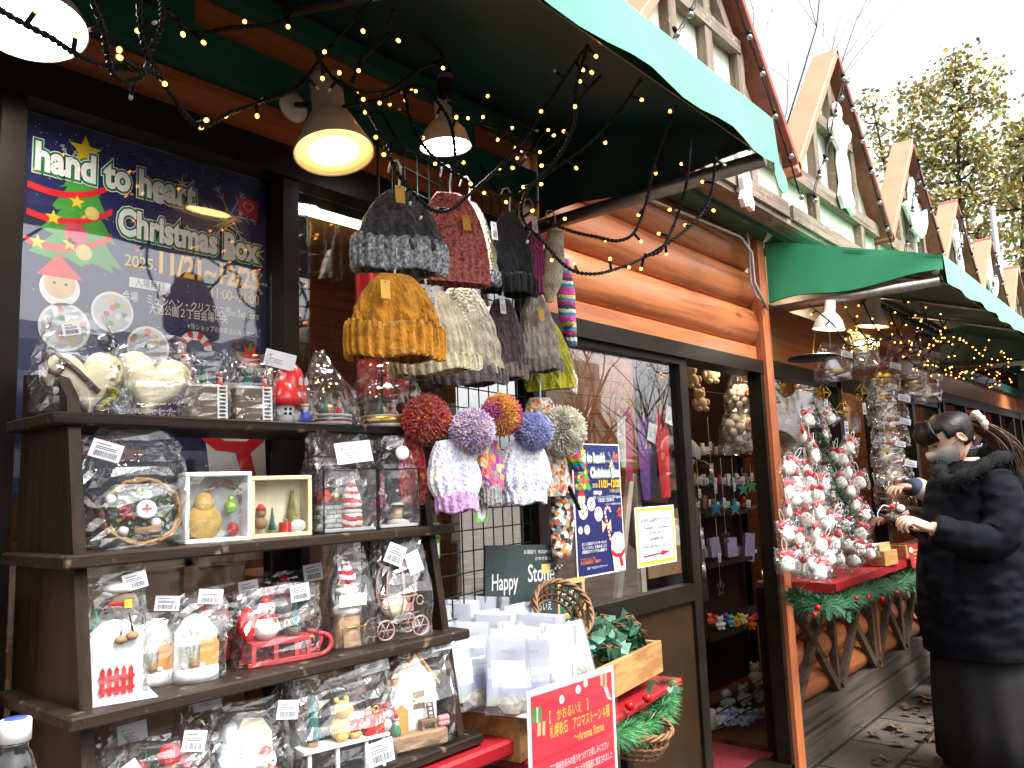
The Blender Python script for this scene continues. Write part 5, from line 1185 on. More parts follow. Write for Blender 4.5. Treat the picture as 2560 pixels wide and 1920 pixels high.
hat('lime green cable hat at the right end of the second row', 1192, 690, 842, 116, 1.365, Y_['lime'], None, 0, -18, -6, .34, 30, 8, top=.35)
hat('red flecked hat with a big red pompom beside the shelf', 893, 940, 1092, 60, 1.27, Y_['red'], None, 0, -22, 0, .3, 26, 0, pom=(921, 905, 53, Y_['red']), top=.4)
hat('white confetti yarn hat with lilac cuff and a lilac pompom', 988, 948, 1106, 110, 1.175, Y_['confetti'], Y_['liltop'], 48, -24, -2, .46, 22, 0, pom=(1021, 930, 48, Y_['lilac']), top=.38, sag=-.05)
hat('narrow chunky multicolour hat with grey hem and a sunset pompom', 1062, 950, 1092, 60, 1.235, Y_['chunky'], Y_['grey'], 44, -10, 0, .5, 16, 0, pom=(1083, 895, 45, Y_['sunset']), top=.45)
hat('pale blue confetti yarn hat with a periwinkle pompom', 1134, 945, 1088, 116, 1.235, Y_['blueconf'], Y_['blueconf'], 30, -22, 0, .46, 22, 0, pom=(1152, 931, 41, Y_['peri']), top=.36, sag=.05)
hat('orange and grey chunky hat with an off white pompom', 1196, 945, 1072, 70, 1.315, Y_['orangemulti'], None, 0, -18, 0, .46, 18, 0, pom=(1214, 930, 53, Y_['offwhite']), top=.4)
hat('orange and teal chunky hat peeking over the periwinkle pompom', 1170, 858, 930, 78, 1.34, Y_['orangemulti'], None, 0, -20, 0, .46, 18, 0, top=.5)
def sleeve(label, name, cat, pts, rs, m, Y, flat=.5, thumb=None, rib=18):
    q = [P(x, y, Y) for x, y in pts]; s = mpp(q[0]); t = thing(name, label, cat, q[-1], HG)
    b = MB(m); N = 44; rings_ = []; cx_ = V((math.cos(R(-25)), math.sin(R(-25)), 0)); cy_ = V((-cx_.y, cx_.x, 0))
    n2 = (len(q) - 1) * 6
    for i in range(n2 + 1):
        u = i / 6; k = min(int(u), len(q) - 2); f_ = u - k; c = q[k].lerp(q[k + 1], f_); r_ = (rs[k] * (1 - f_) + rs[k + 1] * f_) * s
        rings_.append([c + cx_ * (r_ * (1 + .03 * math.cos(j * rib * 2 * math.pi / N)) * math.cos(2 * math.pi * j / N)) + cy_ * (r_ * flat * math.sin(2 * math.pi * j / N)) + V((0, 0, .002 * math.sin(j))) for j in range(N)])
    b.rings(rings_); b.build('knitted_body', t)
    if thumb:
        b = MB(m); a0, a1 = P(*thumb[0], Y - .01), P(*thumb[1], Y - .02); b.tube([a0, a0.lerp(a1, .6), a1], [s * 14, s * 13, s * 8], 12); b.build('thumb', t)
    M = frame(q[0]); hook(M, .0).build('hanger_hook', t); return t
sleeve('cream cable mittens hanging below the awning pole', 'knit_mittens', 'mittens', [(1200, 500), (1196, 560), (1190, 610), (1186, 652)], [18, 26, 25, 8], Y_['cream'], 1.365, .5)
sleeve('long patterned wool socks in pink, blue and cream bands', 'knit_socks', 'socks', [(1216, 560), (1222, 630), (1226, 690), (1238, 748)], [14, 22, 20, 10], Y_['fair'], 1.39, .5, ((1224, 690), (1236, 705)))
sleeve('pale pastel sock toe showing under the lime hat', 'knit_socks', 'socks', [(1222, 790), (1232, 818), (1240, 852)], [16, 18, 7], Y_['pastelsock'], 1.40)
sleeve('rainbow striped mitten tip beside the navy poster', 'knit_mittens', 'mittens', [(1208, 940), (1230, 985), (1252, 1018)], [20, 30, 12], Y_['rainbow'], 1.36)
sleeve('black, white and orange flecked wrist warmers with a dark tag', 'wrist_warmers', 'gloves', [(1216, 1026), (1216, 1060), (1214, 1130), (1213, 1204)], [17, 25, 30, 20], Y_['warmer'], 1.33, .55)
b = MB(m_black); b.bar(P(1228, 1050, 1.29), P(1252, 1102, 1.29), .012, .003); tag(b.build('hang_tag', org=P(1240, 1075, 1.29)), 'long dark hang tag crossing the wrist warmers', 'tag')
for i, (x, y, w_, h_, lb) in enumerate(((938, 1168, 26, 76, 'tall green and white charm card in the gap beside the shelf'), (1040, 1104, 28, 48, 'small green label with a white scalloped centre hanging from the grid'))):
    o = P(x, y, 1.25); s = mpp(o); M = frame(o, R(-20)); t = thing('hanging_card', lb, 'card', o)
    b = MB(mat('card_green', (.13, .36, .045), .5)); b.box((0, 0, 0), (w_ * s, .0015, h_ * s), M, .0005); b.build('card', t)
    b = MB(m_card); Mq = M @ axes((0, -.0012, 0), (1, 0, 0), (0, 0, 1), (0, -1, 0))
    if i == 0:
        for q in (-.24, .28): b.rect(-w_ * s * .42, h_ * s * q - .012, w_ * s * .42, h_ * s * q + .012, Mq)
    else: b.poly([(w_ * s * .38 * (1 + .07 * math.cos(a * 8)) * math.cos(a), h_ * s * .4 * (1 + .07 * math.cos(a * 8)) * math.sin(a)) for a in [j * .131 for j in range(48)]], Mq)
    b.mat(m_ink); b.rect(-.001, -.008, .001, .01, Mq, .0004); b.build('white_label', t)
# red cloth and green ribbon behind the first hats
b = MB(mat('red_fabric', (.36, .008, .012), .8, var=.2, vs=10)); q0, q1 = P(770, 560, 1.46), P(830, 860, 1.46)
b.grid(lambda u, v: (q0.x + (q1.x - q0.x + .08) * u, 1.46 + .018 * math.sin(u * 22), q0.z + (q1.z - q0.z) * v), 24, 4); tag(b.build('red_cloth', org=q0), 'red cloth strip hanging behind the mustard hat', 'cloth')
b = MB(mat('white_storage', (.52, .52, .52), .5)); b.bb((1.27, 1.60, .80), (1.52, 1.85, 1.20)); tag(b.build('white_crate', org=(1.35, 1.63, .8)), 'pale grey storage panels behind the lower grid', 'storage box')

# ================================================================== printed notices
AX = lambda o: axes(o, (1, 0, 0), (0, 0, 1), (0, -1, 0))
m_navy = mat('print_navy', (.012, .016, .085), .35, var=.25, vs=3); m_pw = mat('print_white', (.68, .68, .68), .4, var=.02); m_pg = mat('print_green', (.02, .16, .05), .4)
m_ptree = mat('print_tree', (.05, .26, .03), .4); m_pyel = mat('print_yellow', (.72, .50, .02), .4); m_porg = mat('print_orange', (.62, .16, .01), .4); m_pred = mat('print_red', (.60, .012, .02), .4); m_pgold = mat('print_gold', (.55, .45, .14), .4)
m_ppink = mat('print_pink', (.5, .05, .10), .4); m_pgrey = mat('print_grey', (.42, .43, .47), .4); m_ptan = mat('print_tan', (.62, .42, .22), .4); m_pblk = mat('print_black', (.03, .03, .035), .5)
def Fy(y): return y * .79 if y < .93 else .735 + (y - .93) * 1.4
def poster(t, o, W, Hh, big):
    """the market poster, drawn on a sheet W wide; u,v run 0..1 and 0..1.415"""
    b = MB(m_pw if not big else m_navy); s = W; M = AX(o) @ Matrix.Scale(s, 4); e = .0006 / s
    hh = Hh / W
    b.box((.5, hh / 2, -.0008 / s), (1, hh, .0014 / s), M)
    if not big: b.mat(m_navy).rect(.018, .018, .982, hh - Fy(.018), M, e)
    rr = random.Random(12); b.mat(m_pgrey)
    for _ in range(150):
        x = rr.uniform(.03, .97); y = hh - abs(rr.gauss(0, .10)) - .03 if rr.random() < .6 else rr.uniform(.04, hh - Fy(.04))
        b.poly(star(x, y, rr.uniform(.002, .0045), 4, .35), M, e * 1.4)
    for cx_, cy_, r_ in ((.82, hh - Fy(.26), .13), (.95, hh - Fy(.62), .055), (.16, hh - Fy(.19), .06)):
        for k in range(6):
            a = k * math.pi / 3; p, q = V((cx_, cy_, e * 1.5)), V((cx_ + r_ * math.cos(a), cy_ + r_ * math.sin(a), e * 1.5)); n_ = V((-math.sin(a), math.cos(a), 0)) * .003
            b.add([p - n_, p + n_, q + n_, q - n_], [[0, 3, 2, 1]], M=M)
            for f_ in (.55, .8):
                c = p.lerp(q, f_)
                for g_ in (-.7, .7):
                    d = V((math.cos(a + g_), math.sin(a + g_), 0)) * r_ * .22; m_ = V((-d.y, d.x, 0)).normalized() * .002; b.add([c - m_, c + m_, c + d + m_, c + d - m_], [[0, 3, 2, 1]], M=M)
    b.mat(m_ptree)
    for k, (y, w_) in enumerate(((.13, .09), (.24, .14), (.36, .19), (.48, .24))):
        xl = .21 - w_ * .75; b.poly([(max(.02, xl), hh - Fy(y) - .15), (.12, hh - Fy(y) - .165), (.16, hh - Fy(y) - .15), (.21, hh - Fy(y) - .175), (.25, hh - Fy(y) - .155), (.21 + w_ * .5, hh - Fy(y) - .18), (.20 + w_ * .5, hh - Fy(y) - .15), (.22 + w_ * .62, hh - Fy(y) - .165), (.215, hh - Fy(y) + .03)], M, e * (1.6 + k * .2))
    b.mat(m_pred)
    for y in (.34, .47, .60): 
        pts = [(.02 + .30 * q, hh - Fy(y) - .03 * math.sin(q * 2.4) + .09 * q * q) for q in [j / 8 for j in range(9)]]; b.poly(pts + [(x, y_ - .025) for x, y_ in pts[::-1]], M, e * 2.6)
    b.mat(m_pyel).poly(star(.215, hh - Fy(.125), .062), M, e * 3)
    for x, y in ((.19, .39), (.11, .49), (.06, .62), (.17, .60)): b.poly(star(x, hh - Fy(y), .03), M, e * 3)
    b.mat(m_pgold).disc(.245, hh - Fy(.43), .026, M, e * 3); b.disc(.22, hh - Fy(.63), .03, M, e * 3); b.mat(m_ppink).disc(.19, hh - Fy(.55), .042, M, e * 3)
    b.mat(m_pgold)
    for x, y, r_ in ((.60, .16, .04), (.80, .31, .075), (.95, .45, .05)): b.poly(star(x, hh - Fy(y), r_, 6, .22), M, e * 3)
    b.mat(m_pred).rect(.86, hh - Fy(.245), .955, hh - Fy(.145), M, e * 3); b.mat(m_pw)
    hp = [(.9075 + x, hh - Fy(.19) + y) for x, y in heartpts(.028, 24)]; hq = [(.9075 + x, hh - Fy(.19) + y) for x, y in heartpts(.023, 24)]
    for k in range(24): b.add([(*hp[k], e * 4), (*hp[(k + 1) % 24], e * 4), (*hq[(k + 1) % 24], e * 4), (*hq[k], e * 4)], [[0, 3, 2, 1]], M=M)
    for tx, x, y, h_, w_ in (('hand to heart', .045, .275, .105, .61), ('Christmas Box', .345, .50, .105, .605)):
        for mm, bo, z in ((m_pw, .128, 5), (m_pg, .105, 6), (m_pw, .042, 7)): b.mat(mm); text(b, tx, x, hh - Fy(y), h_, M, e * z, w_, bo)
    for mm, bo, z in ((m_porg, .05, 5), (m_pyel, .02, 6)):
        b.mat(mm); text(b, '11/21~12/25', .51, hh - Fy(.66), .088, M, e * z, .45, bo)
    b.mat(m_pgold); text(b, '2025.', .37, hh - Fy(.655), .046, M, e * 5, .125, .01); text(b, '11:00~21:00', .735, hh - Fy(.745), .046, M, e * 5, .225, .012)
    b.mat(m_pw); b.rect(.39, hh - Fy(.76), .555, hh - Fy(.71), M, e * 5); b.poly([(.5, hh - Fy(.755)), (.55, hh - Fy(.755)), (.51, hh - Fy(.785))], M, e * 5); b.mat(m_navy); text(b, '入場無料', .472, hh - Fy(.75), .026, M, e * 6, .12, 0, align='c')
    b.mat(m_pw); text(b, '会場　ミュンヘン・クリスマス市in Sapporo', .365, hh - Fy(.83), .032, M, e * 5, .595, .004); text(b, '大通公園２丁目会場中央', .47, hh - Fy(.875), .032, M, e * 5, .34, .004); text(b, '※当ショップの休業日はありません', .63, hh - Fy(.93), .02, M, e * 5, .33)
    for x, y, r_ in ((.33, .90, .08), (.16, .97, .09), (.47, 1.0, .085), (.22, 1.12, .055), (.09, 1.12, .045)):
        b.mat(m_pw).disc(x, hh - Fy(y), r_, M, e * 4); b.mat(m_pgrey).disc(x, hh - Fy(y), r_ * .88, M, e * 4.4)
        for k in range(14):
            a, q = rr.uniform(0, 6.28), r_ * .8 * math.sqrt(rr.random()); b.mat((m_ptan, m_pred, m_ptree, m_pw, m_pgold)[k % 5]).disc(x + q * math.cos(a), hh - Fy(y) + q * math.sin(a), r_ * .14, M, e * (4.8 + .05 * k), 10)
    # father christmas head
    b.mat(m_pw).disc(.14, hh - Fy(.82), .07, M, e * 4, 20); b.mat(m_ptan).disc(.14, hh - Fy(.80), .055, M, e * 4.5, 20); b.mat(m_pred).poly([(.06, hh - Fy(.77)), (.22, hh - Fy(.77)), (.13, hh - Fy(.66))], M, e * 5); b.mat(m_pblk).disc(.12, hh - Fy(.80), .006, M, e * 5, 8); b.disc(.16, hh - Fy(.80), .006, M, e * 5, 8)
    # candy cane with bow, poinsettia
    for k in range(16):
        a0, a1 = k, k + 1
        def cane(i): return (.60 + .05 - .055 * math.cos(i * .45), hh - Fy(.97) + .055 * math.sin(i * .45)) if i <= 7 else None
        b.mat(m_pred if k % 2 else m_pw); p = (.62 + .018 * k, hh - Fy(1.0) - .03 * k)
        if k < 9:
            c = (.665, hh - Fy(.99)); r0, r1 = .075, .04; t0, t1 = math.pi - k * .35, math.pi - (k + 1) * .35
            b.poly([(c[0] + r0 * math.cos(t0), c[1] + r0 * math.sin(t0)), (c[0] + r1 * math.cos(t0), c[1] + r1 * math.sin(t0)), (c[0] + r1 * math.cos(t1), c[1] + r1 * math.sin(t1)), (c[0] + r0 * math.cos(t1), c[1] + r0 * math.sin(t1))], M, e * 4)
        y = hh - Fy(.99) - .022 * k; b.poly([(.59 + .006 * k, y), (.59 + .006 * k, y - .022), (.625 + .006 * k, y - .022), (.625 + .006 * k, y)], M, e * 4)
    b.mat(m_ptan).poly([(.62, hh - Fy(1.10)), (.53, hh - Fy(1.05)), (.53, hh - Fy(1.16))], M, e * 5); b.poly([(.64, hh - Fy(1.10)), (.72, hh - Fy(1.16)), (.72, hh - Fy(1.05))], M, e * 5)
    b.mat(m_ptree).poly(star(.92, hh - Fy(1.0), .075, 5, .4), M, e * 4); b.mat(m_pred).poly(star(.92, hh - Fy(1.0), .07, 7, .45, .3), M, e * 5)
    # plain snowy mound with a red scarf
    b.mat(m_pw).poly([(.99 if not big else 1.0, .02), (.74, .02), (.72, .18), (.70, .30), (.72, .42), (.80, .47), (.90, .47), (.98, .42)], M, e * 5); b.mat(m_pred).poly([(.69, .28), (.80, .22), (.90, .22), (.985, .28), (.985, .22), (.92, .17), (.95, .06), (.88, .06), (.85, .17), (.76, .18), (.69, .23)], M, e * 6)
    b.mat(m_pw)
    for k, tx in enumerate(('約１００組のクリエイターさんの', '「とっておき」を集めました！', '期間限定のクリスマスbox開催です')): text(b, tx, .10, .36 - .045 * k, .03, M, e * 5, .50, .003)
    b.mat(m_porg)
    for k, tx in enumerate(('ワークショップも', '毎日数量限定！開催中')): text(b, tx, .06, 0.19 - .04 * k, .03, M, e * 5, .3 + .1 * k, .004)
    b.mat(m_pw); text(b, '主催　クリエイティブマーケット', .18, .085, .024, M, e * 5, .42, .003)
    return b.build('poster_sheet', t) if t else b
b = poster(None, V((.502, DW + .012, 1.315)), .502, .71, True); tag(b.build('poster', org=(.75, DW + .012, 1.66)), 'large navy market poster behind the pane above the shelf', 'poster')
q0 = P(1248, 1251, DW - .014); q1 = P(1352, 1240, DW - .014); q2 = P(1259, 958, DW - .014)
b = poster(None, V((q0.x, DW - .014, q0.z)), q1.x - q0.x, q2.z - q0.z, False); tag(b.build('poster', org=q0), 'small navy market poster with white border on the sliding door', 'poster')
q0 = P(1378, 1228, DW - .014); q1 = P(1462, 1206, DW - .014); q2 = P(1370, 1097, DW - .014); W = q1.x - q0.x; Hh = q2.z - q0.z
M = AX((q0.x, DW - .014, q0.z)); b = MB(m_pw); b.box((W / 2, Hh / 2, -.0008), (W, Hh, .0014), M); b.mat(m_pyel)
for r_ in ((.03, .03, .97, .085), (.03, .93, .97, .975), (.03, .085, .065, .93), (.935, .085, .97, .93)): b.rect(W * r_[0], Hh * r_[1], W * r_[2], Hh * r_[3], M, .0008)
b.mat(mat('print_navy_text', (.05, .06, .16), .5))
for tx, y, h_, w_ in (('お会計は店内で承ります', .74, .06, .74), ('Payment is accepted', .62, .05, .62), ('in the store', .535, .05, .36), ('店内接受付款', .42, .05, .36), ('결제는 매장에서 가능합니다', .30, .045, .72)): text(b, tx, W / 2, Hh * y, Hh * h_, M, .001, W * w_, .012, align='c')
b.mat(m_pred); b.poly([(W * x, Hh * y) for x, y in ((.15, .155), (.60, .175), (.60, .145), (.86, .205), (.60, .235), (.60, .205), (.15, .185))], M, .001)
tag(b.build('notice', org=q0), 'white payment notice with yellow border and red arrow on the door pane', 'notice')

# ================================================================== trays and their goods
m_tray = wood('tray_pine', (.36, .17, .055), (.46, .24, .085), 'x', .5, 7, knots=9); m_trayb = wood('tray_brown', (.20, .095, .03), (.28, .14, .05), 'x', .45, 6, knots=6)
def tray(name, label, o, ang, w, d, h, mm):
    M = frame(o, ang); t = thing(name, label, 'tray', o); th = .012
    for k, (c, sz) in enumerate((((w / 2, th / 2, h / 2), (w, th, h)), ((w / 2, d - th / 2, h / 2), (w, th, h)), ((th / 2, d / 2, h / 2 - .0006), (th, d - 2 * th, h - .0012)), ((w - th / 2, d / 2, h / 2 - .0006), (th, d - 2 * th, h - .0012)))):
        b = MB(mm); b.box(c, sz, M, .0015)
        if k == 0:
            b.mat(m_black)
            for x in (.01, w - .01):
                for z in (.015, h - .015): b.lathe([(.0018, 0), (.0018, .0008)], M @ frame((x, -.0001, z), 0, R(90)), 8)
        b.build('side_board', t)
    b = MB(mm); b.box((w / 2, d / 2, .004), (w - 2 * th - .001, d - 2 * th - .001, .006), M); b.build('bottom', t)
    return M, t
MA, tA = tray('wooden_tray', 'brown wooden tray full of pale packets in front of the shelf', V((1.30, 1.115, .753)), TA, .30, .27, .092, m_trayb)
MBx, tB = tray('wooden_tray', 'light pine tray heaped with green wrapped sachets', V((1.625, 1.155, .78)), TA, .42, .30, .085, m_tray)
b = MB(mat('tray_liner', (.62, .40, .40), .7, var=.3, vs=60)); b.box((.16, .10, .092), (.34, .26, .002), MA); tag(b.build('tray_liner', org=MA @ V((.16, .1, .092))), 'pink patterned paper liner under the pale packets', 'paper')
m_pack = mat('packet_paper', (.21, .225, .275), .4, var=.06, vs=14); m_packb = mat('packet_print', (.22, .23, .34), .5, var=.35, vs=18); m_stone = mat('grey_stone', (.20, .19, .17), .85, var=.4, vs=90); m_sleeve = glass('packet_sleeve', .07, rough=.06, milky=.02, edge=.6)
def packet():
    t = thing('stone_packet', 'pale printed packet with a grey stone standing in the brown tray', 'packet', (0, 0, 0), 'pale packets standing in the brown tray')
    b = MB(m_pack); w_, h_ = .078, .13; b.box((0, 0, h_ * .56), (w_, .0012, h_ * .88)); b.mat(m_packb)
    for k in range(4): b.mat((mat('packet_sage', (.24, .28, .20), .5, var=.3, vs=18), m_packb, m_packb, mat('packet_mist', (.30, .32, .42), .5, var=.2, vs=18))[k]); b.add([(-w_ * .48, -.0009 - k * .0001, h_ * (.13 + .11 * k)), (w_ * .48, -.0009 - k * .0001, h_ * (.13 + .11 * k)), (w_ * .48, -.0009 - k * .0001, h_ * (.25 + .11 * k)), (-w_ * .48, -.0009 - k * .0001, h_ * (.27 + .11 * k))], [[0, 1, 2, 3]])
    b.mat(m_ink); text(b, 'かおるいえ', 0, h_ * .80, .005, AX((0, -.0012, 0)), 0, .03, align='c'); b.build('printed_card', t)
    b = MB(m_stone); b.ball((.004, -.008, h_ * .14), (.028, .008, .016), 9, 6, None, False, .15); b.build('stone', t)
    b = MB(m_sleeve); rr = random.Random(1); b.rings([[V((x * w_ * .54, y * (.013 if z < .5 else .004) + rr.uniform(-.002, .002), h_ * z)) for x, y in ((-1, 0), (-.8, -1), (.8, -1), (1, 0), (.8, 1), (-.8, 1))] for z in (0, .15, .35, .7, 1.0)], False, False); b.build('clear_sleeve', t)
    return t
pk = packet(); rr = random.Random(5); first = True
for row, (yy, z_, n_) in enumerate(((.012, .094, 8), (.075, .105, 8), (.145, .125, 8), (.215, .15, 8))):
    for k in range(n_):
        loc = MA @ V((-.02 + k * .043 + rr.uniform(-.014, .014) + row * .006, yy + rr.uniform(-.012, .012), z_))
        if first: pk.location = loc; o = pk; first = False
        else: o = dup(pk, loc)
        o.rotation_euler = (R(rr.uniform(-26, -10)), R(rr.uniform(-9, 9)), TA + R(rr.uniform(-56, -26))); o.scale = (rr.uniform(1.0, 1.18),) * 3
m_sach = mat('sachet_foil', (.05, .16, .10), .28, .25, var=.35, vs=30); m_cord = mat('brown_cord', (.24, .08, .03), .6)
def sachet():
    t = thing('green_sachet', 'green folded sachet tied with brown cord in the pine tray', 'sachet', (0, 0, 0), 'green sachets heaped in the pine tray')
    b = MB(m_sach); r_ = .021; vs = [(r_, r_ * .5, 0), (-r_, r_ * .6, .002), (0, -r_, .001), (r_ * .1, 0, r_ * 1.5), (r_ * 1.5, r_ * 1.1, r_ * .9), (-r_ * 1.4, r_ * 1.2, r_ * .7), (0, -r_ * 1.6, r_ * .9)]
    b.add(vs, [[0, 2, 1], [0, 1, 3], [1, 2, 3], [2, 0, 3], [0, 4, 3], [1, 3, 5], [2, 6, 3], [0, 1, 4], [1, 2, 5], [2, 0, 6]]); b.build('foil', t)
    b = MB(m_cord); b.tube([(-.016, 0, .022), (0, 0, .034), (.016, .003, .02), (.006, .012, .028), (-.01, -.01, .026)], .0014, 4); b.build('cord', t)
    return t
sc0 = sachet(); first = True
for lay, (n_, z_) in enumerate(((28, .06), (36, .095), (34, .125), (24, .155))):
    for k in range(n_):
        sh = .015 + lay * .02; loc = MBx @ V((.02 + .37 * rr.random() ** .6, .05 + .22 * rr.random() ** 1.5, z_ + rr.uniform(-.012, .012))); loc.z -= .014 * max(0, (loc - MBx.translation).length / .42 - .35) * lay
        if first: sc0.location = loc; o = sc0; first = False
        else: o = dup(sc0, loc)
        o.rotation_euler = (rr.uniform(-1.0, 1.0), rr.uniform(-1.0, 1.0), rr.uniform(0, 6.28)); o.scale = (rr.uniform(.95, 1.35),) * 3
def wicker(name, label, c, r_, h, M, n=26, lean=True):
    t = thing(name, label, 'basket', c); b = MB(mat('wicker_brown', (.18, .085, .035), .6, var=.35, vs=60))
    for k in range(n):
        a = 2 * math.pi * k / n; b.tube([M @ V((r_ * .7 * math.cos(a), r_ * .7 * math.sin(a), 0)), M @ V((r_ * .92 * math.cos(a + .1), r_ * .92 * math.sin(a + .1), h * .5)), M @ V((r_ * math.cos(a + .25), r_ * math.sin(a + .25), h))], .0026, 5)
    b.build('spoke', t); b = MB(MT['wicker_brown'])
    for z, q in ((0, .7), (.25, .82), (.5, .92)):
        for e in (0, 1): b.tube([M @ V((r_ * (q + .03 * math.sin(j * 3 + e * 3.14)) * math.cos(j * .2417), r_ * (q + .03 * math.sin(j * 3 + e * 3.14)) * math.sin(j * .2417), h * z + .004 * math.cos(j * 3 + e * 3))) for j in range(26)], .0035, 5, True)
    for e in (0, 2.1, 4.2): b.tube([M @ V((r_ * (1 + .05 * math.cos(j * .9 + e)) * math.cos(j * .1309), r_ * (1 + .05 * math.cos(j * .9 + e)) * math.sin(j * .1309), h + .006 * math.sin(j * .9 + e))) for j in range(48)], .0042, 5, True)
    b.build('woven_rim', t); return t
cB = P(1198, 1338, 1.30); wicker('wicker_basket', 'tilted open wicker basket behind the packets', cB, .078, .055, frame(cB, R(-20), R(55), 0))
# chalkboards
def board(name, label, cn, Y, mb_, fr, txts, notes=()):
    """cn: photo corners tl, tr, br, bl"""
    q = [P(x, y, Y) for x, y in cn]; o = q[3]; xv = (q[2] - q[3]); w_ = xv.length; xv = xv.normalized(); zv = (q[0] - q[3]); h_ = zv.length; zv = (zv - xv * zv.dot(xv)).normalized(); M = axes(o, xv, zv, xv.cross(zv))
    t = thing(name, label, 'chalkboard', o); b = MB(mb_); b.box((w_ / 2, h_ / 2, -.004), (w_, h_, .007), M)
    b.mat(m_pw)
    for tx, u, v, h__, ww, bo in txts: text(b, tx, u * w_, v * h_, h__ * h_, M, .0006, ww * w_, bo)
    b.build('board', t)
    if fr:
        b = MB(m_tan)
        for c, sz in (((w_ / 2, -.006, 0), (w_ + .03, .014, .014)), ((w_ / 2, h_ + .006, 0), (w_ + .03, .014, .014)), ((-.006, h_ / 2, .0003), (.014, h_, .0135)), ((w_ + .006, h_ / 2, .0003), (.014, h_, .0135))): b.box(c, sz, M, .001)
        b.build('wooden_frame', t)
    return M, w_, h_, t
M, w_, h_, t = board('chalkboard', 'dark slate chalkboard lettered Happy Stone behind the packets', ((1036, 1180), (1186, 1178), (1206, 1330), (1048, 1350)), 1.36, mat('slate', (.022, .036, .036), .7, var=.2), False, (('Happy', .08, .42, .22, .34, .006), ('Stone', .56, .50, .24, .38, .006), ('かおるいえ', .55, .10, .10, .35, .004), ('お湯割り  ROOM PS', .50, .88, .045, .40, 0), ('かわさおとう', .66, .79, .04, .28, 0)))
b = MB(m_pgold); b.rect(.75 * w_, .60 * h_, .88 * w_, .73 * h_, M, .001); b.build('yellow_note', t)
b = MB(m_pred); b.tube([M @ V((.90 * w_, .92 * h_, .006)), M @ V((.94 * w_, .78 * h_, .006))], .0035, 6); b.mat(m_steel)
for k in range(4): b.ball(M @ V(((.92 + .03 * k) * w_, (.66 + .03 * (k % 2)) * h_, .008)), .0055, 7, 5)
b.build('key_ring', t)
board('chalkboard', 'small green chalkboard in a tan frame leaning by the orange post', ((1198, 1268), (1240, 1238), (1256, 1318), (1206, 1330)), 1.40, mat('green_slate', (.02, .075, .045), .7, var=.2), True, (('Stone', .1, .66, .15, .8, .006), ('かおる石', .12, .46, .12, .66, .004), ('アロマ', .3, .26, .12, .55, .004)))
# red sign in front of the trays
q = [P(x, y, 1.0) for x, y in ((1138, 1494), (1325, 1436), (1330, 1645), (1150, 1720))]
xv = (q[1] - q[0]); W = xv.length; xv.normalize(); zv = (q[3] - q[0]) * -1; zv = (zv - xv * zv.dot(xv)).normalized(); Hh = W * 1.18; M = axes(q[0] - zv * Hh, xv, zv, xv.cross(zv))
t = thing('red_sign', 'red aroma stone sign in a clear holder in front of the trays', 'sign', M @ V((W / 2, 0, 0)))
b = MB(m_pw); b.box((W / 2, Hh / 2, -.001), (W, Hh, .0016), M); b.mat(mat('sign_red', (.60, .010, .040), .4, var=.06, vs=8)).rect(W * .035, Hh * .02, W * .965, Hh * .965, M, .0005)
b.mat(mat('sign_gold', (.72, .52, .05), .4)); text(b, '【　かおるいえ　】', W * .22, Hh * .80, Hh * .05, M, .001, W * .44, .006); text(b, '札幌軟石　アロマストーン４種', W * .22, Hh * .72, Hh * .055, M, .001, W * .70, .008); text(b, '～Aroma Stone', W * .48, Hh * .645, Hh * .05, M, .001, W * .36, .008)
b.mat(m_pw)
for k, (tx, ww) in enumerate((('・石に直接お好みの香りをつけてお楽しみください', .70), ('・札幌軟石は２０１８年に北海道遺産に選定されました', .74), ('', 0), ('Please enjoy applying your favorite scent directly', .72), ('to the stone.', .2), ('Sapporo soft stone was selected as a', .58), ('Hokkaido Heritage site in 2018.', .52))):
    if tx: text(b, tx, W * .19, Hh * (.535 - .065 * k), Hh * .036, M, .001, W * ww, .004)
rr = random.Random(3)
for cx_, cy_, r_ in ((.36, .90, .028), (.55, .925, .03), (.64, .945, .026)): b.disc(W * cx_, Hh * cy_, W * r_, M, .001)
for sx, bx, by in ((1, .05, .25), (-1, .955, .80), (1, .05, .10)):
    for k in range(9):
        a = .9 + .12 * k; c = (bx + sx * .012 * k, by + .02 * k)
        b.poly([(W * c[0], Hh * c[1]), (W * (c[0] + sx * .05), Hh * (c[1] + .012)), (W * (c[0] + sx * .07), Hh * (c[1] + .035)), (W * (c[0] + sx * .02), Hh * (c[1] + .03))][::sx], M, .0012)
for mm, cx_, cy_, sz in ((m_ptree, .09, .86, .10), (m_ptan, .13, .78, .09), (m_ptan, .86, .93, .09), (m_ptree, .86, .10, .10)):
    b.mat(mm); b.poly([(W * (cx_ - sz * .5), Hh * (cy_ - sz * .3)), (W * (cx_ + sz * .4), Hh * (cy_ - sz * .4)), (W * (cx_ + sz * .5), Hh * (cy_ + sz * .4)), (W * (cx_ - sz * .4), Hh * (cy_ + sz * .45))], M, .0014)
    b.mat(m_pw if mm is m_ptree else m_pred); b.poly([(W * (cx_ - .008), Hh * (cy_ - sz * .35)), (W * (cx_ + .008), Hh * (cy_ - sz * .35)), (W * (cx_ + .012), Hh * (cy_ + sz * .42)), (W * (cx_ - .004), Hh * (cy_ + sz * .42))], M, .0018)
b.build('printed_sheet', t); b = MB(glass('acrylic', .06, rough=.02, edge=.5)); b.box((W / 2, Hh / 2, .004), (W * 1.02, Hh * 1.02, .001), M); b.build('clear_holder', t)
b = MB(m_black); b.tube([M @ V((W * .3, 0, -.004)), M @ V((W * .3, -.3, -.02))], .004, 6); b.tube([M @ V((W * .7, 0, -.004)), M @ V((W * .7, -.3, -.02))], .004, 6); b.build('stand', t)
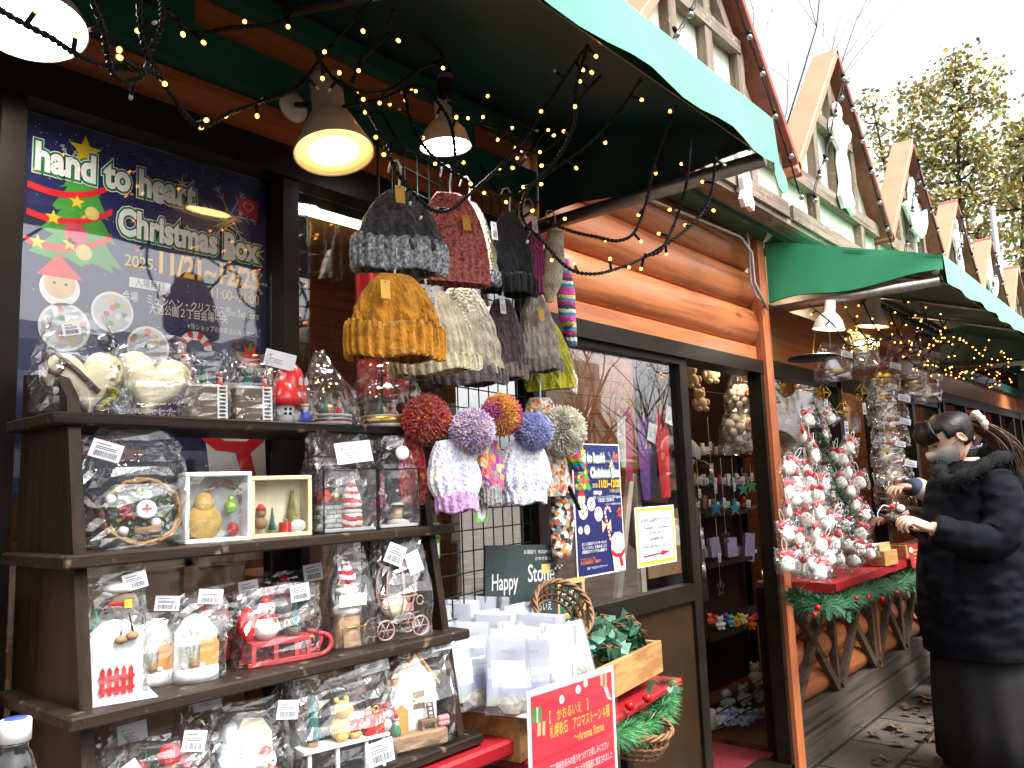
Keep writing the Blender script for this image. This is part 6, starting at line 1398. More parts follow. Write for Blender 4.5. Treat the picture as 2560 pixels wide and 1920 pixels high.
# garland and lower basket under the pine tray
def needles(b, path, n, L, mm, seed, rad=.012):
    rr = random.Random(seed); b.mat(mm[0])
    for i in range(n):
        u = rr.random() * (len(path) - 1); k = int(u); p = path[k].lerp(path[k + 1], u - k); ax = (path[k + 1] - path[k]).normalized(); d = (V((rr.gauss(0, 1), rr.gauss(0, 1), rr.gauss(0, 1))) + ax * rr.uniform(-.8, .8)).normalized(); e = d.orthogonal().normalized() * .0016
        if i % 3 == 0: b.mat(mm[rr.randrange(len(mm))])
        q = p + d * rad; b.add([q - e, q + e, q + d * L * rr.uniform(.6, 1.1) + V((0, 0, -.008))], [[0, 1, 2]])
m_n1 = mat('tinsel_green', (.03, .20, .05), .6, var=.3, vs=40); m_n2 = mat('tinsel_dark', (.012, .09, .03), .6, var=.3, vs=40); m_holly = mat('holly_leaf', (.022, .085, .05), .35, var=.25, vs=30)
def holly(b, p, d, L, up):
    b.mat(m_holly); s_ = d.cross(up).normalized(); pts = []
    for k, wd in enumerate((0, .22, .12, .30, .14, .24, 0)): pts.append(p + d * (L * k / 6) + s_ * wd * L + up * (.06 * L * math.sin(k)))
    for k, wd in enumerate((.24, .14, .30, .12, .22)): pts.append(p + d * (L * (5 - k) / 6) - s_ * wd * L + up * (.05 * L * math.sin(k)))
    b.add(pts, [[0, 1, 11], [1, 2, 10, 11], [2, 3, 9, 10], [3, 4, 8, 9], [4, 5, 7, 8], [5, 6, 7]])
t = thing('tinsel_garland', 'bright green tinsel garland with holly leaves hanging below the pine tray', 'garland', P(1400, 1530, 1.17))
path = [P(x, y, Y) for x, y, Y in ((1315, 1590, 1.10), (1345, 1580, 1.11), (1385, 1572, 1.13), (1425, 1545, 1.16), (1440, 1500, 1.19), (1435, 1478, 1.21))]
b = MB(); needles(b, path, 2200, .042, (m_n1, m_n1, m_n2), 4); b.build('tinsel', t)
rr = random.Random(6)
for x, y in ((1395, 1500), (1450, 1510), (1395, 1560), (1440, 1490), (1350, 1570)): b = MB(); holly(b, P(x, y, 1.14), V((rr.uniform(-1, 1), -.3, rr.uniform(-.5, 1))).normalized(), .042, V((rr.uniform(-.4, .4), -1, .2)).normalized()); b.build('holly_leaf', t)
for x, y in ((1398, 1508), (1388, 1583), (1360, 1525)):
    b = MB(mat('bauble_red', (.55, .005, .01), .12, .5)); b.ball(P(x, y, 1.13), .012, 12, 8); b.build('bauble', t)
cB = P(1372, 1622, 1.16); wicker('wicker_basket', 'lower brown wicker basket under the tinsel garland', cB, .085, .062, frame(cB, 0, R(8), 0))

# ================================================================== lamps
m_shade = mat('lamp_shade_grey', (.62, .59, .49), .4, .1, var=.08, vs=8); m_lampw = mat('lamp_white', (.66, .64, .56), .4, var=.05)
def flood(label, c, s, prof, lit, col, power, aim, mount=None, body=None, glass_r=.62):
    """reflector lamp: axis points up from the mouth centre c; s metres"""
    t = thing('spot_lamp', label, 'lamp', c, 'reflector lamps under the awnings')
    z = (-V(aim)).normalized(); x = z.orthogonal().normalized(); M = axes(c, x, z.cross(x), z)
    b = MB(body or m_shade); b.lathe([(r_ * s, h_ * s) for r_, h_ in prof], M, 36, capb=False); inner = [((r_ - .03) * s, (h_ + .02) * s) for r_, h_ in prof if h_ < .8]
    b.mat(m_lampw).lathe(inner, M, 36, capb=False, capt=False); b.mat(body or m_shade).lathe([(prof[0][0] * s, 0), ((prof[0][0] - .03) * s, .02 * s)], M, 36, capb=False, capt=False); b.build('lamp_shade', t)
    b = MB(glow('lamp_glow_' + lit, col, power)); zz = .07 * s; b.disc(0, 0, prof[0][0] * s * glass_r, M @ axes((0, 0, zz), (1, 0, 0), (0, -1, 0), (0, 0, -1)), 0, 36); b.build('lit_bulb', t)
    if mount is not None:
        b = MB(m_lampw); m_ = V(mount); y = V((0, -1, 0)); b.lathe([(.036, 0), (.036, .006), (.02, .016)], axes(m_, (1, 0, 0), (0, 0, 1), y), 24); b.mat(m_black); b.bar(m_ + y * .014, M @ V((0, 0, s * 1.5)), .014, .010); b.build('wall_bracket', t)
    l = bpy.data.lights.new('lamp_beam', 'SPOT'); l.energy = LP[lit] * (2.2 if c.x > 3 and c.y < 2 else 1); l.color = col; l.spot_size = R(110); l.spot_blend = .6; l.shadow_soft_size = .04
    lo = bpy.data.objects.new('lamp_beam', l); C.objects.link(lo); lo.parent = t; lo.location = M @ V((0, 0, -.012)) - V(c); lo.rotation_euler = (V((-.25, -.75, 1)) if lit == 'day' else z).to_track_quat('Z', 'Y').to_euler()
    return t
LP = {'day': 3.9, 'warm': 1.6, 'white': 5.0, 'tube': 3}
PAR = [(1, 0), (1.0, .06), (.52, 1.1), (.42, 1.24), (.42, 2.2), (.36, 2.32), (.12, 2.36)]
BELL = [(1, 0), (.98, .08), (.80, .62), (.52, .98), (.34, 1.1), (.32, 1.8), (.26, 1.86)]
c = P(66, 58, 1.28); flood('large lamp with a blown out white face at the upper left corner', c, mpp(c) * 112, [(1, 0), (.98, .1), (.9, .3), (.6, .7), (.4, .85), (.4, 1.4)], 'day', (1, .96, .88), 6, (-.05, -.2, -1), None, m_lampw, .96)
c = P(722, 332, 1.30); flood('beige reflector lamp on a wall bracket glowing warm above the left window', c, mpp(c) * 86, PAR, 'warm', (1, .62, .22), 5, (-.05, -.22, -1), P(632, 232, DW - .06), m_shade, .62)
c = P(963, 318, 1.26); flood('bell shaped lamp shining cold white over the hats', c, mpp(c) * 56, BELL, 'white', (.95, .98, 1), 8, (.06, .0, -1), None, m_lampw, .9)
b = MB(m_black); q = P(963, 205, 1.26); b.lathe([(.017, 0), (.019, .02), (.019, .07), (.012, .085)], frame(q - V((0, 0, .02))), 14); b.mat(mat('violet_band', (.2, .08, .25), .4)); b.lathe([(.0195, .055), (.0195, .068)], frame(q - V((0, 0, .02))), 14, capb=False, capt=False)
b.mat(m_black).tube([q + V((0, 0, .06)), q + V((.01, .02, .12)), P(930, 90, 1.24), P(915, 80, 1.24)], .004, 6); tag(b.build('lamp_socket', org=q), 'black lamp socket with a violet band above the bell lamp', 'socket')
for i, (x, y, r_, lb, prof, lit, bd) in enumerate(((1790, 712, 34, 'white bell lamp hanging at the near end of the second awning', BELL, 'white', m_lampw), (1884, 706, 34, 'cream reflector lamp right of the white bell lamp', PAR, 'warm', m_lampw), (2240, 800, 30, 'lamp farther along under the second awning', BELL, 'white', m_lampw))):
    c = P(x, y, 1.22); flood(lb, c, mpp(c) * r_, prof, lit, (1, .76, .4) if lit == 'warm' else (1, .97, .92), 5, (0, .15, -1), None, bd, .85)
c = P(1712, 725, 2.5); flood('small warm lamp glowing inside the counter hut', c, mpp(c) * 20, BELL, 'warm', (1, .6, .2), 5, (0, 0, -1), None, m_shade, .8)
t = thing('tube_lamp', 'bright strip lamp glowing inside the hut behind the hats', 'lamp', (1.75, 2.5, 2.38)); b = MB(m_white); b.bb((1.2, 2.47, 2.40), (2.3, 2.53, 2.44)); b.build('fitting', t); b = MB(glow('tube_glow', (1, .86, .62), 5)); b.tube([(1.22, 2.5, 2.385), (2.28, 2.5, 2.385)], .013, 10); b.build('lit_tube', t)
for x, y, z, e, nm in ((1.75, 2.5, 2.30, LP['tube'], 'tube_light'), (4.2, 1.85, 2.0, 3.2, 'room_fill'), (5.4, 2.4, 2.25, 7, 'room_fill'), (6.4, 2.4, 2.2, 5, 'room_fill'), (8.8, 2.4, 2.1, 7, 'room_fill')):  # the light by the rack has no fixture; added so its goods show
    l = bpy.data.lights.new(nm, 'POINT'); l.energy = e; l.color = (1, .76, .46); l.shadow_soft_size = .06; lo = bpy.data.objects.new(nm, l); C.objects.link(lo); lo.location = (x, y, z)

# ================================================================== string lights
m_wireb = mat('black_flex', (.010, .010, .011), .35); m_bulb = glow('fairy_bulb', (1, .32, .05), 3.8); m_bulboff = mat('clear_bulb', (.5, .5, .5), .1, spec=.8)
def spline(pts, n=10):
    out = []
    for i in range(len(pts) - 1):
        p0, p1, p2, p3 = pts[max(0, i - 1)], pts[i], pts[i + 1], pts[min(len(pts) - 1, i + 2)]
        for k in range(n):
            t = k / n; out.append(.5 * ((2 * p1) + (p2 - p0) * t + (2 * p0 - 5 * p1 + 4 * p2 - p3) * t * t + (3 * p1 - p0 - 3 * p2 + p3) * t ** 3))
    return out + [pts[-1]]
_bm = {}
def bulbmesh(lit):
    if lit not in _bm:
        b = MB(m_wireb); b.lathe([(.0028, 0), (.0032, .004), (.0032, .020), (.0026, .022)], None, 8)
        if lit: b.mat(m_bulb); b.ball((0, 0, .0255), (.0036, .0036, .0044), 8, 6)
        else: b.mat(m_bulboff); b.ball((0, 0, .0255), (.0030, .0030, .005), 8, 6)
        o = b.build('bulb'); me = o.data; bpy.data.objects.remove(o); _bm[lit] = me
    return _bm[lit]
def string(label, paths, step=.075, seed=0, r=.0025, litp=.85, big=1.0):
    """twin twisted flex along photo paths (x, y, Y) with stubby bulbs"""
    rr = random.Random(seed); P0 = [V(P(*q)) if not isinstance(q, V) else q for q in paths[0]]; t = thing('fairy_lights', label, 'string lights', P0[0], 'strings of fairy lights')
    nb = 0
    for pa in paths:
        b = MB(m_wireb)
        sp = spline([V(P(*q)) if not isinstance(q, V) else q for q in pa], 12)
        dist = 0; tw = [[], []]; nxt = step * .5; dense = []
        for i in range(len(sp) - 1):
            L = (sp[i + 1] - sp[i]).length; m = max(1, int(L / .005))
            for k in range(m): dense.append((sp[i].lerp(sp[i + 1], k / m), (sp[i + 1] - sp[i]).normalized()))
        for i, (p, d) in enumerate(dense):
            if i: dist += (p - dense[i - 1][0]).length
            e = d.orthogonal().normalized() if abs(d.z) > .95 else d.cross(V((0, 0, 1))).normalized(); f_ = d.cross(e); a = dist * 330
            off = (e * math.cos(a) + f_ * math.sin(a)) * r * .95; tw[0].append(p + off); tw[1].append(p - off)
            if dist > nxt and nb < 98:
                nxt += step * rr.uniform(.7, 1.3); nb += 1
                o = bpy.data.objects.new('bulb', bulbmesh(rr.random() < litp)); C.objects.link(o); o.parent = t; o.location = p - P0[0]
                dd = (e * rr.uniform(-1, 1) + f_ * rr.uniform(-1, 1) + V((0, 0, -.25)) + d * rr.uniform(-.5, .5)).normalized(); o.rotation_euler = dd.to_track_quat('Z', 'Y').to_euler(); o.scale = (big,) * 3
        if len(dense) > 2:
            for q in tw: b.tube(q, r, 5, smooth=True)
            b.build('flex', t)
    return t
string('fairy lights draped from the big lamp to the warm lamp along the upper left', [[(-30, 5, 1.0), (50, 50, 1.0), (110, 82, 1.0), (170, 120, 1.02), (250, 148, 1.05), (330, 158, 1.08), (366, 200, 1.1), (410, 258, 1.12), (445, 272, 1.14), (490, 248, 1.16), (560, 222, 1.2), (640, 190, 1.22), (690, 130, 1.2), (740, 70, 1.12), (820, -20, 1.05)]], .08, 1)
string('tangled coil of fairy lights knotted at the upper left', [[(190, -20, .95), (222, 60, .97), (232, 120, 1.0), (244, 160, 1.02), (272, 176, 1.03), (310, 160, 1.04), (330, 100, 1.05), (350, 50, 1.05), (346, -20, 1.0)], [(300, -20, 1.0), (304, 60, 1.02), (318, 120, 1.04), (338, 150, 1.06), (350, 160, 1.07)], [(232, 120, 1.03), (262, 138, 1.02), (300, 150, 1.01), (345, 158, 1.03)]], .085, 2, litp=.55)
string('fairy lights looping from the warm lamp over the first hats', [[(680, 110, 1.18), (720, 170, 1.15), (770, 205, 1.12), (812, 270, 1.1), (838, 330, 1.08), (862, 378, 1.07), (905, 430, 1.06), (940, 456, 1.06), (980, 450, 1.06), (1030, 405, 1.05), (1090, 350, 1.02), (1140, 290, 1.0), (1190, 215, .95), (1232, 150, .9), (1272, 95, .82)], [(700, 150, 1.2), (735, 178, 1.18), (790, 200, 1.17), (850, 190, 1.18), (905, 150, 1.15), (960, 130, 1.1)]], .062, 3)
string('fairy lights hanging past the bell lamp to the rust hat', [[(870, 170, 1.2), (884, 250, 1.18), (905, 300, 1.17), (950, 352, 1.15), (1010, 392, 1.14), (1060, 422, 1.14), (1110, 420, 1.13)], [(930, 200, 1.16), (968, 255, 1.14), (980, 300, 1.13), (985, 370, 1.13)], [(740, 230, 1.25), (820, 215, 1.25), (900, 185, 1.24), (960, 215, 1.22), (1020, 260, 1.2), (1080, 280, 1.2), (1130, 300, 1.18)]], .062, 4)
string('fairy lights falling in a wide loop in front of the orange logs', [[(1270, 98, .80), (1244, 190, .84), (1240, 270, .88), (1200, 345, .95), (1140, 410, 1.0), (1128, 470, 1.03), (1176, 526, 1.04), (1226, 578, 1.0), (1280, 592, .96), (1340, 578, .93), (1400, 552, .9), (1450, 520, .86), (1500, 480, .82), (1534, 425, .79), (1546, 335, .76)]], .062, 5)
string('upper fairy lights between the awning edge and the hats', [[(1462, 228, .78), (1432, 300, .84), (1408, 372, .88), (1398, 430, .9), (1372, 500, .92), (1336, 520, .94), (1290, 512, .98), (1236, 500, 1.02), (1180, 478, 1.06)], [(1384, 172, .78), (1330, 250, .86), (1262, 318, .92), (1190, 370, 1.0), (1120, 420, 1.06)], [(1492, 300, .78), (1484, 390, .80), (1462, 470, .84), (1428, 540, .87), (1390, 552, .9)]], .085, 6)
string('loose cluster of fairy lights in the dark middle of the near awning', [[(1000, 210, 1.25), (1060, 240, 1.2), (1100, 300, 1.18), (1150, 330, 1.1), (1210, 300, 1.05), (1240, 230, 1.0), (1300, 160, .92)], [(1060, 380, 1.2), (1110, 370, 1.18), (1165, 300, 1.14), (1200, 250, 1.1)], [(850, 20, 1.0), (830, 80, 1.05), (780, 130, 1.12), (760, 180, 1.18)], [(360, 20, 1.1), (420, 70, 1.2), (500, 60, 1.2), (600, 50, 1.15), (640, 20, 1.1)]], .09, 7)
rr = random.Random(21)
paths = []
for k in range(5):
    x = 1760 + k * 46; paths.append([(x + rr.uniform(-20, 20), 640 + rr.uniform(-10, 30), 1.15), (x + 40, 690 + rr.uniform(-20, 30), 1.1), (x + 70, 740 + rr.uniform(-20, 30), 1.08), (x + 120, 760 + rr.uniform(-30, 30), 1.05), (x + 150, 700 + rr.uniform(-30, 20), 1.0)])
string('dense net of fairy lights under the near end of the second awning', paths, .085, 9, .0024, .85, 1.0)
paths = []
for k in range(6):
    x = 1990 + k * 34; paths.append([(x, 650 + rr.uniform(0, 40) + k * 16, .95), (x + 20, 720 + rr.uniform(-20, 20) + k * 14, 1.0), (x - 30, 770 + rr.uniform(-10, 20) + k * 8, 1.1), (x + 30, 800 + rr.uniform(-10, 20), 1.1)])
string('fairy lights scattered in the dark far part of the second awning', paths, .10, 10, .0024, .9, 1.1)
def gable_string(xc, zp, label, seed):
    """clear globe bulbs clipped along both slopes of a gable"""
    rr = random.Random(seed); hw = .66; ze = 2.70; y = GY - .115; t = thing('globe_lights', label, 'string lights', (xc, y, zp), 'globe lights along the gables'); pts = []
    for q in (-1, 1):
        for k in range(7): u = k / 6 if q > 0 else 1 - k / 6; pts.append(V((xc + q * (hw * u - .02), y, zp - .14 - (zp - ze) * u + rr.uniform(-.015, .015))))
    sp = spline(pts, 5); b = MB(m_wireb); b.tube(sp, .0028, 5); b.tube([p + V((rr.uniform(-.012, .012), -.006, rr.uniform(-.02, .02))) for p in sp], .0022, 5); b.build('flex', t)
    for p in pts[::1]:
        o = bpy.data.objects.new('globe_bulb', globe()); C.objects.link(o); o.parent = t; o.location = p + V((rr.uniform(-.02, .02), -.012, -.02)) - V((xc, y, zp)); o.rotation_euler = (0, rr.uniform(-.8, .8), 0)
_g = []
def globe():
    if not _g:
        b = MB(m_wireb); b.lathe([(.008, .012), (.008, .03)], None, 8); b.mat(mat('globe_glass', (.30, .31, .33), .08, .5, spec=.8)); b.ball((0, 0, 0), .012, 12, 8); o = b.build('globe'); _g.append(o.data); bpy.data.objects.remove(o)
    return _g[0]
for i, lb in ((1, 'globe bulbs along the nearest visible gable above the awning'), (2, 'globe bulbs along the tall second gable'), (3, 'globe bulbs along the third gable'), (4, 'globe bulbs along the fourth gable'), (5, 'globe bulbs along the fifth and smaller looking gable')): gable_string(GX[i], ZPK[i], lb, i)

# ================================================================== people
def quilt():
    m, n, b = _new('quilted_black_down'); b.inputs['Base Color'].default_value = (.0042, .0048, .0075, 1); b.inputs['Roughness'].default_value = .75; b.inputs['Specular IOR Level'].default_value = .07
    v = n.nodes.new('ShaderNodeTexVoronoi'); v.feature = 'SMOOTH_F1'; v.inputs['Scale'].default_value = 11; n.links.new(_coord(n, (1, 1, 1.7)), v.inputs['Vector']); _bump(n, b, v.outputs['Distance'], .7, .04); [setattr(q, 'invert', True) for q in n.nodes if q.type == 'BUMP']; return m
m_coat = quilt()
m_skirtc = mat('charcoal_skirt', (.013, .0125, .0125), .8, var=.15, vs=20)
m_hair = wood('dark_brown_hair', (.008, .006, .006), (.020, .014, .012), 'y', .38, 30, bump=.5); m_hairb = wood('brown_hair', (.04, .018, .012), (.085, .042, .028), 'y', .4, 30, bump=.5)
m_mask = mat('grey_mask', (.34, .34, .31), .8, var=.05); m_fur = mat('black_fur', (.009, .010, .011), .9, var=.4, vs=50, bump=.8)
HT = [0, .05, .12, .2, .27, .33, .39, .45, .5, .56, .65, .75, .85, .94, 1]
HF = [.22, .36, .41, .42, .41, .44, .45, .44, .42, .45, .455, .43, .36, .22, .02]
HB = [.05, .14, .22, .30, .36, .41, .45, .47, .49, .505, .52, .5, .43, .27, .02]
HW = [.12, .22, .29, .32, .34, .36, .375, .385, .385, .39, .39, .37, .30, .18, .02]
def headrings(o, f, u, H, grow=1.0, t0=0):
    """loft rings of a head: o chin axis point, f forward, u up"""
    s_ = u.cross(f).normalized(); out = []; N = 36
    for t, a, b_, w_ in zip(HT, HF, HB, HW):
        ring = []
        for k in range(N):
            th = 2 * math.pi * k / N; c_, q = math.cos(th), math.sin(th); th2 = th if th < math.pi else th - 2 * math.pi
            r_ = (a if c_ > 0 else b_) * abs(c_) ** .9 * (1 if c_ > 0 else -1)
            n_ = max(0, 1 - abs(t - .345) / .16); r_ += .11 * n_ * math.exp(-(th2 / .17) ** 2)
            r_ += .025 * math.exp(-((t - .17) / .05) ** 2) * math.exp(-(th2 / .3) ** 2) - .035 * math.exp(-((t - .5) / .05) ** 2) * math.exp(-((abs(th2) - .5) / .22) ** 2)
            ring.append(o + f * (r_ * H * grow) + s_ * (w_ * q * H * grow) + u * ((t - .5) * H * grow + .5 * H))
        out.append(ring)
    return out
def oval(c, f, rf, rb, rw, N=36, s_=None, jit=0):
    s_ = s_ or V((0, 0, 1)).cross(f).normalized()
    return [c + f * ((rf if math.cos(a) > 0 else rb) * math.cos(a)) + s_ * (rw * math.sin(a)) for a in [2 * math.pi * k / N for k in range(N)]]
def finger(b, p, d, nrm, L, r, curl):
    pts = [p]; q = p.copy(); dd = d.copy(); ax = d.cross(nrm).normalized()
    for k, seg in enumerate((.42, .32, .26)):
        dd = (Matrix.Rotation(curl * (.6 if k == 0 else 1), 3, ax) @ dd).normalized(); q = q + dd * L * seg; pts.append(q.copy())
    sp = spline(pts, 4); n = len(sp); b.tube(sp, [r * (1 - .35 * i / n) * (1 + .06 * math.cos(i * 1.57)) for i in range(n)], 9)
    b.ball(sp[-1], r * .66, 8, 6)
def hand(b, wr, d, nrm, L, curl, side):
    """wrist, direction, back-of-hand normal, hand length; side: thumb side sign along d x nrm"""
    d = d.normalized(); nrm = (nrm - d * nrm.dot(d)).normalized(); x = d.cross(nrm).normalized() * side; rs = []
    for t, w_, h_ in ((-.12, .155, .13), (0, .16, .12), (.15, .20, .115), (.32, .235, .105), (.48, .235, .09), (.55, .22, .07)):
        c = wr + d * (L * t); rs.append([c + x * (L * w_ * math.cos(a)) + nrm * (L * h_ * math.sin(a)) for a in [k * .3927 for k in range(16)]])
    b.rings(rs)
    for k, (off, ln) in enumerate(((.165, .46), (.055, .50), (-.055, .47), (-.16, .37))): finger(b, wr + d * (L * .48) + x * (L * off), (d + x * (.10 - .07 * k)).normalized(), nrm, L * ln, L * .052, -curl * (1 + .12 * k))
    finger(b, wr + d * (L * .14) + x * (L * .17), (d * .75 + x * .62 - nrm * .25).normalized(), nrm, L * .44, L * .062, -curl * .45)
def person(label, base, f, H, arms, tilt=0, lean=0.0, shoes=None, group=None):
    """one continuous figure: legs, trunk, neck, head, tapering arms and hands"""
    f = V((f[0], f[1], 0)).normalized(); u = V((0, 0, 1)); s_ = u.cross(f); t = thing('person', label, 'person', base); b = MB(m_skin)
    hip = base + u * (H * .50); sh = base + u * (H * .815) + f * lean; nk = sh + u * (H * .04) + f * .01
    for q in (-1, 1):
        p = [base + s_ * (q * .085) + u * .06, base + s_ * (q * .088) + u * H * .14, base + s_ * (q * .09) + u * H * .27 + f * .01, base + s_ * (q * .095) + u * H * .46]; sp = spline(p, 4)
        b.tube(sp, [.038 + .05 * (i / len(sp)) + .012 * math.sin(i * .9) for i in range(len(sp))], 14)
        b.ball(base + s_ * (q * .085) + f * .05 + u * .035, (.045, .045, .035), 12, 8)
    hu = (u * math.cos(tilt) + f * math.sin(tilt)).normalized(); hf = (f * math.cos(tilt) - u * math.sin(tilt)).normalized(); HH = H * .138
    ho = nk + u * .035 + hf * .035
    rs = [oval(base + u * H * .44, f, .10, .12, .15), oval(hip, f, .11, .13, .17), oval(base + u * H * .6 + f * lean * .3, f, .10, .10, .135), oval(base + u * H * .72 + f * lean * .7, f, .12, .11, .155), oval(sh, f, .09, .10, .175), oval(sh + u * .035, f, .06, .07, .10), oval(nk, f, .05, .055, .055), oval(nk + u * .03 + hf * .006, f, .05, .055, .052)]
    b.rings(rs + headrings(ho, hf, hu, HH))
    arms_ = []
    for q, (el, wr, hd, nr, curl, side) in zip((1, -1), arms):
        a0 = sh + s_ * (q * .165) - u * .01; sp = spline([a0, a0.lerp(el, .5), el, el.lerp(wr, .5), wr], 4); n = len(sp); b.tube(sp, [.048 - .020 * i / n for i in range(n)], 14); hand(b, wr, hd, nr, H * .108, curl, side); arms_.append(sp)
    for q in (-1, 1):
        c = ho + hu * HH * .47 - hf * HH * .07 + s_ * (q * HH * .40)
        b.rings([[c + (hf * .35 + hu) .normalized() * (k_ * HH * .135 * math.cos(a)) + hf * (k_ * HH * .08 * math.sin(a)) + s_ * (q * HH * o_) for a in [j * .5236 for j in range(12)]] for k_, o_ in ((.7, -.03), (1, .03), (.85, .055), (.5, .03))])
    b.build('body', t)
    b = MB(m_black)
    for q in (-1, 1): b.ball(ho + hf * HH * .39 + hu * HH * .495 + s_ * (q * HH * .17), (HH * .05, HH * .05, HH * .016), 8, 5)
    b.build('eye', t)
    return t, dict(f=f, s=s_, u=u, hip=hip, sh=sh, nk=nk, ho=ho, hf=hf, hu=hu, HH=HH, arms=arms_)
def hairdo(t, k, m, grow=1.13, bangs=.62, seed=0, low=.30):
    """hair shell: covers back and sides down to the nape, open over the face"""
    rr = random.Random(seed); b = MB(m); N = 60; rs = []; HH = k['HH']
    for t_, a, b_, w_ in zip(HT, HF, HB, HW):
        if t_ < low: continue
        ring = []
        for j in range(N):
            th = 2 * math.pi * j / N; c_, q = math.cos(th), math.sin(th); front = c_ > (.35 if t_ > .52 else -.12) and t_ < bangs
            r_ = (a if c_ > 0 else b_) * abs(c_) ** .9 * (1 if c_ > 0 else -1); g_ = grow + .016 * math.sin(j * 2.3 + t_ * 5)
            if front: g_ = .80
            ring.append(k['ho'] + k['hf'] * (r_ * HH * g_) + k['s'] * (w_ * q * HH * g_) + k['hu'] * ((t_ - .5) * HH * (1.09 if t_ > .5 else 1) + .5 * HH))
        rs.append(ring)
    b.rings(rs); return b
def sleeves(t, k, m, r=.07):
    for sp in k['arms']: n = len(sp); b = MB(m); b.tube(sp, [r - .32 * r * i / n for i in range(n)], 16); b.build('sleeve', t)
WD = 3.62
W0 = PD(2090, 1002, WD)
def W(x, y, d=0.0): return PP(x, y, W0 + fw * d, fw)
ws = WD * K / FPX
wf = V((-.62, .78, 0)).normalized(); wb = W(2090, 1002) - wf * .07; wb.z = 0.0
hs = lambda x, y, d=0: W(x, y, d)
t, k = person('woman in a long black padded coat and grey mask choosing a bird ornament', wb, wf, 1.56,
    [(hs(2160, 1172, -.22), hs(2012, 1142, -.20), hs(1930, 1108, -.20) - hs(2012, 1142, -.20), V((.1, -.75, .7)), .72, 1), (hs(2100, 1180, .16), hs(2000, 1140, .05), hs(1925, 1125, .02) - hs(2000, 1140, .05), V((.2, .5, -.8)), .6, 1)], tilt=R(25), lean=.06)
# coat: padded body, quilted hem, skirt below
u = V((0, 0, 1)); sW = k['s']
def wring(y, xl, xr, wd, d=0):
    a, c = W(xl, y, d), W(xr, y, d); cc = a.lerp(c, .5); h_ = (a - c).length / 2; return oval(cc, (a - c).normalized().cross(V((0, 0, 0))) if False else V(((a - c).x, (a - c).y, 0)).normalized(), h_, h_, wd, 48)
b = MB(m_coat); rs = []
prof = [(1406, 2012, 2214, .25), (1360, 2002, 2214, .255), (1300, 1996, 2210, .25), (1240, 1994, 2204, .245), (1180, 1995, 2198, .235), (1120, 2002, 2196, .225), (1075, 2009, 2194, .22), (1035, 2016, 2180, .20), (1012, 2030, 2156, .15), (996, 2044, 2136, .09)]
for i in range((len(prof) - 1) * 5 + 1):
    q = i / 5; j = min(int(q), len(prof) - 2); f_ = q - j; a = [prof[j][n] * (1 - f_) + prof[j + 1][n] * f_ for n in range(4)]
    ring = wring(*a); c = sum(ring, V()) / len(ring); pf = 1 + .007 * math.cos(q * 7.4 + .6 * math.sin(q * 3)) + .006 * math.sin(q * 2.1); rs.append([c + (p - c) * (pf + .013 * math.sin(n * .785 + q * 1.9)) for n, p in enumerate(ring)])
b.rings(rs, cap=False); b.build('coat', t)
b = MB(m_coat); sp = spline([hs(2136, 1040, -.13), hs(2164, 1100, -.2), hs(2150, 1166, -.24), hs(2085, 1164, -.23), hs(2018, 1142, -.2)], 8); n = len(sp)
b.tube(sp, [ws * (46 - 15 * i / n) * (1 + .035 * math.cos(i * 1.3)) for i in range(n)], 22); sp = spline([hs(2120, 1050, .14), hs(2110, 1150, .16), hs(2008, 1142, .06)], 8); n = len(sp); b.tube(sp, [ws * (40 - 14 * i / n) for i in range(n)], 18); b.build('sleeve', t)
b = MB(m_skirtc); rs = []
for y, xl, xr, wd in ((1648, 2046, 2222, .24), (1560, 2036, 2216, .235), (1470, 2026, 2206, .225), (1398, 2022, 2198, .20)):
    ring = wring(y, xl, xr, wd); c = sum(ring, V()) / len(ring); rs.append([c + (p - c) * (1 + .05 * math.cos(n * 1.18) * (y - 1380) / 270) for n, p in enumerate(ring)])
b.rings(rs); b.build('skirt', t)
b = MB(m_black)
for q in (-1, 1):
    c = wb + sW * (q * .085) + wf * .05; b.rings([[c + wf * (.125 * k_ * math.cos(a)) + sW * (.047 * k_ * math.sin(a)) + u * z for a in [j * .3142 for j in range(20)]] for k_, z in ((1, 0), (1.02, .02), (.9, .055), (.5, .085))])
b.build('shoe', t)
b = MB(m_fur); rr = random.Random(2)
ctr = [hs(2026, 1014, -.10), hs(2050, 1040, -.17), hs(2100, 1020, -.20), hs(2150, 992, -.16), hs(2190, 984, 0), hs(2160, 975, .14), hs(2090, 985, .15), hs(2040, 1006, .10)]; sp = spline(ctr + [ctr[0]], 5); b.tube(sp, [ws * (15 + 2 * math.sin(i * 1.7)) for i in range(len(sp))], 14)
for i in range(1400):
    p = sp[rr.randrange(len(sp))]; d = V((rr.gauss(0, 1), rr.gauss(0, 1), rr.gauss(.3, 1))).normalized(); e = d.orthogonal().normalized() * .0025; q = p + d * ws * 13; b.add([q - e, q + e, q + d * .022 + V((0, 0, -.006))], [[0, 1, 2]])
b.tube(spline([hs(2128, 975, .02), hs(2180, 1010, .03), hs(2196, 1060, .03)], 5), [ws * 26] * 10 + [ws * 18], 14); b.build('fur_collar', t)
hairdo(t, k, m_hair, 1.15, .66, 1, .27).build('hair', t)
b = MB(m_hair); HH = k['HH']; rr = random.Random(3)
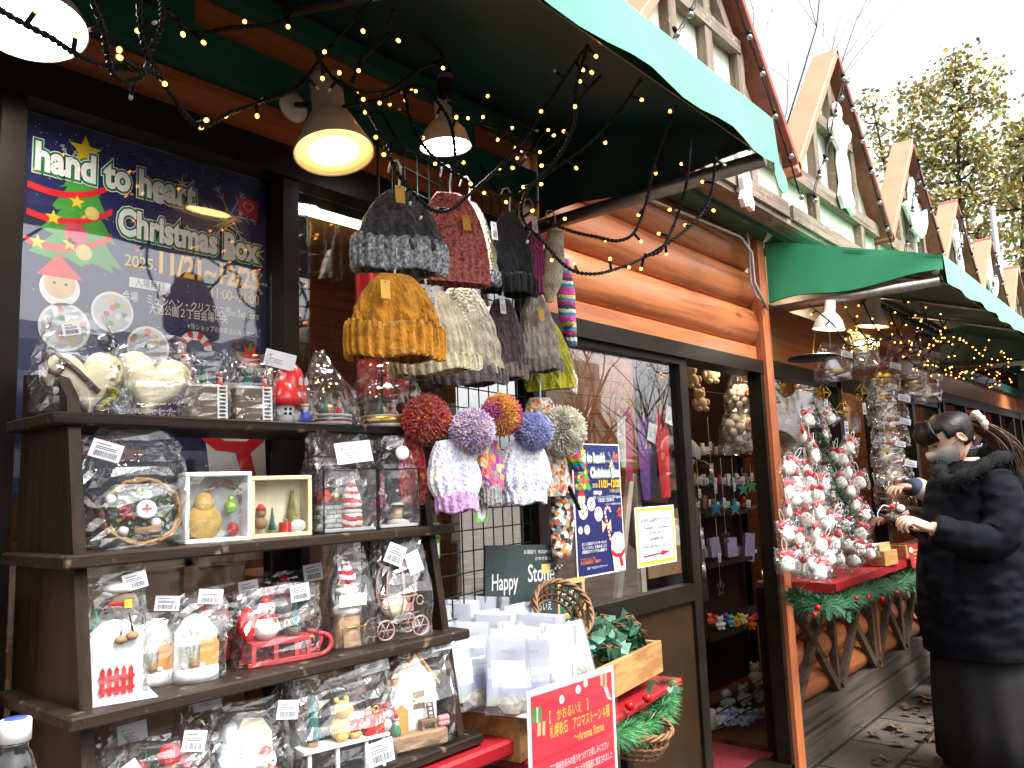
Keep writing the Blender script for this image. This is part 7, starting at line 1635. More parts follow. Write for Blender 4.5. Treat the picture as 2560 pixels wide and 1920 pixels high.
for q in range(34):                        # fringe strands over the forehead
    a = -.95 + 1.9 * q / 33; p0 = k['ho'] + k['hu'] * HH * 1.02 + k['hf'] * HH * .28 + k['s'] * HH * .22 * math.sin(a); p1 = k['ho'] + k['hu'] * HH * .80 + k['hf'] * HH * .53 * math.cos(a * .8) + k['s'] * HH * .46 * math.sin(a); p2 = k['ho'] + k['hu'] * HH * (.56 + .03 * rr.random()) + k['hf'] * HH * .505 * math.cos(a * .9) + k['s'] * HH * .45 * math.sin(a)
    b.tube(spline([p0, p1, p2], 4), [.010, .011, .010, .009, .009, .008, .006, .004, .002], 6)
b.build('fringe', t)
b = MB(m_hairb); tail = [k['ho'] + k['hu'] * HH * .62 - k['hf'] * HH * .55, hs(2122, 924), hs(2152, 940, -.03), hs(2180, 968, -.05), hs(2194, 1006, -.06)]
for q in range(150):
    o_ = V((rr.gauss(0, .013), rr.gauss(0, .013), rr.gauss(0, .015))); b.tube(spline([p + o_ * (.5 + .35 * i) for i, p in enumerate(tail)], 4), [.0036] * 12 + [.003, .0025, .002, .0015, .001], 4)
b.build('ponytail', t)
b = MB(mat('scrunchie_cream', (.62, .58, .50), .8, var=.2, vs=40)); c = hs(2110, 915)
for q in range(11):
    a = q * .571; b.ball(c + k['hu'] * ws * 17 * math.cos(a) + k['s'] * ws * 17 * math.sin(a) - k['hf'] * ws * 6, (ws * 9, ws * 8, ws * 10), 8, 6, None, True, .2)
b.ball(c + V((0, 0, ws * 18)), ws * 11, 8, 6, None, True, .2); b.build('scrunchie', t)
b = MB(m_mask); rs = []
for t_ in (.05, .13, .22, .30, .38, .44):
    a_, w_ = {.05: (.40, .22), .13: (.47, .29), .22: (.53, .33), .30: (.57, .35), .38: (.56, .36), .44: (.50, .35)}[t_]
    rs.append([k['ho'] + k['hu'] * HH * t_ + k['hf'] * (a_ * HH * math.cos(a)) + k['s'] * (w_ * HH * 1.06 * math.sin(a)) for a in [-1.35 + j * .225 for j in range(13)]])
b.add([p for r_ in rs for p in r_], [[i * 13 + j, i * 13 + j + 1, (i + 1) * 13 + j + 1, (i + 1) * 13 + j] for i in range(5) for j in range(12)], True)
for q in (-1, 1):
    e0 = k['ho'] + k['hu'] * HH * .47 + k['s'] * (q * HH * .41) - k['hf'] * HH * .02
    for z in (.14, .40): b.tube([k['ho'] + k['hu'] * HH * z + k['hf'] * HH * .14 + k['s'] * (q * HH * .375), e0], .0016, 4)
b.build('face_mask', t)
t = thing('smartphone', 'dark phone held in the woman\'s hands', 'phone', hs(1952, 1122, -.08)); b = MB(m_black); b.bar(hs(1908, 1116, -.10), hs(1962, 1134, -.06), .072, .008, (.1, -.5, .85), .002); b.build('phone_case', t)
t = thing('bird_ornament', 'bagged bird ornament with white cord held over the phone', 'ornament', hs(1945, 1098, -.1)); b = MB(m_snow); b.ball(hs(1946, 1098, -.12), (.03, .016, .016), 10, 7); b.mat(m_rd); b.ball(hs(1927, 1094, -.12), .012, 8, 6); b.build('felt_body', t); b = MB(m_white); b.tube(spline([hs(1925, 1096, -.12), hs(1908, 1092, -.12), hs(1896, 1108, -.12), hs(1898, 1118, -.12)], 5), .0018, 5); b.build('cord', t); b = bag(frame(hs(1940, 1108, -.12), R(30), 0, R(70)), .07, .03, .09, .9, .2, 0, 5); b.build('cellophane_bag', t)
# second shopper behind her, third reaching into the stall
b2 = PD(2196, 1640, 4.35); b2.z = 0; f2 = V((-.55, .83, 0))
def down(p, d): return p + V((0, 0, d))
t, k = person('shopper with brown hair and lilac knitted scarf behind the woman in black', b2, f2, 1.60, [(b2 + V((-.1, .3, 1.0)), b2 + V((-.25, .4, 1.05)), V((-.5, .8, .1)), V((0, 0, 1)), .4, 1), (b2 + V((.2, .2, 1.0)), b2 + V((.1, .45, 1.05)), V((-.5, .8, .1)), V((0, 0, 1)), .4, -1)], tilt=R(16), lean=.03)
hairdo(t, k, m_hairb, 1.14, .62, 5, .1).build('hair', t)
def cloth(t, k, m, name, prof, N=40):
    b = MB(m); b.rings([oval(V((wb_[0], wb_[1], 0)) + k['f'] * o_ + V((0, 0, z)), k['f'], rf, rb, rw, N) for wb_, z, o_, rf, rb, rw in prof]); return b.build(name, t)
bb2 = (b2.x, b2.y); cloth(t, k, mat('brown_black_fur', (.030, .024, .022), .9, var=.5, vs=40, bump=.9), 'fur_coat', [(bb2, .25, 0, .2, .22, .26), (bb2, .7, .0, .19, .21, .26), (bb2, 1.05, .01, .18, .19, .26), (bb2, 1.25, .02, .17, .17, .26), (bb2, 1.33, .03, .12, .12, .20), (bb2, 1.37, .03, .07, .08, .1)])
b = MB(mat('lilac_scarf', (.40, .34, .50), .9, var=.4, vs=90, bump=.9)); rr = random.Random(7)
for q in range(3):
    c = k['nk'] + V((0, 0, -.02 + .03 * q)); b.tube([c + k['f'] * (.10 * math.cos(a)) + k['s'] * (.11 * math.sin(a)) + V((0, 0, .012 * math.sin(a * 3 + q))) for a in [j * .393 for j in range(16)]], .028, 10, True)
for q in range(500):
    a = rr.uniform(0, 6.28); p = k['nk'] + k['f'] * (.115 * math.cos(a)) + k['s'] * (.125 * math.sin(a)) + V((0, 0, rr.uniform(-.04, .07))); d = V((rr.gauss(0, 1), rr.gauss(0, 1), rr.gauss(0, 1))).normalized(); b.tube([p, p + d * .022], .003, 4)
b.build('scarf', t)
sleeves(t, k, MT['brown_black_fur'], .085)
b = MB(m_black); b.bar(k['ho'] + k['hu'] * k['HH'] * .5 - k['hf'] * k['HH'] * .62, k['ho'] + k['hu'] * k['HH'] * .9 - k['hf'] * k['HH'] * .56, .05, .01); b.build('hair_clip', t)
b3 = PD(2150, 1560, 4.9); b3.z = 0; f3 = V((-.5, .86, 0)); w3 = PD(1968, 1052, 4.5)
t, k = person('shopper in beige knit reaching into the stall beyond the woman in black', b3, f3, 1.58, [(PD(2050, 1080, 4.6), w3, PD(1930, 1050, 4.45) - w3, V((0, 0, 1)), .4, 1), (b3 + V((.15, .2, .95)), b3 + V((.05, .4, 1.0)), V((-.5, .8, .1)), V((0, 0, 1)), .4, -1)], tilt=R(14))
hairdo(t, k, m_hair, 1.14, .62, 6, .15).build('hair', t)
m_bg = mat('beige_knit', (.50, .43, .36), .9, var=.1, vs=40, bump=.4); bb3 = (b3.x, b3.y)
cloth(t, k, m_bg, 'sweater', [(bb3, .75, 0, .15, .16, .2), (bb3, 1.0, 0, .14, .15, .2), (bb3, 1.22, 0, .14, .14, .21), (bb3, 1.31, 0, .09, .1, .16), (bb3, 1.34, 0, .06, .07, .08)])
b = MB(m_bg); sp = spline([k['sh'] + k['s'] * .15, PD(2050, 1078, 4.6), PD(1978, 1050, 4.5)], 6); b.tube(sp, [.07 - .02 * i / len(sp) for i in range(len(sp))], 16); b.mat(mat('navy_cuff', (.03, .04, .10), .8)); b.tube([PD(1982, 1051, 4.505), PD(1962, 1054, 4.49)], .048, 16); b.build('sleeve', t)
sleeves(t, k, m_bg)
cloth(t, k, m_skirtc, 'skirt', [(bb3, .1, 0, .18, .2, .22), (bb3, .5, 0, .16, .17, .2), (bb3, .78, 0, .14, .15, .19)])
# someone in a pale cap inside the doorway
b4 = V((3.86, 2.2, .06)); t, k = person('person in a pale cap and grey top standing inside the doorway', b4, (.85, -.5), 1.45, [(b4 + V((-.05, .22, .92)), b4 + V((-.02, .22, .70)), V((.1, 0, -1)), V((.5, .8, 0)), .4, 1), (b4 + V((-.22, -.10, .92)), b4 + V((-.2, -.12, .70)), V((.1, 0, -1)), V((-.5, -.8, 0)), .4, -1)], tilt=R(20))
hairdo(t, k, m_hair, 1.1, .6, 8, .2).build('hair', t); b = MB(mat('cap_grey', (.30, .31, .32), .8)); HH = k['HH']
b.rings([[k['ho'] + k['hf'] * (.56 * g * HH * math.cos(a)) + k['s'] * (.47 * g * HH * math.sin(a)) + k['hu'] * HH * z for a in [j * .2094 for j in range(30)]] for g, z in ((1, .66), (1.02, .8), (.9, 1.0), (.55, 1.13), (.05, 1.17))], cap=False)
b.rings([[k['ho'] + k['hf'] * (HH * (.5 + .45 * v * math.cos(a))) + k['s'] * (.44 * HH * math.sin(a)) + k['hu'] * HH * (.66 - .05 * v + dz) for a in [-1.4 + j * .28 for j in range(11)]] for v, dz in ((0, 0), (1, 0), (1, .02), (0, .02))], cap=False); b.build('cap', t)
bb4 = (b4.x, b4.y); cloth(t, k, mat('grey_jersey', (.07, .066, .064), .9, var=.1), 'top', [(bb4, .70, 0, .16, .17, .21), (bb4, 1.0, 0, .15, .15, .21), (bb4, 1.16, 0, .13, .13, .21), (bb4, 1.26, 0, .06, .07, .09)]); cloth(t, k, m_skirtc, 'trousers', [(bb4, .14, 0, .1, .11, .15), (bb4, .5, 0, .13, .13, .19), (bb4, .75, 0, .14, .15, .19)])
sleeves(t, k, MT['grey_jersey'])
for q in (-1, 1):
    b = MB(mat('trainer_white', (.5, .5, .49), .6)); c = V((b4.x, b4.y, .06)) + k['s'] * (q * .09) + k['f'] * .05
    b.rings([[c + k['f'] * (.14 * g * math.cos(a)) + k['s'] * (.052 * g * math.sin(a)) + V((0, 0, z)) for a in [j * .3142 for j in range(20)]] for g, z in ((1, 0), (1.02, .025), (.9, .06), (.55, .09))]); b.build('trainer', t)

# ================================================================== goods inside the doorway
RY = 2.06
b = MB(mat('rack_black', (.012, .011, .010), .5)); rk = thing('goods_rack', 'dark rack of hanging charms and plush toys inside the doorway', 'rack', (4.4, RY + .2, .06))
for y in (1105, 1212, 1368, 1590):
    p = P(1560, y, RY); z = p.z; b2_ = MB(mat('rack_board', (.026, .016, .011), .6, var=.2)); b2_.bb((3.95, RY - .02, z - .022), (5.1, RY + .30, z)); b2_.build('rack_shelf', rk)
for x in (3.95, 5.08): b.bb((x, RY + .26, .06), (x + .03, RY + .30, 2.1))
for z in (1.98, 1.80): b.tube([(3.9, RY + .02, z), (5.1, RY + .02, z)], .006, 6)
b.build('rack_frame', rk)
b = MB(mat('rack_back', (.028, .011, .006), .6, var=.2)); b.bb((3.9, RY + .32, .06), (5.15, RY + .34, 2.2)); b.build('back_board', rk)
rr = random.Random(31)
def plush(label, x, y, r_, Y, m, ears=1, group=None, rz=-30):
    o = P(x, y, Y); s = mpp(o) * r_; M = frame(o, R(rz)); t = thing('plush_toy', label, 'plush toy', o, group)
    b = MB(m); b.ball((0, 0, 0), (s * 1.0, s * .8, s * .9), 16, 11, M, True, .03); b.ball((0, 0, s * 1.25), (s * .78, s * .66, s * .66), 16, 10, M, True, .03)
    for q in (-1, 1):
        b.ball((q * s * .95, -s * .25, s * .15), (s * .34, s * .3, s * .45), 10, 7, M)
        if ears: b.ball((q * s * .58, 0, s * 1.85), (s * .26, s * .16, s * .30), 10, 7, M)
        b.ball((q * s * .5, -s * .5, -s * .75), (s * .4, s * .45, s * .32), 10, 7, M)
    b.build('plush_body', t); b = MB(m_black)
    for q in (-1, 1): b.ball((q * s * .28, -s * .60, s * 1.35), s * .075, 7, 5, M)
    b.ball((0, -s * .66, s * 1.15), s * .085, 7, 5, M); b.build('eye', t); return t
m_plw = mat('plush_cream', (.62, .54, .40), .95, var=.15, vs=60, bump=.8); m_plb = mat('plush_blue', (.22, .28, .42), .95, var=.15, vs=60, bump=.6); m_plg = mat('plush_grey', (.30, .30, .30), .95, var=.3, vs=30, bump=.6)
for x, y, lb in ((1494, 822, 'cream plush lamb at the top left of the doorway'), (1534, 812, 'cream plush lamb hung second from the door stile'), (1512, 872, 'cream plush lamb hanging lowest of the three')): plush(lb, x, y, 17, RY - .02, m_plw)
for i, (x, y, r_, lb) in enumerate(((1600, 862, 34, 'clear bag of white cotton balls with berries near the door head'), (1600, 935, 44, 'large clear bag of white cotton balls and cinnamon hanging in the doorway'))):
    o = P(x, y, RY - .08); s = mpp(o); M = frame(o); t = thing('cotton_ball_bag', lb, 'bag', o); b = MB(m_snow)
    for q in range(34):
        a = q * 2.4; z = 1 - 2 * (q + .5) / 34; w_ = math.sqrt(1 - z * z); b.ball((s * r_ * .72 * w_ * math.cos(a), s * r_ * .6 * w_ * math.sin(a), s * r_ * .8 * z), s * r_ * rr.uniform(.22, .30), 9, 7, M)
    b.build('cotton_ball', t); b = MB(m_log); b.tube([M @ V((-s * 30, -s * 30, s * 4)), M @ V((-s * 2, -s * 36, s * 2))], s * 6, 7); b.mat(m_rd)
    for q in range(4): b.ball((s * rr.uniform(-20, 20), -s * r_ * .7, s * rr.uniform(-20, 20)), s * 5, 7, 5, M)
    b.build('trimming', t); bag(M @ frame((0, 0, -s * r_ * 1.05)), s * r_ * 2.2, s * r_ * 1.7, s * r_ * 2.9, .5, .2, 0, 140 + i).build('cellophane_bag', t)
def chime(label, x, y0, y1, Y, kind, mcol):
    p0, p1 = P(x, y0, Y), P(x, y1, Y); p1.x, p1.y = p0.x, p0.y; s = mpp(p0); t = thing('hanging_charm', label, 'charm', p0, 'charms hanging in the doorway'); b = MB(mat('thread', (.45, .45, .43), .5)); b.tube([p0, p1], .0012, 4); b.build('thread', t)
    b = MB(mcol)
    if kind == 0:
        for q in (-1, 0, 1): b.tube([p1 + V((q * .012, 0, .02)), p1 + V((q * .014, 0, -.07 - .01 * q))], .004, 6)
    elif kind == 1:
        pts = star(0, 0, .045); 
        for q in range(10): b.bar(p1 + V((pts[q][0], 0, pts[q][1])), p1 + V((pts[(q + 1) % 10][0], 0, pts[(q + 1) % 10][1])), .004, .004, (0, 1, 0))
    else: b.poly(star(0, 0, .05, 5, .38), axes(p1, (.9, -.4, 0), (0, 0, 1), (-.4, -.9, 0)), 0, .006)
    b.build('pendant', t); zc = p0.lerp(p1, .55); card(frame(zc + V((.004, -.004, -.03)), R(-30)), .016, .045).build('price_tag', t)
m_chr = mat('chime_metal', (.6, .6, .6), .2, .9); m_bst = mat('blue_glass_star', (.02, .16, .24), .15)
for i, (x, y0, y1, kd, mc, lb) in enumerate(((1502, 960, 1150, 0, m_chr, 'triple rod chime hanging beside the door stile'), (1512, 1110, 1225, 0, m_chr, 'second rod chime a little lower by the stile'), (1540, 1000, 1098, 2, m_bst, 'blue glass star on a thread, left of a pair'), (1580, 990, 1098, 2, m_bst, 'blue glass star on a thread, right of a pair'), (1546, 1120, 1272, 1, m_chr, 'open wire star hanging above the plush shelf'), (1556, 990, 1160, 1, m_chr, 'wire star half way down the doorway'), (1620, 1000, 1050, 2, m_grn, 'small green tree charm near the right jamb'), (1602, 1010, 1056, 2, m_grn, 'green tree charm beside the cotton ball bag'), (1636, 1080, 1240, 0, m_chr, 'rod chime hanging against the right jamb'), (1528, 900, 1010, 0, m_chr, 'short chime under the lamb toys'))): chime(lb, x, y0, y1, RY - .06 - .01 * (i % 3), kd, mc)
cols = [(.55, .10, .02), (.5, .02, .02), (.6, .58, .5), (.12, .05, .3), (.05, .3, .28), (.6, .25, .02), (.62, .5, .05), (.6, .56, .5)]
for i in range(12):
    c = cols[i % 8]; x = 1534 + i * 11; plush(('small %s plush figure in the row on the middle rack shelf' % ('orange', 'red', 'ivory', 'purple', 'teal', 'amber', 'yellow', 'pale')[i % 8]) if i < 8 else ('second small %s plush figure at the right of the row' % ('orange', 'red', 'ivory', 'purple')[i % 4]), x, 1340 + (i % 3) * 5, 7.5 + (i % 3), RY - .02 + .05 * (i % 2), mat('plush_col_%d' % (i % 8), c, .9, var=.2, vs=60), 1, None, rr.uniform(-60, 10))
t = thing('wire_basket', 'black wire basket of blue and grey plush toys on the floor rack', 'basket', P(1610, 1560, RY - .1)); b = MB(m_black)
for y in (1520, 1545, 1575):
    p, q = P(1545, y - 2, RY - .12), P(1690, y + 12, RY - .12); q.z = p.z; b.tube([p, q], .003, 5)
b.build('wire', t)
for i in range(8): plush('blue grey seal plush in the front row of the wire basket', 1556 + i * 16, 1552 + (i % 2) * 2, 12, RY - .10, m_plb if i % 3 else m_plg, 0, 'seal plush toys in the wire basket')
for i, (x, y, lb) in enumerate(((1570, 1518, 'round grey seal plush with a smiling face on the pile'), (1606, 1508, 'grey striped plush lying on top of the pile'), (1640, 1500, 'dark spotted plush at the right of the pile'), (1632, 1462, 'tall beige fluffy plush above the basket'))): plush(lb, x, y, 15, RY + .02, m_plg if i < 3 else m_plw, i % 2)
for i, x in enumerate((1546, 1580, 1616)):
    o = P(x, 1202, RY); t = thing('bagged_sticks', ('lilac incense bundle left on the plank shelf', 'lilac incense bundle in the middle of the plank shelf', 'tall lilac packet at the right of the plank shelf')[i], 'incense', o); b = MB(mat('lilac_card', (.28, .22, .36), .6, var=.3, vs=60)); s = mpp(o); b.box((0, 0, s * 20), (s * 28, s * 10, s * (40 + 20 * (i == 2))), frame(o, R(-20), 0, R(8 * (i - 1)))); b.build('packet', t)
NTH = ('first', 'second', 'third', 'fourth', 'fifth', 'sixth', 'seventh', 'eighth')
for lv, (yb, x0, n_) in enumerate(((1100, 1500, 6), (1206, 1520, 5), (985, 1500, 7), (1050, 1500, 7))):
    for i in range(n_):
        x = x0 + i * (128 / n_); o = P(x, yb, RY + .06); s = mpp(o); cn, cc = (('ivory', (.55, .5, .4)), ('red', (.4, .02, .02)), ('silver', (.45, .45, .46)), ('brown', (.2, .1, .05)), ('white', (.62, .62, .6)), ('teal', (.03, .2, .2)), ('amber', (.5, .25, .04)))[(i * 3 + lv * 2) % 7]
        t = thing('shop_goods', '%s trinket on the %s of the dim rack, %s from its left end' % (cn, ('third tier', 'lowest plank', 'top tier', 'second tier')[lv], NTH[i]), 'goods', o); b = MB(mat('trinket_' + cn, cc, .5, var=.3, vs=60)); M = frame(o, R(rr.uniform(-40, 10)))
        k_ = s * rr.uniform(.85, 1.15)
        if (i + lv) % 3 == 0: b.lathe([(k_ * 7, 0), (k_ * 9, k_ * 6), (k_ * 8, k_ * 16), (k_ * 4, k_ * 22), (k_ * 5, k_ * 26)], M, 14)
        elif (i + lv) % 3 == 1: b.box((0, 0, k_ * 13), (k_ * 15, k_ * 10, k_ * 26), M, k_ * 2)
        else: b.ball((0, 0, k_ * 8), (k_ * 9, k_ * 8, k_ * 8), 12, 8, M); b.ball((0, 0, k_ * 20), k_ * 6, 10, 7, M)
        b.build('trinket', t); card(M @ frame((k_ * 4, -k_ * 10, k_ * 4), 0, 0, R(8)), k_ * 9, k_ * 14).build('price_tag', t)
        if lv >= 2: b = MB(MT['rack_board']); b.box((0, 0, -s * 2), (s * 20, .16, s * 3), frame(o)); b.build('ledge', rk)
# hanging scarves behind the door pane
for i, (x, y0, y1, w_, c, lb) in enumerate(((1352, 880, 1040, 17, (.30, .02, .06), 'crimson ribbed hanging band behind the door pane'), (1388, 900, 1080, 19, (.10, .03, .18), 'purple hanging band with lettering behind the pane'), (1404, 900, 1070, 15, (.02, .025, .06), 'navy hanging band behind the pane'), (1428, 880, 1075, 22, (.42, .01, .015), 'bright red hanging band nearest the door stile'), (1340, 900, 1010, 10, (.5, .48, .42), 'ivory narrow hanging band behind the pane'))):
    p0, p1 = P(x, y0, 1.66), P(x + 4, y1, 1.66); s = mpp(p0); t = thing('hanging_band', lb, 'band', p0, 'bands hung behind the door pane'); b = MB(mat('band_%d' % i, c, .8, var=.15)); b.grid(lambda u, v: (p0.x + (u - .5) * w_ * s * 2 + .01 * v, 1.66 + .01 * math.sin(u * 5 + v * 3), p0.z + (p1.z - p0.z) * v), 6, 10); b.build('fabric', t)
    b = MB(m_gold); b.tube([p0 + V((.012 * math.cos(a), 0, .014 + .014 * math.sin(a))) for a in [j * .52 for j in range(12)]], .002, 5, True); b.tube([p0 + V((0, 0, .028)), p0 + V((0, 0, .07))], .0015, 5); b.build('ring', t)
    if i in (1, 3): card(frame(p0 + V((.02, -.02, -.10 + .03 * (i == 3))), R(-5), 0, R(16)), .055, .075, False).build('picture_tag', t)
b = MB(mat('pale_easel', (.50, .44, .34), .6)); b.bar(P(1330, 1330, 1.7), P(1362, 1022, 1.7), .03, .02, (0, 1, 0)); b.bar(P(1392, 1340, 1.72), P(1372, 1022, 1.7), .035, .02, (0, 1, 0)); tag(b.build('easel', org=P(1360, 1200, 1.7)), 'pale wooden easel behind the door pane', 'easel')
t = thing('drawer_unit', 'brown card racks stacked inside behind the notices', 'rack', P(1430, 1150, 1.9)); b = MB(mat('kraft', (.16, .09, .045), .7, var=.2)); q = P(1430, 1150, 1.9); b.bb((q.x - .22, 1.85, .9), (q.x + .22, 2.0, q.z + .10)); b.build('rack_body', t); b = MB(mat('card_face', (.42, .40, .36), .6))
for i in range(4): b.bb((q.x - .2 + .1 * i, 1.845, q.z - .06), (q.x - .13 + .1 * i, 1.849, q.z + .03))
b.build('card_row', t)

# ================================================================== counter hut display
TRY = 1.40
b = MB(m_redc); p0 = P(1700, 1258, DW - .02); zc = .834
b.grid(lambda u, v: (3.655 + 1.40 * u, 1.285 + .25 * v, zc + .003 + .004 * math.sin(u * 23) * math.sin(v * 9)), 30, 8); b.grid(lambda u, v: (3.655 + 1.40 * u, 1.284 - .004 * math.sin(u * 31), zc + .003 - .035 * v), 30, 3); b.grid(lambda u, v: (3.646, 1.285 + .25 * u, zc + .003 - .04 * v), 6, 2); b.mat(m_dkr)
tag(b.build('red_cloth', org=(4.3, 1.4, zc)), 'torn red cloth covering the counter under the bird tree', 'cloth')
tp = P(1782, 1232, TRY); tp.z = zc + .004; s = mpp(tp); T_top = P(1775, 890, TRY); Ht = T_top.z - tp.z; Rt = s * 108
t = thing('christmas_tree', 'small dark artificial tree on the counter hung with bird ornaments', 'tree', tp); b = MB(mat('tree_needle', (.008, .03, .02), .8, var=.4, vs=60)); rr = random.Random(5)
for i in range(2600):
    u_ = rr.random() ** .8; z = tp.z + Ht * (.04 + .96 * u_); rad = Rt * (1 - u_) * math.sqrt(rr.random()) + .015; a = rr.uniform(0, 6.28); p = V((tp.x + rad * math.cos(a), tp.y + rad * .8 * math.sin(a), z)); d = V((math.cos(a) + rr.gauss(0, .5), math.sin(a) + rr.gauss(0, .5), rr.gauss(0, .5))).normalized(); e = d.orthogonal().normalized() * .0022; b.add([p - e, p + e, p + d * .045], [[0, 1, 2]])
b.build('needles', t); b = MB(m_brace); b.tube([tp, tp + V((0, 0, Ht))], .012, 7); b.lathe([(.05, 0), (.05, .012)], frame(tp), 16); b.build('trunk', t)
def bird():
    t = thing('bird_ornament', 'white felt bird ornament with red bow in a clear bag', 'ornament', (0, 0, 0), 'bird ornaments on the small tree'); k_ = .029
    b = MB(mat('felt_white', (.80, .78, .72), .85, var=.03)); b.rings([[V((k_ * r_ * math.cos(a), k_ * r_ * .72 * math.sin(a), k_ * z)) for a in [j * .3927 for j in range(16)]] for r_, z in ((.35, -1.15), (.8, -1.0), (.98, -.55), (.92, 0), (.75, .5), (.5, .8), (.15, .92))]); b.build('felt_body', t)
    b = MB(m_black)
    for q in (-1, 1): b.ball((q * k_ * .3, -k_ * .62, k_ * .36), k_ * .085, 7, 5)
    b.mat(mat('felt_pink', (.7, .2, .25), .8)); b.ball((k_ * .55, -k_ * .55, k_ * -.1), k_ * .12, 7, 5); b.mat(m_ink); b.ball((0, -k_ * .66, k_ * .28), k_ * .05, 6, 4); b.build('eye', t)
    b = MB(m_rd)
    for q in (-1, 1): b.ball((q * k_ * .55, -k_ * .1, k_ * 1.1), (k_ * .62, k_ * .3, k_ * .48), 9, 6)
    b.ball((0, -k_ * .15, k_ * 1.05), k_ * .2, 7, 5); b.build('red_bow', t)
    b = MB(m_white); b.tube(spline([V((0, 0, k_ * 1.1)), V((-k_ * .3, 0, k_ * 2.2)), V((0, 0, k_ * 3.2)), V((k_ * .3, 0, k_ * 2.2)), V((0, 0, k_ * 1.1))], 4), .0012, 4); b.build('white_cord', t)
    bag(frame((0, 0, -k_ * 1.5)), k_ * 3.0, k_ * 1.6, k_ * 3.5, .9, .2, 0, 77, jit=.05).build('cellophane_bag', t); return t
BL = [(1778, 937), (1732, 939), (1760, 982), (1706, 1008), (1777, 1017), (1716, 1041), (1767, 1069), (1794, 1067), (1831, 1017), (1835, 965), (1849, 1090), (1738, 1075), (1826, 1134), (1726, 1163), (1762, 1153), (1811, 1155), (1790, 1127), (1724, 1198), (1788, 1202), (1722, 1221), (1754, 1217), (1814, 1206), (1842, 1209), (1878, 1194), (1700, 1100), (1740, 1120), (1860, 1150), (1856, 1040), (1800, 985), (1808, 1100), (1700, 1150), (1868, 1110), (1746, 905), (1792, 900), (1750, 960), (1818, 990), (1742, 1015), (1750, 1042), (1780, 1045), (1815, 1040), (1770, 1105), (1715, 1075), (1838, 1060), (1742, 1185), (1775, 1178), (1800, 1170), (1856, 1185), (1832, 1175), (1738, 1228), (1772, 1232), (1700, 1215), (1704, 1060)]
bd = bird()
for i, (x, y) in enumerate(BL):
    p = P(x, y, TRY); hz = max(0.0, min(1.0, (p.z - tp.z) / Ht)); off = abs(p.x - tp.x) / max(.02, Rt * (1 - hz)); yy = tp.y - Rt * .8 * (1 - hz) * math.sqrt(max(.05, 1 - min(1, off) ** 2)) - .015; p = P(x, y, max(1.24, yy))
    if i == 0: bd.location = p; o = bd
    else: o = dup(bd, p)
    o.rotation_euler = (0, R(rr.uniform(-38, 38)), R(rr.uniform(-95, 25))); o.scale = (rr.uniform(.95, 1.15),) * 3
def bagged(label, x, y, r_, kind, Y, mcol, seed):
    o = P(x, y, Y); s = mpp(o) * r_ * 1.15; M = frame(o, R(-30)); t = thing('bagged_ornament', label, 'ornament', o, 'bagged ornaments hung over the counter'); b = MB(mcol)
    if kind == 0: b.lathe([(s * .8, -s * .6), (s * .75, -s * .3), (s * .4, s * .4), (s * .08, s * .8)], M, 16); b.mat(m_gold); b.lathe([(s * .82, -s * .5), (s * .82, -s * .35)], M, 16, capb=False, capt=False)
    elif kind == 1: b.ball((0, 0, 0), s * .85, 16, 10, M); b.mat(m_black); b.box((0, -s * .7, -s * .1), (s * 1.2, s * .4, s * .06), M)
    elif kind == 2: b.ball((0, 0, -s * .2), (s * .8, s * .6, s * .7), 12, 8, M); b.ball((0, 0, s * .5), s * .48, 12, 8, M); b.mat(m_rd); b.lathe([(s * .55, s * .1), (s * .6, s * .2), (s * .5, s * .3)], M, 14)
    else:
        for q in range(26):
            a = q * .2417; d = V((math.cos(a), 0, math.sin(a))); b.tube([M @ (d * s * .15), M @ (d * s * rr.uniform(.7, 1))], s * .045, 4)
    b.build('ornament', t); b = MB(m_rd); b.ball((s * .1, -s * .2, s * 1.0), (s * .4, s * .2, s * .22), 8, 6, M); b.build('red_bow', t)
    bag(M @ frame((0, 0, -s * 1.3)), s * 3, s * 1.8, s * 3.1, .8, .25, rr.uniform(-.1, .1), seed, jit=.09).build('cellophane_bag', t); b = MB(m_hook); b.tube([M @ V((0, 0, s * 1.6)), M @ V((0, 0, s * 3.4))], .002, 5); b.build('hanger_hook', t); card(M @ frame((s * .7, -s * 1.0, s * .6), 0, 0, R(10)), s * 1.2, s * .5).build('price_tag', t)
for i, (x, y, r_, kd, mc, lb) in enumerate(((1798, 790, 22, 0, m_snow, 'bagged white bell with gold band, leftmost of the hanging row'), (1856, 764, 22, 1, m_chr, 'bagged silver jingle bell second in the hanging row'), (1902, 815, 22, 1, m_gold, 'bagged gold jingle bell hanging lower in the row'), (1953, 785, 25, 2, m_snow, 'bagged snowman ornament with red scarf right of the bells'), (1994, 786, 18, 0, m_snow, 'bagged white bell at the right end of the row'), (1966, 828, 18, 1, m_gold, 'bagged gold ball below the snowman ornament'), (1992, 838, 22, 2, m_cream, 'bagged cream figure lowest at the right'), (1905, 852, 16, 3, m_gold, 'straw burst ornament under the gold bell'), (1918, 886, 24, 3, m_cream, 'bagged straw star, top of the long chain'), (1923, 934, 22, 3, m_tan, 'bagged straw bundle second on the chain'), (1916, 980, 20, 3, m_cream, 'bagged straw figure third on the chain'), (1932, 1026, 24, 3, m_cream, 'bagged straw star on a white card near the beige sleeve'), (1934, 1066, 24, 3, m_tan, 'lowest bagged straw ornament on the chain'))): bagged(lb, x, y, r_, kd, 1.30 if i < 8 else 1.36, mc, 200 + i)
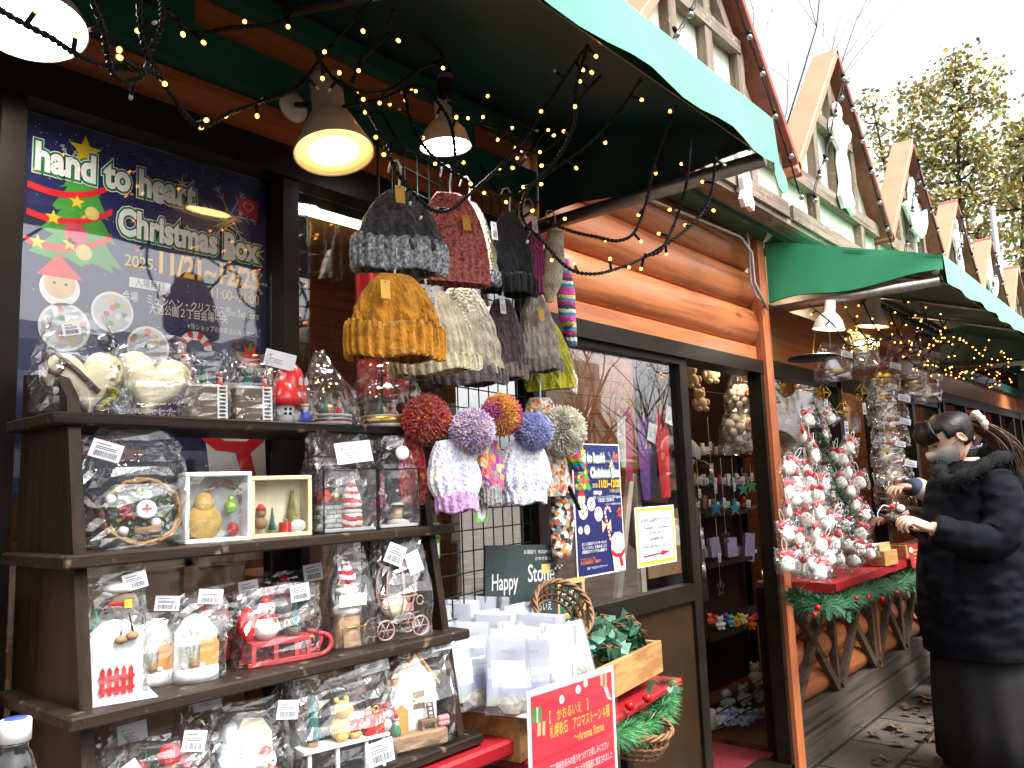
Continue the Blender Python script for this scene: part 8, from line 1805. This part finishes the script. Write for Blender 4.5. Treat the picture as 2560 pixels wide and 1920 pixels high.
b = MB(m_black); p = P(1757, 776, 1.32); b.lathe([(.11, 0), (.115, .006), (.11, .012)], frame(p), 28); b.mat(m_gold); b.tube(spline([p + V((0, 0, .01)), P(1757, 745, 1.33), P(1762, 705, 1.36)], 6), .004, 6); tag(b.build('hanging_plate', org=p), 'round black display plate on a gold chain at the left of the ornaments', 'plate')
def himmeli(label, x, y, r_, Y, flat=False):
    o = P(x, y, Y); s = mpp(o) * r_; t = thing('brass_frame', label, 'ornament', o, 'brass wire frames hung over the counter'); b = MB(mat('brass', (.55, .36, .06), .25, .9)); c = [V((s * .75 * math.cos(a + .4), s * .75 * math.sin(a + .4), 0)) for a in (0, 1.5708, 3.1416, 4.7124)]; tpv, bt = V((0, 0, s)), V((0, 0, -s * (1 if not flat else .2)))
    for i in range(4):
        for q in (tpv, bt, c[(i + 1) % 4]): b.tube([o + c[i], o + q], .0022, 5)
    b.tube([o + tpv, o + V((0, 0, s * 2.2))], .001, 4); b.build('wire', t); card(frame(o + V((.004, -.006, -s * 2.0)), R(-30)), .022, .06).build('price_tag', t)
himmeli('brass wire diamond left of the tree top', 1779, 849, 20, 1.33); himmeli('brass wire diamond right of the tree top', 1861, 851, 22, 1.33); himmeli('low brass wire crown between the two diamonds', 1822, 888, 24, 1.34, True)
def boxtray(label, x, y, w_, d_, h_, Y, fan, rz=-8):
    o = P(x, y, Y); o.z = zc + .006; M = frame(o, R(rz)); t = thing('card_tray', label, 'tray', o); th = .008
    for c, sz in (((0, 0, h_ / 2), (w_, th, h_)), ((0, d_, h_ / 2), (w_, th, h_)), ((-w_ / 2 + th / 2, d_ / 2, h_ / 2), (th, d_ - th, h_ - .001)), ((w_ / 2 - th / 2, d_ / 2, h_ / 2), (th, d_ - th, h_ - .001))):
        b = MB(m_tray); b.box(c, sz, M, .001); b.build('side_board', t)
    if fan:
        for i in range(16):
            b = MB((m_tan, m_cream, m_card)[i % 3]); b.box((0, .012 + i * (d_ - .02) / 16, h_ * .8), (w_ * .84, .002, h_ * 1.5), M @ frame((0, 0, 0), 0, R(-8))); b.build('card', t)
boxtray('pine tray with rows of small cards on the red counter', 1926, 1226, .15, .20, .075, 1.28, True); boxtray('smaller pine tray of wrapped sweets behind the first tray', 1968, 1215, .12, .16, .07, 1.30, False)
o = P(1976, 1200, 1.25); t = thing('leaflet', 'dark red leaflet with a white figure standing at the counter edge', 'leaflet', o); b = MB(m_dkr); s = mpp(o); M = frame(o, R(-25), R(-8)); b.box((0, 0, 0), (s * 32, .003, s * 50), M); b.mat(m_pw); b.disc(-s * 8, s * 12, s * 6, M @ axes((0, -.002, 0), (1, 0, 0), (0, 0, 1), (0, -1, 0))); b.mat(m_pyel)
for q in range(4): b.rect(-s * 4, s * (10 - q * 8), s * 12, s * (12 - q * 8), M @ axes((0, -.002, 0), (1, 0, 0), (0, 0, 1), (0, -1, 0)))
b.build('printed_card', t)
# garland on the counter front
path = spline([P(x, y, Y) for x, y, Y in ((1712, 1282, 1.42), (1735, 1300, 1.36), (1775, 1308, 1.27), (1815, 1302, 1.255), (1850, 1284, 1.255), (1892, 1274, 1.255), (1930, 1262, 1.255), (1970, 1246, 1.255), (2005, 1228, 1.255))], 5); t = thing('pine_garland', 'dark green pine garland with red baubles along the counter front', 'garland', path[0])
b = MB(); needles(b, path, 5200, .06, (m_n2, mat('pine_mid', (.02, .12, .045), .6, var=.3, vs=40), m_n2), 9, .02); b.build('needles', t); rr = random.Random(8)
for i in range(14): 
    b = MB(); p = path[rr.randrange(len(path))] + V((rr.uniform(-.03, .03), -.05, rr.uniform(-.05, .03))); holly(b, p, V((rr.uniform(-1, 1), -.2, rr.uniform(-1, .3))).normalized(), .06, V((rr.uniform(-.3, .3), -1, .2)).normalized()); b.build('holly_leaf', t)
for x, y, r_ in ((1767, 1313, 7), (1760, 1328, 6), (1850, 1292, 5), (1876, 1290, 6), (1907, 1295, 6), (1936, 1281, 6)):
    b = MB(MT['bauble_red']); p = P(x, y, 1.20); b.ball(p, mpp(p) * r_, 14, 9); b.build('bauble', t)
# goods seen through the counter hut pane
Yp = 2.1
for i, (x, y, r_, lb) in enumerate(((1690, 880, 10, 'white ball ornament cluster, upper left behind the counter pane'), (1682, 912, 9, 'white ball ornament low left behind the counter pane'), (1705, 914, 9, 'white ball ornament beside the green post behind the pane'))):
    o = P(x, y, Yp); b = MB(m_snow); b.ball(o, mpp(o) * r_, 12, 8); b.tube([o, o + V((0, 0, .12))], .002, 4); tag(b.build('ball_ornament', org=o), lb, 'ornament')
b = MB(mat('shop_green', (.015, .12, .04), .5)); q0, q1 = P(1755, 900, 1.8), P(1757, 820, 1.8); b.bar(P(1753, 1010, 1.8), P(1755, 830, 1.8), .03, .03, (0, 1, 0)); b.bar(P(1695, 935, 1.8), P(1752, 930, 1.8), .012, .012, (0, 1, 0)); tag(b.build('display_stand', org=q0), 'green display stand behind the counter pane', 'stand')
for i, (x, y, w_, h_, c, lb) in enumerate(((1700, 960, 40, 46, (.30, .27, .22), 'clear bagged tin hanging left behind the counter pane'), (1740, 962, 38, 44, (.25, .10, .06), 'bagged copper ornament behind the counter pane'), (1722, 1008, 60, 36, (.5, .5, .5), 'framed white and brown picture card behind the counter pane'), (1700, 1110, 46, 40, (.45, .33, .18), 'kraft gift box low behind the counter pane'), (1815, 935, 36, 70, (.5, .3, .3), 'pink and white boxed figure behind the tree top'), (1838, 905, 30, 50, (.6, .58, .55), 'pale plush bundle right of the tree top'))):
    o = P(x, y, 1.95); s = mpp(o); t = thing('shop_goods', lb, 'goods', o); b = MB(mat('goods_%d' % i, c, .6, var=.4, vs=25)); b.box((0, 0, 0), (w_ * s, .06, h_ * s), frame(o, R(-15)), .006); b.mat(m_card); b.box((0, -.032, -h_ * s * .1), (w_ * s * .5, .002, h_ * s * .3), frame(o, R(-15))); b.build('box', t); bag(frame(o + V((0, 0, -h_ * s * .6)), R(-15)), w_ * s * 1.2, .1, h_ * s * 1.4, .8, .2, 0, 300 + i).build('cellophane_bag', t)
for i in range(26):
    x = 2068 + i * 5.2; o = P(x, 846 + i * 2.4, 1.72); b = MB(mat('tassel_red', (.42, .012, .015), .6) if i % 7 else m_snow); b.tube([o, o + V((0, 0, -.24))], .011, 6); b.ball(o + V((0, 0, -.25)), .022, 8, 6); tag(b.build('red_tassel', org=o), 'red tassel charm hanging in the third hut window', 'charm', 'red tassels in the third hut window')

# ================================================================== trees, pole, leaves
m_leafA = mat('leaf_olive', (.34, .33, .10), .7, var=.4, vs=3); m_leafB = mat('leaf_ochre', (.52, .36, .10), .7, var=.4, vs=3); m_leafC = mat('leaf_green', (.22, .27, .11), .7, var=.4, vs=3)
def leaftree(label, blobs, D, trunk, n, seed, leaf=.15):
    rr = random.Random(seed); o = PD(*trunk[0], D); t = thing('autumn_tree', label, 'tree', (o.x, o.y, 0)); s = D * K / FPX
    b = MB(MT['bark']); sp = spline([V((o.x, o.y, 0))] + [PD(x, y, D) for x, y in trunk], 5); b.tube(sp, [.10 * (1 - .85 * i / len(sp)) for i in range(len(sp))], 7)
    for x, y, rx, ry in blobs:
        c = PD(x, y, D); j = min(range(len(sp)), key=lambda i: (sp[i] - c).length + (1.2 if sp[i].z > c.z else 0))
        for q in range(4): e = c + V((rr.gauss(0, 1) * rx * s * .5, rr.gauss(0, .5), rr.gauss(0, 1) * ry * s * .5)); m_ = sp[j].lerp(e, .5) + V((0, 0, -.15)); b.tube(spline([sp[j], m_, e], 4), [.045, .04, .035, .03, .025, .02, .015, .012, .008], 5)
    b.build('trunk', t); b = MB()
    for x, y, rx, ry in blobs:
        c = PD(x, y, D); k = int(n * rx * ry / 3000); dp = (rx + ry) / 2 * s
        clumps = [c + CX * (rr.gauss(0, .42) * rx * s) + CY * (rr.gauss(0, .42) * ry * s) + CF * (rr.gauss(0, .4) * dp) for _ in range(max(3, k // 14))]
        for q in range(k):
            p = clumps[rr.randrange(len(clumps))] + V((rr.gauss(0, .2), rr.gauss(0, .2), rr.gauss(0, .2))); b.mat((m_leafA, m_leafA, m_leafB, m_leafC)[rr.randrange(4)])
            d = V((rr.gauss(0, 1), rr.gauss(0, 1), rr.gauss(0, .8) - .4)).normalized(); e = d.orthogonal().normalized(); e = Matrix.Rotation(rr.uniform(0, 6), 3, d) @ e; L = leaf * rr.uniform(.6, 1.2); b.add([p, p + d * L * .5 + e * L * .38, p + d * L, p + d * L * .5 - e * L * .38], [[0, 1, 2, 3]])
    b.build('crown', t)
leaftree('tall autumn tree with olive and ochre leaves behind the gables', [(2075, 165, 60, 60), (2000, 215, 55, 60), (1975, 290, 45, 70), (2050, 290, 70, 50), (2130, 210, 50, 55), (2100, 330, 80, 60), (2000, 380, 60, 60), (2070, 430, 80, 60), (2160, 400, 60, 80), (1960, 350, 40, 50), (2010, 460, 50, 50), (2130, 500, 70, 50)], 26, ((2080, 640), (2076, 480), (2070, 330), (2066, 180), (2064, 120)), 360, 3, .19)
leaftree('sparser autumn tree at the right edge beyond the awning', [(2190, 300, 45, 60), (2205, 420, 45, 70), (2190, 520, 50, 50), (2240, 350, 50, 90)], 22, ((2215, 640), (2212, 450), (2215, 300), (2220, 240)), 330, 5, .17)
leaftree('low reddish tree showing left of the tall autumn tree', [(1868, 215, 34, 30), (1890, 260, 28, 40), (1905, 320, 36, 40), (1925, 400, 36, 50)], 30, ((1930, 620), (1920, 420), (1900, 300), (1885, 230)), 330, 7, .18)
q = PD(2166, 640, 14); b = MB(mat('pole_grey', (.36, .37, .38), .5, .3)); b.tube([V((q.x, q.y, 0)), V((q.x, q.y, PD(2163, 438, 14).z))], .045, 12); tag(b.build('lamp_post', org=(q.x, q.y, 0)), 'plain grey metal post rising between the far gables', 'post')
rr = random.Random(17); lm = []
for c in ((.085, .045, .02), (.05, .028, .015), (.22, .15, .04)):
    b = MB(mat('dry_leaf_%d' % len(lm), c, .8, var=.4, vs=40)); pts = star(0, 0, .045, 5, .62); b.add([(0, 0, .008)] + [(x * rr.uniform(.55, 1.2), y * rr.uniform(.5, 1.0), .003 + .020 * rr.random() ** 2) for x, y in pts], [[0, i + 1, (i + 1) % 10 + 1] for i in range(10)]); b.tube([(0, -.03, .006), (.01, -.075, .004)], .0015, 4); o = b.build('leaf_proto'); lm.append(o.data); bpy.data.objects.remove(o)
for i, (x, y) in enumerate(((1925, 1575), (1932, 1570), (1945, 1580), (1958, 1590), (1960, 1545), (1973, 1540), (1962, 1530), (1985, 1528), (1995, 1522), (2000, 1548), (2008, 1520), (1990, 1600), (1975, 1640), (1900, 1650), (1915, 1640), (2020, 1600), (2030, 1640), (1980, 1505), (2012, 1560), (1940, 1610), (1890, 1590), (1998, 1580))):
    p = PZ(x, y, .006); o = bpy.data.objects.new('fallen_leaf', lm[i % 2]); C.objects.link(o); o.location = p; o.rotation_euler = (rr.uniform(-.15, .15), rr.uniform(-.15, .15), rr.uniform(0, 6.28)); o.scale = (rr.uniform(.7, 1.2),) * 3; tag(o, 'dry brown leaf lying on the paving by the skirting', 'leaf', 'brown leaves on the paving')
for i, (x, y, lb) in enumerate(((2008, 1512, 'large yellow maple leaf on the paving beside the skirt'), (1996, 1504, 'smaller yellow leaf touching the large maple leaf'))):
    o = bpy.data.objects.new('fallen_leaf', lm[2]); C.objects.link(o); o.location = PZ(x, y, .008); o.rotation_euler = (.3, .1, 2 * i); o.scale = (1.7 - .5 * i,) * 3; tag(o, lb, 'leaf')
